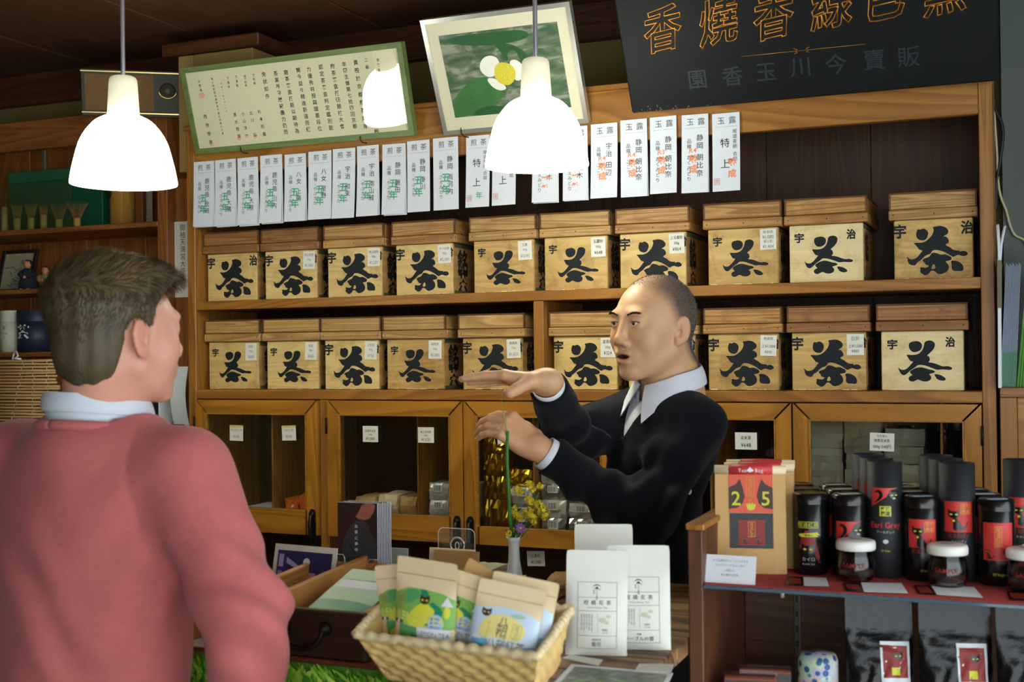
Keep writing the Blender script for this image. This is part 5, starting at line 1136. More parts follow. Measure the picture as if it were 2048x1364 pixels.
def wall(name, a0, a1, b0, b1, nrm, nw):
    a0, a1, b0, b1, nrm = [Vector(v_) for v_ in (a0, a1, b0, b1, nrm)]; rows = 7
    def fn(u, v):
        p_ = (a0.lerp(a1, u)).lerp(b0.lerp(b1, u), v); h = math.sin(math.pi*(u*nw+math.floor(min(v, .9999)*rows)))*abs(math.sin(math.pi*v*rows))**.5
        return p_+nrm*(.0032*h)
    mb = MB().grid(fn, nw*4, rows*4); mb.grid(lambda u, v: (a0.lerp(a1, 1-u)).lerp(b0.lerp(b1, 1-u), v)-nrm*.004, 4, 2)
    stuff(mb.build(name, WEAVE, bk))
wall('woven_side', (-fx_, -fy_, 0), (fx_, -fy_, 0), (-tx, -ty, HB), (tx, -ty, HB), (0, -1, 0), 16); wall('woven_side', (fx_, fy_, 0), (-fx_, fy_, 0), (tx, ty, HB), (-tx, ty, HB), (0, 1, 0), 16)
wall('woven_side', (fx_, -fy_, 0), (fx_, fy_, 0), (tx, -ty, HB), (tx, ty, HB), (1, 0, 0), 10); wall('woven_side', (-fx_, fy_, 0), (-fx_, -fy_, 0), (-tx, ty, HB), (-tx, -ty, HB), (-1, 0, 0), 10)
MB().box(-fx_, fx_, -fy_, fy_, 0, .003).build('base', WEAVE, bk)
crumple(2*fx_*1.05, 2*fy_*1.05, .056, 77, .003, (10, 6, 2)).build('paper_filling', KRAFT, bk, loc=(0, 0, .0035))
cr = [(-tx, -ty), (tx, -ty), (tx, ty), (-tx, ty)]; pts = []; rads = []
for i in range(4):
    p_, q_ = cr[i], cr[(i+1) % 4]; n_ = 46
    for j in range(n_): f_ = j/n_; pts.append((p_[0]+(q_[0]-p_[0])*f_, p_[1]+(q_[1]-p_[1])*f_, HB+.0015*math.sin(j*1.7))); rads.append(.0068+.0011*math.sin(j*1.9))
pts.append(pts[0]); rads.append(rads[0]); MB().tube(pts, rads, 10).build('rim', RIMM, bk)
# lemon pouches
LG = [plain('lemon_green', rgb(132, 190, 92), .45, var=.05), plain('lemon_mid_green', rgb(88, 168, 104), .45), plain('lemon_teal', rgb(40, 140, 104), .45), plain('lemon_yellow', rgb(228, 226, 70), .45, var=.05), plain('cat_brown', rgb(70, 40, 40), .5), plain('stamp_blue', rgb(176, 204, 236), .5), PAPER, INKG, plain('letter_yellow', rgb(226, 232, 110), .5), plain('ochre_line', rgb(196, 164, 60), .5), plain('pale_lime', rgb(176, 216, 110), .45)]
def cat_head(k, x, z, s, m, me, y):
    poly(k, [(x-s, z-.1*s), (x-.95*s, z+.95*s), (x-.4*s, z+.55*s), (x+.4*s, z+.55*s), (x+.95*s, z+.95*s), (x+s, z-.1*s), (x+.65*s, z-.55*s), (x, z-.72*s), (x-.65*s, z-.55*s)], y, m)
    for q in (-1, 1): oval(k, x+q*.45*s, z+.02*s, .26*s, .15*s, y-.0003, me, 10)
def cat_sit(k, x, z, s, m, me, y):
    cat_head(k, x, z, s, m, me, y); poly(k, [(x-.2*s, z-.5*s), (x+.4*s, z-.6*s), (x+1.1*s, z-1.4*s), (x+1.5*s, z-2.4*s), (x+2.1*s, z-2.0*s), (x+2.3*s, z-1.2*s), (x+2.45*s, z-1.3*s), (x+2.2*s, z-2.3*s), (x+1.7*s, z-2.9*s), (x-.2*s, z-2.9*s), (x-.1*s, z-1.6*s)], y+.0001, m, 1)
def art_lemon(k, w_, h_):
    e = -.0003; L_, R_ = -w_*.5, w_*.5; b, t_ = h_*.25, h_*.66
    poly(k, [(L_, b+.004), (L_*.98, t_*.86), (L_*.55, t_*.99), (0, t_), (R_*.6, t_*.97), (R_, t_*.88), (R_, b-.002)], -.0002, 0)
    poly(k, [(L_*.6, t_*.95), (-.01, t_*.995), (-.004, t_*.86), (L_*.5, t_*.68), (L_*.9, t_*.78)], e*1.3, 1, 1); poly(k, [(-.006, t_*.99), (.006, t_*.99), (.012, t_*.85), (.0, t_*.82)], e*1.6, 2)
    poly(k, [(.012, t_*.84), (.036, t_*.70), (.034, t_*.55), (.016, t_*.56)], e*1.6, 2, 1); poly(k, [(L_*.98, t_*.6), (-.02, t_*.56), (-.012, t_*.36), (L_*.98, t_*.34)], e*1.4, 10, 1)
    poly(k, [(.0, b+.004), (R_*.5, b), (R_*.45, t_*.45), (.006, t_*.42)], e*1.5, 2, 1)
    poly(k, [(-.026, t_*.40), (-.020, t_*.58), (-.006, t_*.74), (.006, t_*.78), (.017, t_*.72), (.024, t_*.66), (.018, t_*.50), (.004, t_*.36), (-.010, t_*.34)], e*2.4, 3, 2)
    cat_head(k, .004, t_*.82, .0085, 4, 3, e*3.2); oval(k, .026, t_*.46, .0125, .0125, e*3.4, 5)
    for j in range(3): text_h(k, '瀬戸内の', .026, t_*.46+.006-j*.006, .0042, e*4.2, 7)
    poly(k, [(.032, t_*.76), (.048*w_/.1, t_*.76), (.041, t_*.93)], e*3, 6); oval(k, .042, t_*.66, .005, .009, e*3.3, 3)
    frame_lines(k, L_*.86, L_*.56, t_*.46, t_*.90, .0007, e*3, 9); text_v(k, '尾道紅茶', L_*.71, t_*.88, .0085, e*3, 9, pitch=1.02)
    rect(k, L_*.9, L_*.6, t_*.36, t_*.42, e*3, 4); oval(k, L_*.75, t_*.39, .0028, .0022, e*4, 6)
    text_h(k, 'LEMONTEA', -.001, b+.011, .0185, e*4.5, 8, .0, sx=.82)
    poly(k, [(L_*.78, h_*.0), (L_*.7, b-.002), (L_*.1, b-.004), (.0, 0)], e*3.5, 1); oval(k, L_*.35, h_*.03, .016, .009, e*4.2, 3); cat_head(k, L_*.16, h_*.085, .007, 4, 3, e*4.8)
    rect(k, -.004, w_*.46, b*.28, b-.002, e*5.5, 6); text_h(k, 'LEMON TEA', w_*.22, b*.68, .0105, e*6.2, 7, sx=.85); text_h(k, '瀬戸内レモン', w_*.22, b*.42, .0045, e*6.2, 7)
def basket_M(x, y, z, lean, yaw=0.0, roll=0.0): return BM0 @ Matrix.Translation((x, y, z)) @ Matrix.Rotation(R(yaw), 4, 'Z') @ Matrix.Rotation(R(roll), 4, 'Y') @ Matrix.Rotation(R(lean), 4, 'X')
GP = 'lemon tea pouches in the basket'
pouch('lemon_tea_pouch', 'kraft pouch with green lemon label and white name sticker, foremost in the basket', 'tea pouch', basket_M(-.050, -.036, .064, -20, -2, 3), .106, .128, .017, KRAFTL, GP, art_lemon, LG, KRAFT)
pouch('lemon_tea_pouch', 'kraft lemon pouch leaning left behind the foremost one', 'tea pouch', basket_M(-.090, -.012, .062, -20, 4, -7), .096, .108, .012, KRAFTL, GP, art_lemon, LG, KRAFT)
pouch('lemon_tea_pouch', 'kraft lemon pouch tilted right just behind the foremost one', 'tea pouch', basket_M(-.020, -.014, .062, -20, -4, 11), .098, .108, .012, KRAFTL, GP, art_lemon, LG, KRAFT)
pouch('lemon_tea_pouch', 'kraft lemon pouch tilted farthest right with open flap beside the blue label', 'tea pouch', basket_M(.002, .008, .060, -22, -6, 26), .096, .106, .010, KRAFT, GP, art_lemon, LG, KRAFTL)
HG = [plain('sky_pale', rgb(206, 226, 246), .45, var=.03), plain('sky_blue', rgb(120, 186, 230), .45), plain('citrus_yellow', rgb(244, 228, 140), .45, var=.03), plain('leaf_pale', rgb(176, 208, 176), .45), plain('cat_brown', rgb(70, 40, 40), .5), PAPER, INKG, plain('teal_sea', rgb(40, 150, 150), .5), plain('plate_grey', rgb(178, 176, 128), .5)]
def art_hass(k, w_, h_):
    e = -.0003; L_, R_ = -w_*.5, w_*.5; b, t_ = h_*.10, h_*.68
    poly(k, [(L_, b), (L_, t_*.9), (-.01, t_), (R_*.6, t_*.97), (R_, t_*.85), (R_, b)], -.0002, 0); rect(k, L_, R_, b, t_*.34, e*1.5, 1)
    poly(k, [(-.036, t_*.45), (-.034, t_*.62), (-.026, t_*.78), (-.008, t_*.86), (.012, t_*.84), (.03, t_*.74), (.036, t_*.58), (.030, t_*.42), (.012, t_*.33), (-.016, t_*.33), (-.03, t_*.37)], e*2.5, 2, 2)
    poly(k, [(.004, t_*.86), (.02, t_*.93), (.034, t_*.88), (.02, t_*.82)], e*3.2, 3, 1); cat_head(k, -.030, t_*.84, .0075, 4, 2, e*2.2)
    put_glyph(k, '八', .0, t_*.72, .016, e*3.4, 6); put_glyph(k, '朔', .0, t_*.57, .018, e*3.4, 6); text_h(k, 'Tea', .0, t_*.465, .011, e*3.4, 6)
    frame_lines(k, .015, .029, t_*.45, t_*.72, .0007, e*3.4, 8); text_v(k, '尾道紅茶', .022, t_*.70, .0085, e*3.4, 8, pitch=.95); text_v(k, 'はっさく', -.022, t_*.70, .006, e*3.4, 8)
    poly(k, [(L_*.9, t_*.32), (L_*.55, t_*.32), (L_*.72, t_*.46)], e*3, 5); poly(k, [(L_, b), (L_, t_*.2), (L_*.5, t_*.24), (L_*.4, b)], e*3, 7, 1)
    rect(k, -.018, R_*.72, h_*.14, t_*.40, e*4.5, 5); text_h(k, '八朔紅茶', .010, t_*.30, .0145, e*5.2, 6)
GH = 'citrus tea pouches in the basket'
pouch('citrus_tea_pouch', 'kraft pouch with pale blue citrus label, foremost at the basket right end', 'tea pouch', basket_M(.080, -.044, .060, -34, 4, 10), .104, .108, .015, KRAFTL, GH, art_hass, HG, KRAFT)
pouch('citrus_tea_pouch', 'blue label citrus pouch hidden behind the foremost, only its edge showing', 'tea pouch', basket_M(.090, -.018, .060, -34, 4, 10), .104, .106, .012, KRAFTL, GH, art_hass, HG, KRAFT)

# ---------------------------------------------------------------- white pouches
WHP = plain('white_rice_paper', rgb(224, 224, 214), .65, var=.02, bump=.1, bscale=300)
def art_white(name2, extra):
    def art(k, w_, h_):
        e = -.0003; x0_, x1_ = -w_*.31, w_*.33; zs = [h_*.075, h_*.20, h_*.43, h_*.555, h_*.70]; t_ = .0006
        frame_lines(k, x0_, x1_, zs[0], zs[-1], t_, e, 0)
        for z_ in zs[1:-1]: rect(k, x0_, x1_, z_, z_+t_, e, 0)
        cz_ = (zs[3]+zs[4])/2; poly(k, [(-.008, cz_+.004), (-.004, cz_+.008), (0, cz_+.0095), (.004, cz_+.008), (.008, cz_+.004), (.004, cz_+.0065), (0, cz_+.0078), (-.004, cz_+.0065)], e, 1)
        poly(k, [(-.004, cz_+.0015), (0, cz_+.006), (.004, cz_+.0015)], e, 1); text_v(k, '今川玉香園', .0, cz_+.001, .0032, e, 1); text_v(k, '尾道', -.005, cz_+.0, .003, e, 1); text_v(k, '茶', .005, cz_+.002, .003, e, 1)
        text_h(k, '柑橘花茶', .001, (zs[2]+zs[3])/2+.003, .0085, e, 1, space=1.5); text_h(k, 'Citrus Flower Tea', .001, zs[2]+.006, .0042, e, 2)
        for j in range(5): text_v(k, '柑橘の花の香りを移した'[:10-j % 3], -.004-j*.0043+(-.004), zs[2]-.005, .0028, e, 1, pitch=1.05)
        rect(k, .0015, .0018, zs[1]+.003, zs[2]-.003, e, 2)
        for (a_, b_, c_) in ((.010, .026, .006), (.017, .022, .004), (.020, .032, .004)): oval(k, a_, zs[1]+b_, c_, c_*.7, e, 3, 12)
        text_h(k, '柑橘花', .014, zs[1]+.010, .0035, e, 1); text_h(k, '三十五', .014, zs[1]+.0055, .0035, e, 1)
        text_h(k, extra, .0, zs[0]+(zs[1]-zs[0])*.72, .004, e, 1); text_h(k, name2, .0, zs[0]+(zs[1]-zs[0])*.36, .0085, e, 1)
    return art
WM = [INKF, INKG, INKF, plain('sprig_green', rgb(188, 202, 168), .6)]
def wp(px, pyb, z): p = at_z(px, pyb, z); return p
p1 = wp(1192, 1312, TZ); p2 = wp(1288, 1305, TZ); p3 = wp(1208, 1280, TZ)
GW = 'white tea pouches on the plank table'
pouch('white_tea_pouch', 'white paper pouch in front with boxed black lettering, greyer than its neighbour', 'tea pouch', Matrix.Translation((p1.x, p1.y, TZ+.001)) @ Matrix.Rotation(R(20), 4, 'Z') @ Matrix.Rotation(R(1.5), 4, 'Y') @ Matrix.Rotation(R(-4), 4, 'X'), .104, .176, .020, WHP, GW, art_white('蕾花', '柑橘紅茶'), WM)
pouch('white_tea_pouch', 'white paper pouch lettered in katakana partly behind the front pouch', 'tea pouch', Matrix.Translation((p2.x-.012, p2.y+.012, TZ+.001)) @ Matrix.Rotation(R(17), 4, 'Z') @ Matrix.Rotation(R(-4), 4, 'X'), .108, .178, .020, WHP, GW, art_white('ネーブルの蕾', '柑橘'), WM)
pouch('white_tea_pouch', 'white paper pouch at the back showing only its blank top', 'tea pouch', Matrix.Translation((p3.x-.012, p3.y+.04, TZ+.001)) @ Matrix.Rotation(R(18), 4, 'Z') @ Matrix.Rotation(R(-4), 4, 'X'), .106, .198, .018, WHP, GW, art_white('蕾花', '柑橘'), WM)
# cards lying on the table
def lying(name, label, corners, m, z, th=.0006, part='card'):
    ps = [at_z(px, py, z) for px, py in corners]; c_ = sum(ps, Vector())/len(ps)
    t = thing(name, label, 'card', (c_.x, c_.y, z)); n_ = len(ps)
    vs = [(p_.x-c_.x, p_.y-c_.y, -th) for p_ in ps]+[(p_.x-c_.x, p_.y-c_.y, 0) for p_ in ps]
    MB().add(vs, [tuple(range(n_))[::-1], tuple(range(n_, 2*n_))]+[(i, (i+1) % n_, (i+1) % n_+n_, i+n_) for i in range(n_)]).build(part, m, t)
    return t, c_
t, c_ = lying('leaf_photo_card', 'laminated photograph of green tea leaves lying on the plank table', [(1075, 1400), (1143, 1328), (1346, 1346), (1310, 1420)], PAPER, TZ+.003, .001)
ps = [at_z(px, py, TZ+.0034) for px, py in [(1090, 1398), (1150, 1333), (1335, 1349), (1300, 1418)]]
MB().add([(p_.x-c_.x, p_.y-c_.y, .0005) for p_ in ps], [(0, 1, 2, 3)]).build('print', blurred_print('grey_leaf_print', rgb(96, 104, 92), rgb(118, 128, 112), rgb(150, 160, 140), 1, 1, 30), t)
k = MB(); rr = random.Random(9)
for i in range(26):
    px, py = rr.uniform(1120, 1320), rr.uniform(1336, 1400); p_ = at_z(px, py, TZ)-c_; a_ = rr.uniform(-.6, .9); ln = rr.uniform(.02, .05); w_ = rr.uniform(.003, .006); d_ = Vector((math.cos(a_), math.sin(a_), 0)); n_ = Vector((-d_.y, d_.x, 0))
    q = [p_, p_+d_*ln*.5+n_*w_, p_+d_*ln, p_+d_*ln*.5-n_*w_]
    if all(-.095 < v_.x < .085 and -.045 < v_.y < .045 for v_ in q): k.add([(v_.x, v_.y, .0009+i*.00002) for v_ in q], [(0, 1, 2, 3)], 0 if rr.random() < .72 else 1)
k.build('printed_leaf', [plain('print_fresh_green', rgb(140, 190, 90), .4, var=.1), PAPER], t)
lying('paper_slip_card', 'cream slip of paper under the front white pouch', [(1124, 1316), (1140, 1309), (1206, 1319), (1197, 1331)], TAGPAPER, TZ+.0015)
t, c_ = lying('paper_slip_card', 'white note slip by the leaf photograph with faint pen marks', [(1268, 1343), (1278, 1327), (1348, 1328), (1342, 1344)], TAGPAPER, TZ+.0045)
# ================================================================ display cabinet with tins on the right
GZ = 1.00; YD0, YD1 = -1.160, -0.80; XD0, XD1 = 1.905, 3.05
dc = thing('display_cabinet', 'brown display cabinet with a glass shelf of black tea tins', 'display cabinet', ((XD0+XD1)/2, -1.0, FZ)); cx_ = (XD0+XD1)/2
W_DC = {a: wood('display_timber_'+a, rgb(112, 66, 40), rgb(70, 38, 22), a, rough=.5, ring=8) for a in 'xyz'}
sp = at_y(1375, 1060, YD0); sp2 = at_y(1404, 1060, YD0)
XS0, XS1 = sp.x, sp2.x; zside = sp.z
MB().bbox(XS0-cx_, XS1-cx_, YD0+1.0, YD1+1.0, 0, zside-FZ, .002).build('side_board', W_DC['z'], dc)
MB().bbox(XS0-.003-cx_, XS1+.004-cx_, YD0+1.0-.003, YD1+1.0, zside-FZ, zside-FZ+.012, .002).build('side_cap', W_CAB['y'], dc)
MB().bbox(XS1-cx_, XD1-cx_, YD1+1.0-.015, YD1+1.0, 0, GZ-FZ-.003, .002).build('back_board', W_DARK['x'], dc)
MB().bbox(XS1-cx_, XD1-cx_, YD0+1.0+.02, YD1+1.0-.015, .66-FZ, .68-FZ, .002).build('lower_shelf', W_DARK['x'], dc)
GLS = plain('shelf_plate_glass', rgb(120, 150, 168), .05, var=0, trans=.6, spec=.5)
MB().bbox(XS1-cx_+.001, XD1-cx_, YD0+1.0, YD1+1.0-.016, GZ-FZ-.007, GZ-FZ-.0005, .001).build('glass_shelf', GLS, dc)
REDC = plain('red_felt', rgb(176, 62, 60), .9, var=.06, nscale=60, bump=.2, bscale=500)
MB().box(XS1-cx_+.003, XD1-cx_, YD0+1.0+.004, YD1+1.0-.018, GZ-FZ-.0004, GZ-FZ+.001).build('red_cloth', REDC, dc)
s0 = at_y(1594, 1240, YD1-.02)
o = MB(); o.bbox(s0.x-.006-cx_, s0.x+.006-cx_, YD1+1.0-.02, YD1+1.0-.0155, .70-FZ, GZ-FZ-.01, .001); o.build('shelf_standard', plain('dark_steel', rgb(90, 88, 70), .5, metal=.6), dc)
for i in range(8): MB().box(s0.x-.0025-cx_, s0.x+.0025-cx_, YD1+1.0-.0206, YD1+1.0-.0201, .73-FZ+i*.03, .742-FZ+i*.03).build('slot', INK, dc)
s1 = at_y(1564, 1172, YD0+.05); MB().tube([(s1.x-cx_, YD0+1.0+.05, GZ-FZ-.024), (s1.x-cx_, YD0+1.0+.05, GZ-FZ-.007)], .004, 8).build('shelf_clip', CHROME, dc)
GT = GZ+.0012
# tins
TINB = plain('black_tin', rgb(13, 14, 16), .25, var=.05, coat=.15); TUBB = plain('charcoal_card', rgb(26, 28, 33), .6, var=.05); TRED = plain('tin_red', rgb(200, 48, 42), .45, var=.04); TYEL = plain('tin_yellow', rgb(206, 206, 50), .5); TGOLD = plain('tin_gold', rgb(222, 150, 50), .45); TWHT = plain('tin_white', rgb(206, 204, 200), .5); TDKR = plain('tin_dark_red', rgb(140, 34, 30), .5)
TM = [TINB, TRED, TYEL, TGOLD, TWHT, TDKR, TUBB]
def artA(k, h_):
    frame_lines(k, -.021, .016, h_*.58, h_*.66, .0008, -.0004, 2); text_h(k, '尾道紅茶', -.0025, h_*.62, .0095, -.0004, 2)
    poly(k, [(-.018, h_*.51), (.014, h_*.53), (.020, h_*.49), (.014, h_*.50), (.016, h_*.475), (-.016, h_*.47), (-.020, h_*.49)], -.0008, 2); text_h(k, '1番摘み', -.002, h_*.495, .005, -.0012, 0)
    poly(k, [(-.020, h_*.30), (-.016, h_*.46), (-.004, h_*.58), (.008, h_*.46), (.016, h_*.30), (.020, h_*.2), (.012, h_*.18), (.008, h_*.36), (-.012, h_*.36)], -.0005, 5, 1)
    cat_head(k, -.003, h_*.32, .012, 0, 2, -.0009); text_h(k, 'カイロ', -.002, h_*.20, .008, -.0008, 4); text_h(k, 'BLACK TEA', -.002, h_*.14, .004, -.0008, 4)
def artB(k, h_, zc=None, s=1.0):
    z0_, z1_ = (h_*.40, h_*.68) if zc is None else zc; w2_ = .025*s; hh = z1_-z0_
    poly(k, [(-w2_, z0_), (-w2_, z1_), (w2_, z1_), (w2_*.4, z1_-.1*hh), (w2_*.1, z0_+.55*hh), (-w2_*.4, z0_+.3*hh)], -.0004, 1)
    poly(k, [(-w2_*.85, z0_+.15*hh), (-w2_*.5, z0_+.45*hh), (-w2_*.35, z0_+.65*hh), (-w2_*.55, z0_+.8*hh), (-w2_*.75, z0_+.72*hh), (-w2_*.6, z0_+.92*hh), (-w2_*.25, z0_+.85*hh), (-w2_*.12, z0_+.6*hh), (-w2_*.35, z0_+.35*hh)], -.0008, 0, 1)
    cat_head(k, w2_*.62, z0_+.62*hh, .009*s, 0, 2, -.0010); oval(k, w2_*.62, z0_+.46*hh, .003, .0015, -.0014, 4, 8)
    zq = z0_-.22*hh; rect(k, -.010, .010, zq-.009, zq+.009, -.0004, 2); text_h(k, '紅茶', 0, zq+.004, .008, -.0008, 0, .03); text_h(k, '尾道', 0, zq-.004, .008, -.0008, 0, .03)
def artC(k, h_, zc=None):
    z0_, z1_ = (h_*.40, h_*.74) if zc is None else zc; hh = z1_-z0_; rect(k, -.025, .025, z0_, z1_, -.0004, 1)
    frame_lines(k, .003, .021, z1_-.022, z1_-.004, .0008, -.0008, 3); text_h(k, '紅茶', .012, z1_-.009, .007, -.0008, 3, .02); text_h(k, '尾道', .012, z1_-.017, .007, -.0008, 3, .02)
    cat_sit(k, -.008, z0_+.58*hh, .0098, 0, 2, -.0009); oval(k, -.008, z0_+.38*hh, .0022, .0022, -.0014, 2, 8)
    text_h(k, 'kandy', 0, z0_-.004, .014, -.0010, 5, .01); 
def artD(k, h_):
    rect(k, -.026, .026, h_*.30, h_*.74, -.0004, 1); frame_lines(k, -.006, .006, h_*.46, h_*.70, .0008, -.0008, 3); text_v(k, '尾道紅茶', 0, h_*.69, .0095, -.0008, 3, pitch=.88)
    for q in (-1, 1): cat_sit(k, q*.015-.003, h_*.40, .0042, 0, 2, -.0009)
    text_h(k, 'アールグレイ', 0, h_*.335, .007, -.0009, 5); text_h(k, '25 bags', 0, h_*.14, .006, -.0008, 2)
def on_cyl(r_): return lambda x, z, y: ((r_-y)*math.sin(x/r_), -(r_-y)*math.cos(x/r_), z)
_artmesh = {}
def tin(px, pyb, kind, label, row, grp, tall=False, base=None):
    p = at_z(px, pyb, GT) if base is None else base
    r_ = .0308; h_ = .148 if not tall else .208
    x_, y_ = p.x-.022*row, p.y+.072*row+.006
    t = thing('tea_tube' if tall else 'tea_tin', label, 'tea tin', (x_, y_, GT), (0, 0, R(7 if row == 0 else 4+row*3)), grp)
    body = TUBB if tall else TINB
    if not tall:
        MB().lathe([(0, 0), (r_-.001, 0), (r_, .0015), (r_, h_*.875), (r_-.001, h_*.88), (0, h_*.88)], 36).build('tin_body', body, t)
        MB().lathe([(r_+.0004, h_*.872), (r_+.0004, h_*.985), (r_-.003, h_), (r_-.006, h_+.0008), (r_-.010, h_-.001), (0, h_-.001)], 36).build('tin_lid', body, t)
        if kind != 'A': MB().bbox(-.019, .019, -.006, .006, h_-.0008, h_+.0002, .0002, M=Matrix.Rotation(R(20), 4, 'Z')).build('lid_label', TWHT if kind == 'B' else plain('pale_blue_label', rgb(170, 205, 232), .5), t)
    else:
        MB().lathe([(0, 0), (r_-.001, 0), (r_, .001), (r_, h_), (r_-.0022, h_), (r_-.0022, h_-.006), (0, h_-.006)], 36).build('tube_body', body, t)
        k = MB(); poly(k, [(-.022, -.010), (-.02, .010), (.012, .012), (.024, -.004), (.02, -.016), (-.01, -.018)], 0, 0); MB().add([(x, z, h_-.0055) for x, y, z in k.v], k.f).build('lid_label', plain('coral_label', rgb(214, 96, 72), .5), t)
    key = (kind, tall)
    if key not in _artmesh:
        k = MB()
        if kind == 'A': artA(k, h_)
        elif kind == 'B' and not tall: artB(k, h_)
        elif kind == 'B': artB(k, h_, (.128, .162)); text_h(k, 'Earl Grey', 0, .096, .0145, -.0006, 1, .02, sx=.9); text_h(k, 'アールグレイ', 0, .083, .0055, -.0006, 4); oval(k, 0, .066, .005, .004, -.0006, 4, 8); text_h(k, '25 bags', 0, .050, .005, -.0006, 2)
        elif kind == 'C' and not tall: artC(k, h_); text_h(k, '25 bags', .004, h_*.13, .005, -.0006, 2)
        elif kind == 'C': artC(k, h_, (.088, .142)); text_h(k, 'キャンディ', 0, .072, .0055, -.0006, 4); oval(k, 0, .055, .005, .004, -.0006, 4, 8); text_h(k, '25 bags', 0, .040, .005, -.0006, 2)
        else: artD(k, h_)
        o = conform(k, on_cyl(r_), .006).build('label_print', TM, t); _artmesh[key] = o
    else:
        o = bpy.data.objects.new('label_print', _artmesh[key].data); COL.objects.link(o); o.parent = t
    return t
for kind, px, pyb, nm, tall in (('A', 1620, 1146, 'black tin with yellow plate and banner', False), ('B', 1699, 1150, 'black tin with red flag shaped label', False), ('B', 1771, 1152, 'tall black tube with red flag label', True), ('C', 1844, 1158, 'black tin with square red cat label', False), ('C', 1916, 1160, 'tall black tube with square red cat label', True), ('D', 1994, 1168, 'black tin with red label and gold plate', False)):
    for row in range(3):
        tin(px, pyb, kind, nm+(' at the front of the red cloth', ', second in its file', ', last in its file')[row], row, 'black tea tins and tubes', tall)
tin(2072, 1165, 'C', 'tall black tube half out of view at the shelf end', 1, 'black tea tins and tubes', True)
# glass jars
JAR = bpy.data.materials.new('jar_glass'); JAR.use_nodes = True; bs = JAR.node_tree.nodes['Principled BSDF']; setin(bs, 'Transmission Weight', 1.0); setin(bs, 'Roughness', .02); setin(bs, 'IOR', 1.45)
TEAD = plain('loose_tea', rgb(70, 44, 34), .8, var=.4, nscale=250, bump=.6, bscale=300)
for px, py, lab in ((1713, 1160, 'small glass jar with white lid before the red flag tins'), (1896, 1171, 'small glass jar with white lid before the red cat tins'), (2056, 1182, 'small glass jar with white lid at the shelf end')):
    p = at_z(px, py, GT); t = thing('glass_jar', lab, 'jar', (p.x, p.y-.004, GT), group='glass sample jars')
    MB().lathe([(0, .0), (.024, .0), (.030, .004), (.0335, .016), (.034, .028), (.031, .044), (.0285, .054), (.0285, .058), (.026, .058), (.0285, .043), (.0315, .028), (.031, .016), (.027, .007), (0, .004)], 32).build('glass', JAR, t)
    MB().lathe([(0, .0045), (.022, .0055), (.0275, .010), (.0298, .017), (.0300, .022), (0, .024)], 24).build('loose_tea', TEAD, t)
    MB().lathe([(.029, .056), (.0335, .056), (.0345, .059), (.0345, .067), (.033, .0715), (.029, .073), (0, .0735)], 32).build('lid', plain('white_lid', rgb(232, 232, 224), .35, var=.01), t)
    k = MB(); k.box(-.010, .010, -.002, .002, .0735, .0738); k.build('lid_print', INKG, t)
    k = MB(); text_h(k, 'SAMPLE', 0, .032, .011, -.0004, 0, .02); conform(k, lambda x, z, y: (.0344*math.sin(x/.034), -.0346*math.cos(x/.034), z), .006).build('label_print', TDKR, t)
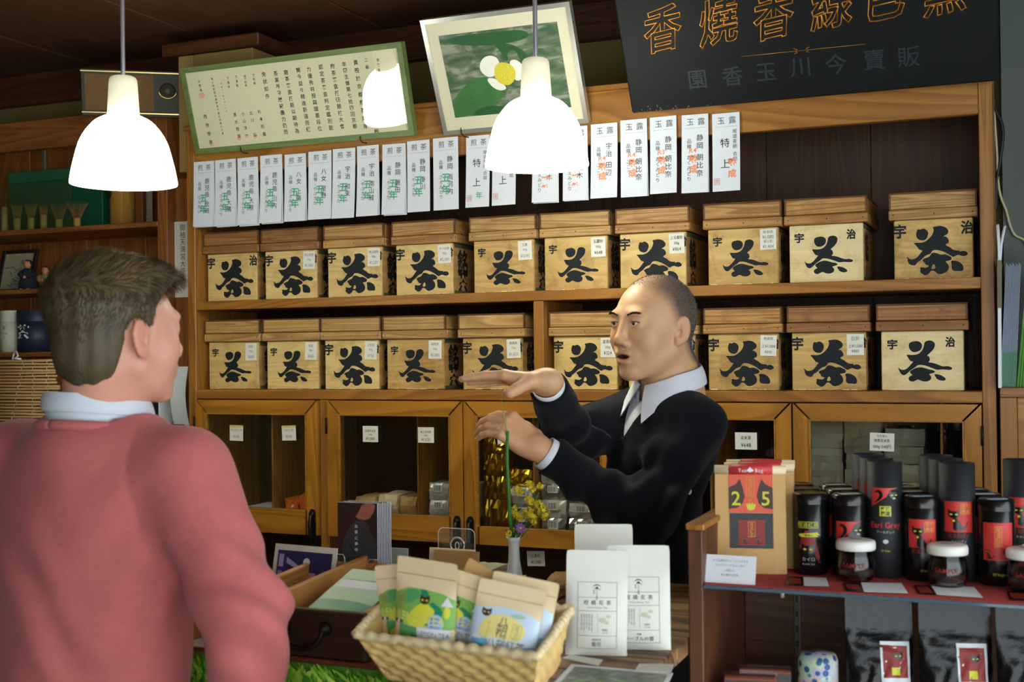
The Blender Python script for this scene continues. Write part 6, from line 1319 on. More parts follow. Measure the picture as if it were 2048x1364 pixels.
# kraft bags numbered 2 5
CORAL = plain('coral_card', rgb(222, 92, 66), .55, var=.03); HDR = plain('header_red', rgb(206, 60, 62), .5, var=.03); BRN = plain('drop_brown', rgb(74, 54, 44), .6); BLKW = plain('black_window', rgb(20, 23, 24), .25, spec=.3, var=.05)
def kraft_bag(p, label, i):
    t = thing('kraft_bag', label, 'paper bag', (p.x, p.y, GT), (0, 0, R(12)), 'kraft bags with red header cards'); w_, h_ = .129, .196
    def prof(u, v): return -.5*(.052*(1-v)**.8+.004)*(1 if abs(2*u-1) < .98 else .92)
    mb = MB(); mb.grid(lambda u, v: ((u-.5)*w_*(1-.0*v), prof(u, v), v*h_*.965), 6, 10, 0, False); mb.grid(lambda u, v: ((.5-u)*w_, -prof(u, v), v*h_*.965), 6, 10, 0, False)
    for s in (-1, 1): mb.grid(lambda u, v: (s*w_/2, s*prof(.5, v)*.92*(1-2*u), v*h_*.965), 2, 10, 0, False)
    mb.build('bag', KRAFT, t)
    MB().tube([(-w_/2-.001, -.004, h_*.965), (0, -.0045, h_*.968), (w_/2+.001, -.004, h_*.963)], .0085, 12).build('rolled_top', KRAFTL, t)
    cf = lambda x, z, y: (x, prof(.5, z/(h_*.965))-.0006+y, z)
    mb = MB(); mb.grid(lambda u, v: (-.037+u*.076, 0, h_*.905+v*h_*.06), 4, 4)
    MB().tube([(-.039, -.0045, h_*.966), (0, -.005, h_*.969), (.041, -.0045, h_*.9665)], .0093, 12).build('header_band', HDR, t)
    k = MB(); rect(k, -.039, .041, h_*.565, h_*.95, -.0002, 0)
    poly(k, [(-.039, h_*.60), (-.039, h_*.80), (-.026, h_*.83), (-.019, h_*.88), (-.0135, h_*.80), (-.010, h_*.72), (-.014, h_*.65), (-.024, h_*.61)], -.0006, 1); poly(k, [(.041, h_*.60), (.041, h_*.80), (.028, h_*.83), (.021, h_*.88), (.0155, h_*.80), (.012, h_*.72), (.016, h_*.65), (.026, h_*.61)], -.0006, 1)
    put_glyph(k, '2', -.026, h_*.705, .036, -.0010, 2, .012); put_glyph(k, '5', .028, h_*.705, .036, -.0010, 2, .012)
    frame_lines(k, -.0075, .0075, h_*.72, h_*.90, .001, -.0008, 3); text_v(k, '尾道紅茶', 0, h_*.89, .0088, -.0008, 3, pitch=.95); put_glyph(k, 'x', 0, h_*.69, .010, -.0008, 3)
    oval(k, .001, h_*.615, .0075, .0055, -.0008, 2); 
    for q in (-.0065, -.0022, .0028, .007): oval(k, .001+q, h_*.648-abs(q)*.35, .0021, .0028, -.0010, 2, 10)
    conform(k, cf, .012).build('header_card', [CORAL, BRN, TYEL, TGOLD], t)
    k = MB(); rect(k, -.038, .041, h_*.235, h_*.56, -.0004, 0); rect(k, -.022, .026, h_*.26, h_*.50, -.0010, 1); frame_lines(k, -.0045, .0085, h_*.34, h_*.485, .0008, -.0014, 2); text_v(k, '尾道紅茶', .002, h_*.478, .0075, -.0014, 2, pitch=.9)
    for q in (-.012, .012): cat_sit(k, q, h_*.325, .0035, 0, 2, -.0014)
    conform(k, cf, .012).build('window', [BLKW, TDKR, TGOLD], t)
    k = MB(); text_h(k, 'Tea', -.014, 0, .0095, 0, 0); poly(k, [(-.0065, -.001), (0, .006), (.0075, -.001), (0, -.004)], 0, 0); text_h(k, 'Bag', .0165, 0, .0095, 0, 0)
    o = MB(); o.add([(x, -.0146-(.0006), h_*.966+z) for x, y, z in k.v], k.f); o.build('header_print', PAPER, t)
    cr_ = MB(); cr_.box(-w_/2, w_/2, prof(.5, .38)-.0007, prof(.5, .38)+.001, h_*.365, h_*.368)
    return t
p = at_z(1487, 1147, GT); p.x += .008
kraft_bag(Vector((p.x, p.y+.030, 0)), 'kraft bag with red header card numbered two five, foremost', 0)
kraft_bag(Vector((p.x+.005, p.y+.090, 0)), 'kraft bag with red header, second in the file', 1)
kraft_bag(Vector((p.x-.004, p.y+.150, 0)), 'kraft bag with red header, last in the file', 2)
# notes and cards along the shelf edge
nc = at_z(1408, 1163, GT)
def easel(name, label, px0, px1, pyt, pyb, Y, m, lines, lean=-18):
    a, c = at_y(px0, pyb, Y), at_y(px1, pyb, Y); h_ = (at_y(px0, pyt, Y).z-GT); w_ = c.x-a.x
    t = thing(name, label, 'card', ((a.x+c.x)/2, Y, GT+.0003), (R(lean), 0, 0)); MB().box(-w_/2, w_/2, 0, .001, 0, h_).build('card', m, t)
    k = MB()
    for s, z_, sz in lines: text_h(k, s, 0, z_*h_, sz*h_, -.0006, 0, jit=.05)
    k.build('handwriting', plain('ink_blue_grey', rgb(120, 140, 158), .8), t); return t
easel('note_card', 'white handwritten note card leaning on the kraft bag', 1407, 1510, 1108, 1166, YD0+.016, PAPER, [('カイロ茶のティーバッグです', .80, .10), ('ミルクティーにもよく合い', .64, .09), ('25個入り', .46, .09), ('香り豊かな紅茶', .30, .09)], -20)
for i, (c1_, c2_, lab) in enumerate((([(1572, 1169), (1576, 1152), (1606, 1154), (1606, 1171)], [(1608, 1171), (1607, 1154), (1652, 1155), (1658, 1172)], 'before the yellow plate tins'), ([(1692, 1181), (1686, 1165), (1720, 1166), (1727, 1183)], [(1728, 1183), (1722, 1165), (1803, 1166), (1816, 1186)], 'before the first jar'), ([(1836, 1187), (1828, 1170), (1860, 1171), (1872, 1189)], [(1874, 1189), (1862, 1171), (1948, 1174), (1966, 1195)], 'before the second jar'), ([(2020, 1199), (2014, 1182), (2050, 1184), (2060, 1201)], None, 'at the shelf end'))):
    t, cc = lying('picture_card', 'small dark picture card lying '+lab, c1_, BLKW, GT+.0016, .0004)
    ps = [at_z(px+(4 if j in (0, 1) else -4), py+(-3 if j in (0, 3) else 3), GT+.0018)-cc for j, (px, py) in enumerate(c1_)]
    MB().add([(v_.x, v_.y, .0002) for v_ in ps], [(0, 1, 2, 3)]).build('print', TDKR, t)
    if c2_: lying('price_note', 'white handwritten price note lying '+lab, c2_, PAPER, GT+.0016, .0004)
# lower shelf: black pouches, patterned canister, orange boxes
LZ = .681
BPM = plain('black_film', rgb(9, 10, 13), .26, var=.05, bump=.6, bscale=60, spec=.4)
def art_bp(k, w_, h_):
    x0_ = .0; rect(k, x0_, x0_+.050, h_*.25, h_*.74, -.0004, 0); rect(k, x0_+.004, x0_+.046, h_*.53, h_*.715, -.0010, 1); cat_head(k, x0_+.030, h_*.655, .008, 2, 3, -.0014); rect(k, x0_+.018, x0_+.032, h_*.545, h_*.59, -.0014, 3); text_h(k, 'kandy', x0_+.025, h_*.49, .010, -.0010, 4); rect(k, x0_+.004, x0_+.046, h_*.455, h_*.458, -.0010, 4)
for i, (px, w_, yy) in enumerate(((1762, .115, -1.06), (1916, .12, -1.06), (2075, .12, -1.06))):
    q = at_y(px, 1300, yy); h_ = at_y(px, 1200, yy).z-LZ
    pouch('black_pouch', ('glossy black pouch with white label, next to the patterned canister', 'glossy black pouch with white label, middle of the lower shelf', 'glossy black pouch at the end of the lower shelf')[i], 'tea pouch', Matrix.Translation((q.x, yy, LZ+.001)) @ Matrix.Rotation(R(14), 4, 'Z') @ Matrix.Rotation(R(-6), 4, 'X'), w_, h_, .034, BPM, 'black pouches under the glass shelf', art_bp, [PAPER, TDKR, TINB, TYEL, INKG], TUBB, crease=.0035)
q = at_y(1636, 1330, -1.05); hq = at_y(1636, 1303, -1.05).z-LZ; rq = .0345
t = thing('patterned_canister', 'blue and white flowered paper canister under the glass shelf', 'canister', (q.x, -1.05, LZ))
FLW = bpy.data.materials.new('flower_washi'); FLW.use_nodes = True; nt = FLW.node_tree; bs = nt.nodes['Principled BSDF']; tc = nt.nodes.new('ShaderNodeTexCoord'); vo = nt.nodes.new('ShaderNodeTexVoronoi'); vo.inputs['Scale'].default_value = 62
rp = nt.nodes.new('ShaderNodeValToRGB'); e = rp.color_ramp.elements; e[0].position = .30; e[0].color = rgb(30, 92, 150); e[1].position = .42; e[1].color = rgb(206, 214, 206); mx = nt.nodes.new('ShaderNodeMix'); mx.data_type = 'RGBA'; mx.blend_type = 'MULTIPLY'; mx.inputs[0].default_value = .35
nt.links.new(tc.outputs['Object'], vo.inputs['Vector']); nt.links.new(vo.outputs['Distance'], rp.inputs[0]); nt.links.new(rp.outputs[0], mx.inputs[6]); nt.links.new(vo.outputs['Color'], mx.inputs[7]); nt.links.new(mx.outputs[2], bs.inputs['Base Color'])
MB().lathe([(0, 0), (rq, 0), (rq, hq*.7), (0, hq*.7)], 32).build('can', FLW, t); MB().lathe([(rq+.0008, hq*.66), (rq+.0008, hq*.93), (rq*.9, hq*.985), (0, hq)], 32).build('lid', FLW, t); MB().lathe([(rq+.0008, hq*.655), (rq+.0022, hq*.66), (rq+.0008, hq*.67)], 32).build('lid_rim', TWHT, t)
for i, (px, dyy) in enumerate(((1530, .0), (1500, -.035))):
    q = at_y(px, 1345, -1.08+dyy); hq = at_y(px, 1334+i*14, -1.08+dyy).z-LZ
    t = thing('clear_box', ('clear film box with orange printed card on the lower shelf', 'clear film box in front of the orange card box')[i], 'box', (q.x, -1.08+dyy, LZ+.0005), (0, 0, R(12)), 'clear boxes of orange cards')
    MB().bbox(-.045, .045, -.015, .015, 0, hq*.96, .002).build('orange_card', plain('orange_card', rgb(196, 84, 40), .5, var=.06), t); MB().bbox(-.047, .047, -.017, .017, 0, hq, .002).build('clear_film', ACR, t)
    k = MB(); cat_sit(k, -.02, hq*.80, .008, 0, 1, -.0155); rect(k, -.045, .045, hq*.86, hq*.95, -.0156, 0); k.build('card_print', [TINB, TYEL], t)
# ================================================================ people: continuous surfaces grown from blended volumes
class SDF:
    """groups of primitives, each group evaluated only near its own bounds, blended smoothly"""
    def __init__(s): s.g = []
    def group(s, fn, pts, rad, k=0.02):
        pts = np.array([tuple(p) for p in pts], float); s.g.append((fn, pts.min(0)-rad, pts.max(0)+rad, k))
    def __call__(s, P):
        D = np.full(len(P), 1.0)
        for fn, lo, hi, k in s.g:
            m = np.all((P > lo-.03) & (P < hi+.03), axis=1)
            if m.any(): D[m] = smin(D[m], fn(P[m]), k)
        return D
def smin(a, b, k):
    h = np.clip(.5+.5*(b-a)/k, 0, 1); return b*(1-h)+a*h-k*h*(1-h)
def smax(a, b, k): return -smin(-a, -b, k)
def npv(v): return np.array(tuple(v), float)
def ell(P, c, r, Rm=None):
    q = P-npv(c)
    if Rm is not None: q = q @ Rm
    r = np.array(r, float); k0 = np.linalg.norm(q/r, axis=1); k1 = np.linalg.norm(q/(r*r), axis=1)+1e-9
    return k0*(k0-1)/k1
def rcone(P, a, b, ra, rb):
    a, b = npv(a), npv(b); ab = b-a; t = np.clip((P-a) @ ab/(ab @ ab), 0, 1)
    return np.linalg.norm(P-a-t[:, None]*ab, axis=1)-(ra+(rb-ra)*t)
def chain(P, pts, rads, k):
    d = None
    for i in range(len(pts)-1):
        q = rcone(P, pts[i], pts[i+1], rads[i], rads[i+1]); d = q if d is None else smin(d, q, k)
    return d
def surface(fn, lo, hi, res):
    """surface nets on sparse blocks of 8 cells"""
    lo = npv(lo); hi = npv(hi); B = 8; bs = B*res
    nb = np.ceil((hi-lo)/bs).astype(int)
    g = np.stack(np.meshgrid(*[np.arange(n) for n in nb], indexing='ij'), -1).reshape(-1, 3)
    d = fn(lo+(g+.5)*bs); act = g[np.abs(d) < bs*1.25]
    o = np.stack(np.meshgrid(*[np.arange(B+1)]*3, indexing='ij'), -1).reshape(-1, 3)
    V = np.empty((len(act), (B+1)**3))
    for i in range(0, len(act), 400):
        a = act[i:i+400]; P = lo+((a[:, None, :]*B+o[None])*res); V[i:i+400] = fn(P.reshape(-1, 3)).reshape(len(a), -1)
    V = V.reshape(-1, B+1, B+1, B+1); S = V < 0
    cs = np.zeros((len(act), B, B, B), int)
    for dx in (0, 1):
        for dy in (0, 1):
            for dz in (0, 1): cs += S[:, dx:B+dx, dy:B+dy, dz:B+dz]
    bi, i, j, k = np.nonzero((cs > 0) & (cs < 8))
    acc = np.zeros((len(bi), 3)); cnt = np.zeros(len(bi))
    cor = [(dx, dy, dz) for dx in (0, 1) for dy in (0, 1) for dz in (0, 1)]
    for a in cor:
        for ax in range(3):
            if a[ax]: continue
            b = list(a); b[ax] = 1; va = V[bi, i+a[0], j+a[1], k+a[2]]; vb = V[bi, i+b[0], j+b[1], k+b[2]]
            m = (va < 0) != (vb < 0); t = np.where(m, va/np.where(m, va-vb, 1), 0); p = np.array(a, float)[None].repeat(len(bi), 0); p[:, ax] += t
            acc[m] += p[m]; cnt[m] += 1
    G = act[bi]*B+np.stack([i, j, k], 1); verts = lo+(G+acc/cnt[:, None])*res
    N = nb*B+2; cid = ((G[:, 0]+1)*N[1]+(G[:, 1]+1))*N[2]+(G[:, 2]+1); order = np.argsort(cid); scid = cid[order]
    faces = []
    for ax in range(3):
        sl = [slice(0, B)]*3; sl2 = list(sl); sl2[ax] = slice(1, B+1)
        A = S[(slice(None),)+tuple(sl)]; Bb = S[(slice(None),)+tuple(sl2)]; b_, x, y, z = np.nonzero(A != Bb); flip = A[b_, x, y, z]
        g0 = act[b_]*B+np.stack([x, y, z], 1); u, v = [q for q in range(3) if q != ax]; quad = []
        for (du, dv) in ((-1, -1), (0, -1), (0, 0), (-1, 0)):
            h = g0.copy(); h[:, u] += du; h[:, v] += dv; c = ((h[:, 0]+1)*N[1]+(h[:, 1]+1))*N[2]+(h[:, 2]+1); p = np.searchsorted(scid, c); p = np.minimum(p, len(scid)-1)
            quad.append(np.where(scid[p] == c, order[p], -1))
        Q = np.stack(quad, 1); ok = (Q >= 0).all(1); Q = Q[ok]; fl = flip[ok] if ax != 1 else ~flip[ok]
        Q[~fl] = Q[~fl][:, ::-1]; faces.append(Q)
    return verts, np.concatenate(faces)
def np_object(name, verts, faces, mats, parent=None, origin=(0, 0, 0), col=None, relax=1):
    if relax:                                             # light smoothing of the net
        E = np.concatenate([faces[:, [a, (a+1) % 4]] for a in range(4)]); 
        for _ in range(relax):
            s = np.zeros_like(verts); n = np.zeros(len(verts)); np.add.at(s, E[:, 0], verts[E[:, 1]]); np.add.at(n, E[:, 0], 1); np.add.at(s, E[:, 1], verts[E[:, 0]]); np.add.at(n, E[:, 1], 1)
            verts = verts*.5+.5*s/np.maximum(n, 1)[:, None]
    me = bpy.data.meshes.new(name); v = verts-npv(origin)
    me.vertices.add(len(v)); me.vertices.foreach_set('co', v.ravel().astype(np.float32)); me.loops.add(len(faces)*4); me.loops.foreach_set('vertex_index', faces.ravel().astype(np.int32))
    me.polygons.add(len(faces)); me.polygons.foreach_set('loop_start', np.arange(0, len(faces)*4, 4, dtype=np.int32)); me.polygons.foreach_set('use_smooth', np.ones(len(faces), bool))
    me.update(calc_edges=True); me.validate()
    for m in (mats if isinstance(mats, (list, tuple)) else [mats]): me.materials.append(m)
    if col is not None:
        a = me.attributes.new('tint', 'FLOAT_COLOR', 'POINT'); c = np.ones((len(v), 4), np.float32); c[:, :3] = col(verts); a.data.foreach_set('color', c.ravel())
    o = bpy.data.objects.new(name, me); COL.objects.link(o)
    if parent is not None: o.parent = parent
    else: o.location = origin
    return o
def skin_mat(name, rough=.48):
    m, nt, b = _new(name); N = nt.nodes; L = nt.links; a = N.new('ShaderNodeAttribute'); a.attribute_name = 'tint'; tc = N.new('ShaderNodeTexCoord'); nz = N.new('ShaderNodeTexNoise'); nz.inputs['Scale'].default_value = 90; nz.inputs['Detail'].default_value = 4
    L.new(tc.outputs['Object'], nz.inputs['Vector']); mx = N.new('ShaderNodeMix'); mx.data_type = 'RGBA'; mx.blend_type = 'MULTIPLY'; mx.inputs[0].default_value = .12; rp = N.new('ShaderNodeValToRGB'); rp.color_ramp.elements[0].position = .3; rp.color_ramp.elements[0].color = (.7, .62, .6, 1); rp.color_ramp.elements[1].position = .6
    L.new(nz.outputs['Fac'], rp.inputs[0]); L.new(a.outputs['Color'], mx.inputs[6]); L.new(rp.outputs[0], mx.inputs[7]); L.new(mx.outputs[2], b.inputs['Base Color'])
    setin(b, 'Roughness', rough); setin(b, 'Subsurface Weight', .12); b.inputs['Subsurface Radius'].default_value = (1, .35, .2); setin(b, 'Subsurface Scale', .008); setin(b, 'Specular IOR Level', .4)
    bp = N.new('ShaderNodeBump'); bp.inputs['Strength'].default_value = .12; bp.inputs['Distance'].default_value = .001; n2 = N.new('ShaderNodeTexNoise'); n2.inputs['Scale'].default_value = 500; L.new(tc.outputs['Object'], n2.inputs['Vector']); L.new(n2.outputs['Fac'], bp.inputs['Height']); L.new(bp.outputs['Normal'], b.inputs['Normal'])
    return m
def frame3(fwd, up=(0, 0, 1)):
    """columns: x = the person's left, y = back, z = up"""
    u = npv(up); f = npv(fwd); f = f-u*(f @ u)/(u @ u); f /= np.linalg.norm(f); u = u/np.linalg.norm(u); x = np.cross(u, f)
    return np.stack([x, -f, u], 1)
def head_fn(C, F, s, mouth_open, jaw=1.0):
    C = npv(C)
    def fn(Pw):
        P = ((Pw-C) @ F)/s; ax = np.abs(P[:, 0]); Q = P.copy(); Q[:, 0] = ax        # mirrored half
        d = ell(P, (0, .016, .030), (.076, .097, .088))
        d = smin(d, ell(P, (0, -.026, -.010), (.066, .064, .088)), .03)
        d = smin(d, ell(P, (0, -.030, -.064), (.056*jaw, .052, .046)), .03)
        d = smin(d, rcone(Q, (.056*jaw, .002, -.052), (.016, -.066, -.098), .015, .014), .022)
        d = smin(d, ell(P, (0, -.074, -.100), (.019, .015, .015)), .016)
        d = smin(d, ell(Q, (.041, -.058, -.024), (.025, .022, .030)), .022)
        d = smin(d, ell(Q, (.026, -.079, .031), (.024, .012, .010)), .014)
        d = smin(d, ell(P, (0, -.076, -.058), (.032, .019, .026)), .016)
        d = smax(d, -ell(Q, (.031, -.100, .011), (.018, .015, .011)), .012)
        d = smin(d, ell(Q, (.031, -.0775, .0105), (.0160, .0135, .0125)), .008)                 # lids over the eye
        d = smax(d, -ell(Q, (.0315, -.096, .0105), (.0155, .0145, .0036)), .002)
        d = smin(d, rcone(P, (0, -.083, .020), (0, -.102, -.022), .0075, .0105), .012)
        d = smin(d, ell(P, (0, -.103, -.0270), (.0115, .0105, .0100)), .008)
        d = smin(d, ell(Q, (.0125, -.096, -.033), (.0085, .0105, .0080)), .005)
        d = smax(d, -ell(Q, (.0062, -.101, -.042), (.0035, .006, .0045)), .003)
        d = smin(d, ell(P, (0, -.0925, -.0545), (.0225, .0085, .0058)), .005)
        d = smin(d, ell(P, (0, -.0900, -.0700-.003*mouth_open), (.0195, .0088, .0068)), .005)
        d = smax(d, -ell(P, (0, -.101, -.0618-.001*mouth_open), (.0225, .016, .0016+.0036*mouth_open)), .002)
        # ear: cupped disc with rim, hollow and lobe
        ca, sa = math.cos(.42), math.sin(.42); E = Q-np.array((.077, .006, -.006)); e0 = E[:, 0]*ca-E[:, 1]*sa; e1 = E[:, 0]*sa+E[:, 1]*ca; E = np.stack([e0, e1-.12*E[:, 2], E[:, 2]], 1)
        er = ell(E, (.002, .006, 0), (.0075, .0185, .0315)); er = smax(er, -ell(E, (.010, .003, .003), (.0075, .0125, .0225)), .004); er = smin(er, ell(E, (.001, .000, -.026), (.006, .009, .009)), .006); er = smin(er, ell(E, (.004, .004, .002), (.004, .0045, .014)), .006)
        er = smax(er, -ell(E, (.006, -.003, -.006), (.006, .007, .009)), .003)
        return smin(d, er, .007)*s
    return fn
def hand_fn(W, X, Z, side, s, curls, spread, thumb=(.35, .0), stub=.055, tl=1.0):
    """W wrist, X along the fingers, Z out of the back of the hand; side = +1 puts the thumb on Z x X"""
    W = npv(W); X = npv(X); X /= np.linalg.norm(X); Z = npv(Z); Z = Z-X*(Z @ X); Z /= np.linalg.norm(Z); Y = np.cross(Z, X)*side
    F = np.stack([X, Y, Z], 1); yk = (.0285, .0098, -.0092, -.0272); L = ((.043, .026, .021), (.047, .029, .022), (.043, .027, .021), (.034, .020, .019)); rad = (.0092, .0094, .0090, .0080)
    fing = []
    for i in range(4):
        p = np.array((.088-.004*abs(i-1), yk[i], .003)); a = 0.0; pts = [p]; yaw = spread*(1.2-i*.8)
        for j in range(3):
            a += curls[i][j]; d = np.array((math.cos(a)*math.cos(yaw), math.sin(yaw), -math.sin(a))); p = p+d*L[i][j]; pts.append(p)
        fing.append((pts, (rad[i]*1.08, rad[i], rad[i]*.92, rad[i]*.74)))
    th = [np.array((.022, .026, -.006)), np.array((.050, .026+.030*math.cos(thumb[1]), -.012-.022*math.sin(thumb[0]))), np.array((.050+.028*tl, .034+.026*math.cos(thumb[1]), -.016-.028*math.sin(thumb[0]))), np.array((.050+.051*tl, .036+.020*math.cos(thumb[1]), -.016-.026*math.sin(thumb[0])))]
    def fn(Pw):
        P = ((Pw-W) @ F)/s
        d = rcone(P, (-stub, 0, -.001), (.012, 0, 0), .0265, .0235)
        for i in range(4): d = smin(d, rcone(P, (.010, yk[i]*.62, -.002), (.088-.004*abs(i-1), yk[i], .002), .0135, .0112), .014)
        d = smin(d, ell(P, (.045, .018, -.012), (.030, .016, .011)), .012); d = smin(d, ell(P, (.040, -.022, -.011), (.032, .012, .010)), .012)
        fd = None
        for pts, rr_ in fing:
            q = chain(P, pts, rr_, .003); fd = q if fd is None else np.minimum(fd, q)
            for jn in (0, 1): fd = np.minimum(fd, np.linalg.norm(P-pts[jn]-np.array((0, 0, .0012)), axis=1)-rr_[jn]*1.03)
        d = smin(d, fd, .007)
        return smin(d, chain(P, th, (.0155, .0128, .0108, .0085), .005), .009)*s
    tips = [W+F @ (p*s) for pts, _ in fing for p in pts]+[W+F @ (p*s) for p in th]+[W-X*.06*s]
    nails = []
    for pts, rr_ in fing:
        a_, b_ = pts[2], pts[3]; dr = (b_-a_)/np.linalg.norm(b_-a_); up = np.array((0, 0, 1.0)); up = up-dr*(up @ dr); up /= np.linalg.norm(up)
        nails.append((W+F @ ((b_+dr*.001+up*rr_[3]*.86)*s), F @ dr, F @ up))
    return fn, tips, nails
rH = npv(_r); cH = -npv((_fw.x, _fw.y, 0)); cH /= np.linalg.norm(cH)
def D3(px, py, Z): return npv(at_d(px, py, Z))

def trousers_and_shoes(parent, hip, fwd, left, mat, shoe, org, floor_z):
    hip = npv(hip); fwd = npv(fwd); left = npv(left)
    def fn(P):
        d = ell(P, hip+(0, 0, -.02), (.165, .135, .13), np.stack([left, fwd, np.array((0, 0, 1.))], 1))
        for s_ in (-1, 1):
            a = hip+left*s_*.085+np.array((0, 0, -.05)); b = np.array((*(hip+left*s_*.095+fwd*.015)[:2], (hip[2]+floor_z)/2)); c = np.array((*(hip+left*s_*.10)[:2], floor_z+.05))
            d = smin(d, chain(P, [a, b, c], (.092, .068, .055), .02), .03)
        return d
    v, f = surface(fn, hip+(-.4, -.4, -(hip[2]-floor_z)), hip+(.4, .4, .2), .012); np_object('trousers', v, f, mat, parent, org)
    for s_ in (-1, 1):
        c = np.array((*(hip+left*s_*.10)[:2], floor_z))
        def fs(P, c=c): return smax(chain(P, [c-fwd*.06+(0, 0, .04), c+fwd*.02+(0, 0, .045), c+fwd*.15+(0, 0, .03)], (.042, .045, .036), .02), floor_z+.001-P[:, 2], .004)
        v, f = surface(fs, c-.25, c+.25, .009); np_object('shoe', v, f, shoe, parent, org)

# ---------------------------------------------------------------- the shopkeeper
SKIN_A = skin_mat('skin_shopkeeper'); SKIN_B = skin_mat('skin_customer')
EYEW = plain('eye_white', rgb(214, 206, 198), .2, var=0); IRIS = plain('iris_brown', rgb(44, 28, 20), .15, var=0)
KNITB = plain('black_knit', rgb(15, 17, 23), .95, var=.12, nscale=180, bump=.35, bscale=700, sheen=.06, spec=.2)
SHIRT = plain('white_cotton', rgb(226, 230, 238), .75, var=.015, bump=.1, bscale=900)
def eyes(parent, C, F, s, org, look=(0, 0)):
    for sg in (-1, 1):
        c = C+F @ (np.array((sg*.031, -.0775, .0105))*s); e = MB(); e.lathe([(0, -.0118*s)]+[(.0118*s*math.cos(a), .0118*s*math.sin(a)) for a in [math.pi*(i/12-.5) for i in range(1, 12)]]+[(0, .0118*s)], 20, M=Matrix.Translation(Vector(c-org)))
        e.build('eyeball', EYEW, parent)
        dv = F @ np.array((look[0]+sg*.0, -1.0, look[1])); dv /= np.linalg.norm(dv); q = Vector(dv).to_track_quat('Z', 'Y').to_matrix().to_4x4()
        MB().lathe([(.0064*s, .0100*s), (.0048*s, .0111*s), (0, .0120*s)], 18, M=Matrix.Translation(Vector(c-org)) @ q).build('iris', IRIS, parent)
        lp = []
        for i in range(13):
            x = -.0150+.030*i/12; dz = .0037*math.sqrt(max(0, 1-(x/.0155)**2))+.0002; y = -.0775-.0136*math.sqrt(max(0, 1-(x/.0168)**2-(dz/.0125)**2)); lp.append(Vector(C+F @ (np.array((sg*.0312+x, y-.0002, .0105+dz))*s)-org))
        MB().tube(lp, [.0004]+[.0009]*11+[.0004], 6).build('upper_lashes', plain('lash_dark', rgb(38, 26, 22), .8), parent)
def brows(parent, C, F, s, org, mat, hf, wid=1.0):
    for sg in (-1, 1):
        k = MB(); rr_ = random.Random(3)
        for i in range(150):
            t = rr_.random(); x = .012+.036*t; z = .0275+.006*math.sin(t*2.4)+rr_.uniform(-.0022, .0022)*wid; p0 = C+F @ (np.array((sg*x, -.10, z))*s); dirv = -(F @ np.array((0, -1., 0)))
            p = p0.copy()
            for _ in range(10): p = p+dirv*max(.0002, hf(p[None])[0])*.9
            dd = F @ np.array((sg*.0062, -.0008, .0016-.002*t))*s; n_ = F @ np.array((0, -1., .0))*.0008
            k.add([Vector(p+n_-org), Vector(p+n_+dd*.5+F @ np.array((0, -.0006, .0005))-org), Vector(p+n_+dd-org), Vector(p+n_+dd*.5-F @ np.array((0, 0, .0005))-org)], [(0, 1, 2, 3)])
        stuff(k.build('eyebrow', mat, parent))
hs = 1.055
fdir = .62*cH-.80*rH; Fh = frame3(fdir, (0, 0, 1)+.10*rH*0+0.03*cH)
HC = D3(1306, 655, 2.88)
NB = D3(1342, 784, 2.90)                                   # base of the neck
bf = .42*cH-.91*rH; bf /= np.linalg.norm(bf); bl = np.cross(np.array((0, 0, 1.)), bf)      # body facing and its left
LS, LE, LW = NB+bl*.108+np.array((0, 0, -.074))+bf*.006, D3(1288, 1040, 2.66), D3(1078, 897, 2.61)
RS, RE, RW = NB-bl*.150+np.array((0, 0, -.062))-bf*.00, D3(1140, 872, 2.84), D3(1092, 762, 2.62)
WS = D3(1283, 1150, 2.93)
HP = WS+np.array((0, 0, -.10))
Ft = frame3(bf, NB-WS)
headA = head_fn(HC, Fh, hs, 1.0)
handR, tR, nR = hand_fn(RW, D3(975, 757, 2.66)-RW, np.array((0, 0, 1.))+.12*rH-.25*cH, +1, 1.02, [(.06, .10, .08), (.04, .08, .08), (.06, .10, .08), (.10, .12, .10)], .0, (1.0, 1.0), .012, .36)
handL, tL, nL = hand_fn(LW, D3(1018, 856, 2.62)-LW, np.array((0, 0, 1.))-.55*rH+.55*cH, -1, 1.02, [(.75, .35, .2), (.72, .42, .25), (.70, .45, .25), (.66, .42, .25)], .03, (.8, .9), .03)
A = SDF()
A.group(headA, [HC], .17, .02)
A.group(lambda P: smin(rcone(P, HC+Fh @ np.array((0, .028, -.045)), NB+np.array((0, 0, -.03)), .060, .064), rcone(P, HC+Fh @ np.array((.0, .045, -.02)), NB-bf*.03, .045, .055), .03), [HC, NB], .12, .025)
A.group(lambda P: chain(P, [NB+np.array((0, 0, -.04)), (NB+WS)/2, HP], (.07, .09, .10), .05), [NB, HP], .13, .03)
for pts, rr_ in (([NB+np.array((0, 0, -.06)), LS, LE, LW], (.05, .042, .036, .0265)), ([NB+np.array((0, 0, -.06)), RS, RE, RW], (.05, .042, .036, .0265))):
    A.group(lambda P, pts=pts, rr_=rr_: chain(P, pts, rr_, .02), pts, .06, .02)
A.group(handR, tR, .025, .012); A.group(handL, tL, .025, .012)
SKA = np.array(rgb(216, 168, 126)[:3]); LIPA = np.array(rgb(186, 116, 100)[:3]); HAIRA = np.array(rgb(64, 69, 74)[:3])
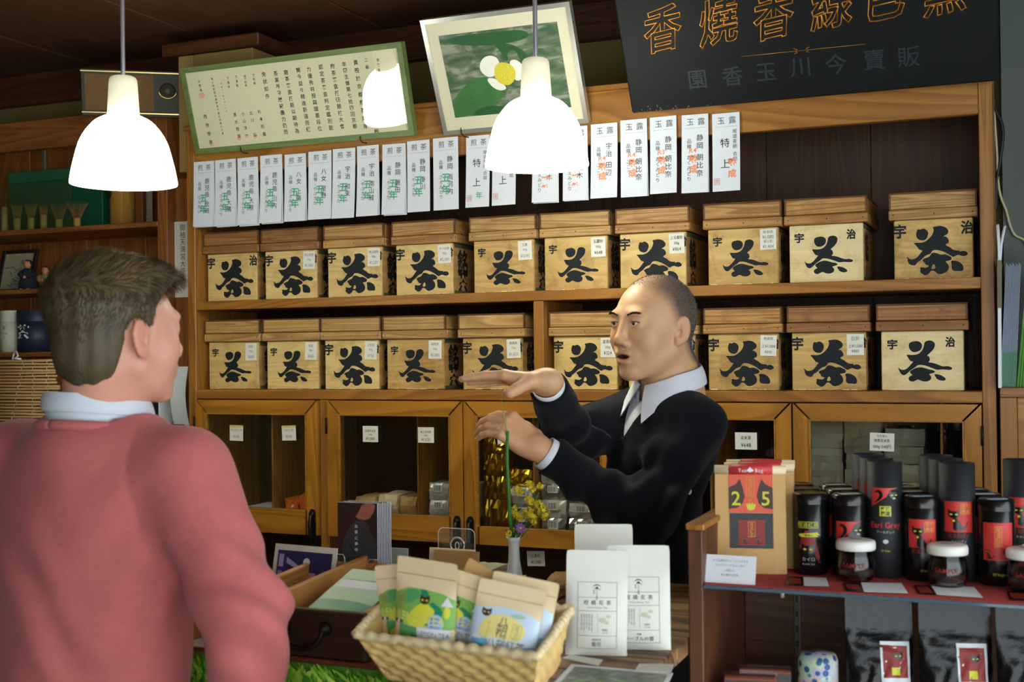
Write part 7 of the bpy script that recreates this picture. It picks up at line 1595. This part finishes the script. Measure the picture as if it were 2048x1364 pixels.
def colA(V):
    P = ((V-HC) @ Fh)/hs; c = np.tile(SKA, (len(V), 1)); ax = np.abs(P[:, 0]); near = np.linalg.norm(P, axis=1) < .17
    y, z = P[:, 1], P[:, 2]
    yb = np.interp(z, [-.10, -.075, -.03, -.008, .0, .03, .055, .075, .09, .105, .125], [.09, .055, .032, .026, -.002, -.012, -.022, -.040, -.062, -.085, -.12])
    h = np.clip((y-yb)/(.030+.03*np.clip((z-.05)/.03, 0, 1))+.25, 0, 1)**1.1*np.clip((z+.092)/.02, 0, 1); ear = (ax > .079) & (z < .034) & (z > -.05) & (y < .05); h = np.where(ear, 0, h); top = np.clip((z-.060)/.05, 0, 1)*np.clip((.05-y)/.08, 0, 1)
    rg = np.random.RandomState(1).rand(len(V))*.7+.65
    f = (h*(.86-.46*top))[:, None]*near[:, None]; c = c*(1-f)+HAIRA*rg[:, None]*f
    lip = np.clip(1-np.sqrt((P[:, 0]/.024)**2+((z+.0625)/.0135)**2), 0, .45)/.45*(y < -.078)*near; c = c*(1-lip[:, None]*.75)+LIPA*lip[:, None]*.75
    inm = (np.sqrt((P[:, 0]/.021)**2+((z+.0625)/.0045)**2) < 1)*(y < -.06)*(y > -.092)*near; c = np.where(inm[:, None] > 0, np.array(rgb(70, 26, 24)[:3]), c)
    earf = np.clip((ax-.074)/.006, 0, 1)*(np.abs(z) < .05)*near*(y < .05); c = c*(1-.18*earf[:, None])+np.array(rgb(206, 122, 96)[:3])*.18*earf[:, None]
    nose = np.exp(-((P[:, 0]/.016)**2+((z+.026)/.016)**2))*(y < -.085)*near; c = c*(1-.15*nose[:, None])+np.array(rgb(212, 140, 108)[:3])*.15*nose[:, None]
    hand = ~near & (z < -.12); c = np.where(hand[:, None], c*np.array((1.02, .96, .92)), c)
    return c
allp = np.stack([HC+.2, HC-.2, HP-.15, HP+.15]+[npv(t_) for t_ in tR+tL])
vA, fA = surface(A, np.array([allp[:, 0].min()-.05, allp[:, 1].min()-.05, HP[2]-.12]), np.array([allp[:, 0].max()+.05, allp[:, 1].max()+.05, HC[2]+.16]), .0026)
orgA = np.array((HP[0], HP[1], FZ))
man = np_object('person', vA, fA, SKIN_A, None, orgA, colA, 1)
tag(man, 'shaven-headed man in a black V-neck sweater over a white shirt gesturing with both hands', 'person')
def stubble():
    """short cropped hair over the scalp, thinner towards the forehead"""
    P = ((vA-HC) @ Fh)/hs; y, z = P[:, 1], P[:, 2]; ax = np.abs(P[:, 0]); near = (np.linalg.norm(P, axis=1) < .16) & (z > -.088)
    yb = np.interp(z, [-.10, -.075, -.03, -.008, .0, .03, .055, .075, .09, .105, .125], [.09, .055, .032, .026, -.002, -.012, -.022, -.040, -.062, -.085, -.12])
    h = np.clip((y-yb)/.03, 0, 1)*near*~((ax > .078) & (z < .034)); top = np.clip((z-.06)/.05, 0, 1)*np.clip((.05-y)/.08, 0, 1); h = h*(1-.6*top)
    rg = np.random.RandomState(4); pool = np.nonzero(h > 0.02)[0]; idx = rg.choice(pool, 16000, p=h[pool]/h[pool].sum()); Cc = HC+Fh @ (np.array((0, .016, .02))*hs)
    p = vA[idx]+rg.normal(0, .0009, (len(idx), 3)); n = p-Cc; n /= np.linalg.norm(n, axis=1)[:, None]; fl = np.tile(Fh @ np.array((0, -.3, -.6)), (len(idx), 1))+rg.normal(0, .35, (len(idx), 3)); fl -= n*(fl*n).sum(1)[:, None]; d = n*.75+fl*.6; s_ = np.cross(n, d); s_ /= np.linalg.norm(s_, axis=1)[:, None]+1e-9
    ln = rg.uniform(.0022, .0045, len(idx))[:, None]; w_ = .00045; v = np.concatenate([p-s_*w_-n*.0006, p+s_*w_-n*.0006, p+d*ln], 0)-orgA; N_ = len(idx)
    k = MB(); k.v = [tuple(q) for q in v]; k.f = [(i, i+N_, i+2*N_) for i in range(N_)]; k.mi = [int(q) for q in rg.choice([0, 0, 0, 1], N_)]; k.sm = [False]*N_
    stuff(k.build('cropped_hair', [plain('cropped_hair_dark', rgb(52, 54, 58), .6), plain('cropped_hair_grey', rgb(140, 142, 144), .6)], man))
stubble()
eyes(man, HC, Fh, hs, orgA, (-.28, .0)); brows(man, HC, Fh, hs, orgA, plain('brow_hair', rgb(50, 44, 42), .8), headA)
def nail_parts(parent, nails, org, s):
    m = plain('finger_nail', rgb(226, 176, 152), .25, var=0)
    for c, d, u in nails:
        y_ = np.cross(u, d); k = MB()
        k.grid(lambda a, b: Vector(c+d*(b-.55)*.011*s+y_*(a-.5)*.0095*s-u*abs(a-.5)**2*.006*s+u*.0004-org), 4, 3); k.build('fingernail', m, parent)
nail_parts(man, nL, orgA, 1.0); nail_parts(man, nR, orgA, 1.0)
# sweater, shirt
def torsoA(P, g=0.0):
    L = (P-NB) @ Ft; hh = np.linalg.norm(NB-WS)
    d = ell(L, (0, -.002, -.155), (.150+g, .116+g, .185)); d = smin(d, ell(L, (0, .0, -hh+.02), (.150+g, .112+g, .20)), .07); d = smin(d, ell(L, (0, .0, -hh-.14), (.155+g, .118+g, .16)), .05)
    return d
def trapA(P, g=0.0):
    d = rcone(P, NB+np.array((0, 0, -.020))-bf*.015, LS, .046+g, .060+g); return smin(d, rcone(P, NB+np.array((0, 0, -.030))-bf*.015, RS, .046+g, .058+g), .03)
def folds(P, c, axis, n, amp, wid, wav, seed=0):
    """soft creases crossing a limb near a joint"""
    q = P-npv(c); a = npv(axis)/np.linalg.norm(axis); t = q @ a; r = np.linalg.norm(q, axis=1); side = q @ npv(n)
    return amp*np.sin(t*wav+side*wav*.55+seed+1.5*np.sin(side*25+seed))*np.exp(-(r/wid)**2)
def sleeve(P, S, E, W, r0, r1, r2): return chain(P, [S, E, W], (r0, r1, r2), .035)
zhem = HP[2]-.03
LWc = LW+(LE-LW)*.10; RWc = RW+(RE-RW)*.10
def sweaterA(P):
    d = smin(torsoA(P), trapA(P), .05)
    dl = sleeve(P, LS, LE, LWc, .064, .060, .043); dr_ = sleeve(P, RS, RE, RWc, .070, .062, .043)
    d = smin(d, dl, .045); d = smin(d, dr_, .04)
    d = d+folds(P, LE, LE-LW, bl, .012, .15, 70)+folds(P, LE*.5+LS*.5, LS-LE, bf, .010, .17, 55, 2)+folds(P, RE, RE-RW, bl, .010, .12, 75, 1)+folds(P, (NB+WS)/2+bl*.08, (0, 0, 1), bf, .007, .24, 48, 3)+folds(P, LW*.45+LE*.55, LE-LW, (0, 0, 1), .007, .13, 85, 4)
    L = (P-NB) @ Ft
    neck = rcone(P, NB+np.array((0, 0, -.02))+bf*.012, NB+np.array((0, 0, .22))+bf*.012, .088, .092); d = smax(d, -neck, .006)
    # V opening: a wedge down the chest
    vz = L[:, 2]; half = np.clip((vz+.120)*.50, -.02, .10); wedge = np.maximum(np.abs(L[:, 0])-half, np.maximum(L[:, 1]+.02, vz-.10)); d = smax(d, -wedge, .006)
    for Wc, ax_ in ((LW+(LE-LW)*.10, LW-LE), (RW+(RE-RW)*.10, RW-RE)):
        a = ax_/np.linalg.norm(ax_); q = (P-Wc) @ a; near = np.linalg.norm(P-Wc, axis=1) < .07; d = np.where(near, smax(d, q, .004), d)
    return smax(d, zhem-P[:, 2], .008)
pts = np.stack([LS, LE, LW, RS, RE, RW, NB, HP]); vv, ff = surface(sweaterA, pts.min(0)-np.array((.26, .26, 0.02)), pts.max(0)+np.array((.26, .26, .10)), .0046)
np_object('sweater', vv, ff, KNITB, man, orgA)
for Ws, Es in ((LW, LE), (RW, RE)):                        # shirt cuffs
    a = (Ws-Es)/np.linalg.norm(Ws-Es); c0 = Ws-a*.035; q = Vector(a).to_track_quat('Z', 'Y').to_matrix().to_4x4()
    MB().lathe([(.034, 0), (.0365, .006), (.0365, .022), (.0345, .0225), (.033, .015), (.031, 0)], 28, M=Matrix.Translation(Vector(c0-orgA)) @ q).build('shirt_cuff', SHIRT, man)
def shirtA(P):
    d = smin(torsoA(P, -.007), trapA(P, -.007), .05); neck = rcone(P, NB+np.array((0, 0, -.03))+bf*.012, NB+np.array((0, 0, .22))+bf*.012, .068, .070); d = smax(d, -neck, .004)
    L = (P-NB) @ Ft; return smax(d, -.22-L[:, 2], .006)
vv, ff = surface(shirtA, NB-.3, NB+np.array((.3, .3, .12)), .006); np_object('shirt', vv, ff, SHIRT, man, orgA)
def collar(parent, org, C, Fc, rx, ry, h, tilt, drop, spread, mat, open_front=True, name='shirt_collar', th=.003):
    """stand and turned-down leaf of a shirt collar, open at the throat with pointed tips"""
    def pt(a, r, z): x = math.sin(a)*rx*r; y = math.cos(a)*ry*r; return C+Fc @ np.array((x, y, z+tilt*y))
    a1 = math.pi*(1-.045) if open_front else math.pi
    def leaf(u, v, off=0.0):
        a = -a1+2*a1*u; fr = max(0, -math.cos(a)); tipf = max(0, (abs(a)-math.pi*.62)/(math.pi*.38))
        dr = h*(.86+drop*tipf**1.5); rr_ = 1.0+.05+spread*v*(.5+.8*tipf)+.03*math.sin(math.pi*v)*(1-tipf)+off; z = h*(1-.06*fr)-.018*tipf-v*dr
        aa = a*(1-.10*v*tipf); return Vector(pt(aa, rr_, z)-org)
    m = MB(); m.grid(lambda u, v: leaf(u, v), 48, 8); m.grid(lambda u, v: leaf(1-u, v, -th/rx), 48, 8); 
    m.grid(lambda u, v: Vector(pt(-a1+2*a1*u, 1.0+.02, h*.98*v-.02-.018*max(0, (abs(-a1+2*a1*u)-math.pi*.62)/(math.pi*.38)))-org), 40, 4)
    return m.build(name, mat, parent)
Fcol = frame3(.5*bf+.5*fdir/np.linalg.norm(fdir), NB-WS+np.array((0, 0, .5)))
collar(man, orgA, NB+np.array((0, 0, .004))+bf*.010, Fcol, .071, .074, .050, .26, .85, .42, SHIRT)
trousers_and_shoes(man, HP, bf, bl, plain('dark_trousers', rgb(40, 42, 48), .85, var=.08), plain('black_leather', rgb(24, 22, 22), .35), orgA, FZ)

# ---------------------------------------------------------------- the customer
cs = 0.985; fB = .695*rH-.72*cH; FhB = frame3(fB, (0, 0, 1)); HB_ = D3(243, 670, 2.03)
NBb = D3(205, 842, 2.06); tbf = .48*rH-.88*cH; tbf /= np.linalg.norm(tbf); tbl = np.cross(np.array((0, 0, 1.)), tbf); tbr = -tbl
RSb, REb, RWb = NBb+tbr*.188+np.array((0, 0, -.082)), D3(490, 1235, 1.88), D3(500, 1500, 1.93)
LSb = NBb-tbr*.200+np.array((0, 0, -.078)); LEb = LSb-tbr*.03+np.array((0, 0, -.29)); LWb = LEb+tbf*.08+np.array((0, 0, -.25))
WSb = NBb+np.array((0, 0, -.46)); HPb = WSb+np.array((0, 0, -.12)); FtB = frame3(tbf, (0, 0, 1))
headB = head_fn(HB_, FhB, cs, 0.0, 1.05)
handRb, tRb, _n1 = hand_fn(RWb, np.array((0, 0, -1.))+.1*tbf, tbr, -1, 1.03, [(.2, .25, .2)]*4, .03); handLb, tLb, _n2 = hand_fn(LWb, np.array((0, 0, -1.))+.1*tbf, -tbr, +1, 1.03, [(.2, .25, .2)]*4, .03)
Bd = SDF(); Bd.group(headB, [HB_], .17, .02)
Bd.group(lambda P: smin(rcone(P, HB_+FhB @ np.array((0, .028, -.05)), NBb+np.array((0, 0, -.03)), .056, .060), rcone(P, HB_+FhB @ np.array((0, .045, -.03)), NBb-tbf*.012, .045, .052), .03), [HB_, NBb], .12, .025)
Bd.group(lambda P: chain(P, [NBb+np.array((0, 0, -.05)), WSb, HPb], (.09, .11, .11), .05), [NBb, HPb], .14, .03)
for pts in ([NBb+np.array((0, 0, -.09)), RSb, REb, RWb], [NBb+np.array((0, 0, -.09)), LSb, LEb, LWb]): Bd.group(lambda P, pts=pts: chain(P, pts, (.06, .045, .038, .027), .02), pts, .06, .02)
Bd.group(handRb, tRb, .025, .012); Bd.group(handLb, tLb, .025, .012)
SKB = np.array(rgb(212, 154, 130)[:3])
def colB(V):
    P = ((V-HB_) @ FhB)/cs; c = np.tile(SKB, (len(V), 1)); near = np.linalg.norm(P, axis=1) < .17; ax = np.abs(P[:, 0]); earf = np.clip((ax-.074)/.006, 0, 1)*near*(np.abs(P[:, 2]) < .05); c = c*(1-.3*earf[:, None])+np.array(rgb(222, 130, 110)[:3])*.3*earf[:, None]
    ck = np.exp(-(((ax-.05)/.02)**2+((P[:, 2]+.03)/.03)**2))*near; return c*(1-.2*ck[:, None])+np.array(rgb(216, 120, 104)[:3])*.2*ck[:, None]
allp = np.stack([npv(t_) for t_ in tRb+tLb]+[HB_-.15, HB_+.15, LSb, RSb])
vB, fB_ = surface(Bd, allp.min(0)-.06, np.array([*(allp.max(0)+.06)[:2], HB_[2]+.16]), .0034)
orgB = np.array((HPb[0], HPb[1], FZ)); cust = np_object('person', vB, fB_, SKIN_B, None, orgB, colB, 1)
tag(cust, 'fair-haired man in a salmon pink sweatshirt standing with his back turned, listening', 'person')
eyes(cust, HB_, FhB, cs, orgB)
HAIRB = plain('ash_blond_hair', rgb(80, 68, 46), .6, var=.12, nscale=40); brows(cust, HB_, FhB, cs, orgB, HAIRB, headB)
# hair: a shaped cap grown over the skull, then strands
def hairline(P):
    y, z = P[:, 1], P[:, 2]
    yb = np.interp(z, [-.105, -.09, -.06, -.03, -.012, .0, .02, .045, .065, .085, .10, .13], [.075, .055, .042, .036, .032, -.012, -.020, -.026, -.040, -.062, -.10, -.14]); return y-yb
def capB(Pw):
    P = ((Pw-HB_) @ FhB)/cs
    d = ell(P, (0, .020, .040), (.083, .105, .094)); d = smin(d, ell(P, (0, .040, -.030), (.068, .076, .066)), .03)
    d = smin(d, ell(P, (.0, -.045, .090), (.066, .060, .036)), .03); d = smin(d, ell(P, (0, .072, .062), (.060, .058, .052)), .03)
    d = d+.0022*np.sin(P[:, 0]*150+6*np.sin(P[:, 1]*38))*np.clip((P[:, 2]-.04)/.05, 0, 1)+.0012*np.sin(P[:, 1]*210+P[:, 0]*90)
    d = smax(d, -hairline(P), .006); ear = ell(np.stack([np.abs(P[:, 0]), P[:, 1], P[:, 2]], 1), (.085, .014, -.008), (.022, .026, .036)); d = smax(d, -ear, .006)
    return smax(d, -.098-P[:, 2], .004)*cs
vh, fh = surface(capB, HB_-.17, HB_+.18, .0034); hair = np_object('hair', vh, fh, HAIRB, cust, orgB, None, 1)
rg = np.random.RandomState(5); idx = rg.choice(len(vh), 9000); k = MB(); Cc = HB_+FhB @ (np.array((0, .02, .02))*cs)
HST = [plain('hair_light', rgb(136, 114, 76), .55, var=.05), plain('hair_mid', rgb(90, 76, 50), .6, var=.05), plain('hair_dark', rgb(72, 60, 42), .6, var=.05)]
for i in idx:
    p = vh[i]; L = ((p-HB_) @ FhB)/cs; n = (p-Cc); n /= np.linalg.norm(n)
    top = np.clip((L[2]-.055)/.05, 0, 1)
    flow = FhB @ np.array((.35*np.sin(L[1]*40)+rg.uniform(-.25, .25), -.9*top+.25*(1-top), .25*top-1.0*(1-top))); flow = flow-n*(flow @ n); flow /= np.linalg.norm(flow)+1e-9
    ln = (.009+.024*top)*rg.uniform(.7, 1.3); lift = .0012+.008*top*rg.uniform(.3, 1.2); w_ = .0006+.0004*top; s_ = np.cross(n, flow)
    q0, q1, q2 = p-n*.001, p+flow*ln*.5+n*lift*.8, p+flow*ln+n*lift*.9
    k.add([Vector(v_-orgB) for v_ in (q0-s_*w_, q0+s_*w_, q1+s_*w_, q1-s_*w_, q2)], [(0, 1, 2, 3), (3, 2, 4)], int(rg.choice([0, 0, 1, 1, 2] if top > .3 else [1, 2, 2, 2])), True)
st = k.build('hair_strands', HST, hair); stuff(st); hair['kind'] = 'part'; del hair['kind']
PINK = plain('salmon_sweatshirt', rgb(192, 104, 104), .95, var=.05, nscale=60, bump=.3, bscale=500, sheen=.12, spec=.15)
def torsoB(P, g=0.0):
    L = (P-NBb) @ FtB
    d = ell(L, (0, .000, -.165), (.202+g, .132+g, .185)); d = smin(d, ell(L, (.026, .0, -.40), (.186+g, .130+g, .24)), .09); return smin(d, ell(L, (.03, .0, -.60), (.182+g, .137+g, .14)), .05)
def trapB(P, g=0.0):
    d = rcone(P, NBb+np.array((0, 0, -.044))-tbf*.01, RSb, .052+g, .062+g); return smin(d, rcone(P, NBb+np.array((0, 0, -.044))-tbf*.01, LSb, .052+g, .062+g), .03)
def sweatB(P):
    d = smin(torsoB(P), trapB(P), .06); d = smin(d, ell((P-NBb) @ FtB, (0, .004, -.045), (.118, .112, .060)), .04); d = smin(d, sleeve(P, RSb, REb, RWb, .074, .064, .052), .03); d = smin(d, sleeve(P, LSb, LEb, LWb, .078, .070, .050), .03)
    d = d+folds(P, REb+tbr*.02, (0, 0, 1), tbf, .009, .13, 62)+folds(P, RSb+np.array((0, 0, -.13))-tbr*.05, tbr-np.array((0, 0, .9)), tbf, .005, .12, 55, 1)+folds(P, NBb+np.array((0, 0, -.38))+tbr*.10-tbf*.12, np.array((.25, .0, 1)), tbr, .0045, .20, 38, 2)+folds(P, NBb+np.array((0, 0, -.30))-tbr*.06-tbf*.12, tbr, np.array((0, 0, 1.)), .004, .20, 34, 5)
    neck = rcone(P, NBb+np.array((0, 0, .004))-tbf*.006, NBb+np.array((0, 0, .25))-tbf*.006, .090, .094); neck = np.maximum(neck, NBb[2]-.012-P[:, 2]-.10*((P-NBb) @ tbf)); d = smax(d, -neck, .006)
    seam = np.abs((P-(RSb+tbl*.045)) @ (tbr*.97+np.array((0, 0, .25)))); d = d+.0022*np.exp(-(seam/.004)**2)*(np.linalg.norm(P-RSb, axis=1) < .17)
    return smax(d, HPb[2]-.06-P[:, 2], .01)
pts = np.stack([RSb, REb, LSb, LEb, NBb, HPb]); vv, ff = surface(sweatB, np.array([*(pts.min(0)-.26)[:2], HPb[2]-.09]), pts.max(0)+np.array((.26, .26, .10)), .006)
np_object('sweatshirt', vv, ff, PINK, cust, orgB)
# ribbed neck band and shirt collar above it
FcB = frame3(tbf+.2*fB, (0, 0, 1))
def ringpt(a, r, z, C, F_, ry=1.0): return C+F_ @ np.array((math.sin(a)*r, math.cos(a)*r*ry, z))
Cn = NBb+np.array((0, 0, -.012))-tbf*.006
MB().tube([Vector(ringpt(2*math.pi*i/60, .096, .010*math.cos(2*math.pi*i/60)+.002, Cn, FcB)-orgB) for i in range(61)], .0085, 10).build('neck_band', PINK, cust)
collar(cust, orgB, NBb+np.array((0, 0, .006))-tbf*.008, FcB, .082, .084, .036, .12, .5, .08, plain('pale_grey_shirt', rgb(206, 214, 222), .8, var=.02))
trousers_and_shoes(cust, HPb, tbf, tbl, plain('navy_trousers', rgb(46, 50, 66), .85, var=.08), plain('brown_leather', rgb(84, 56, 36), .4), orgB, FZ)
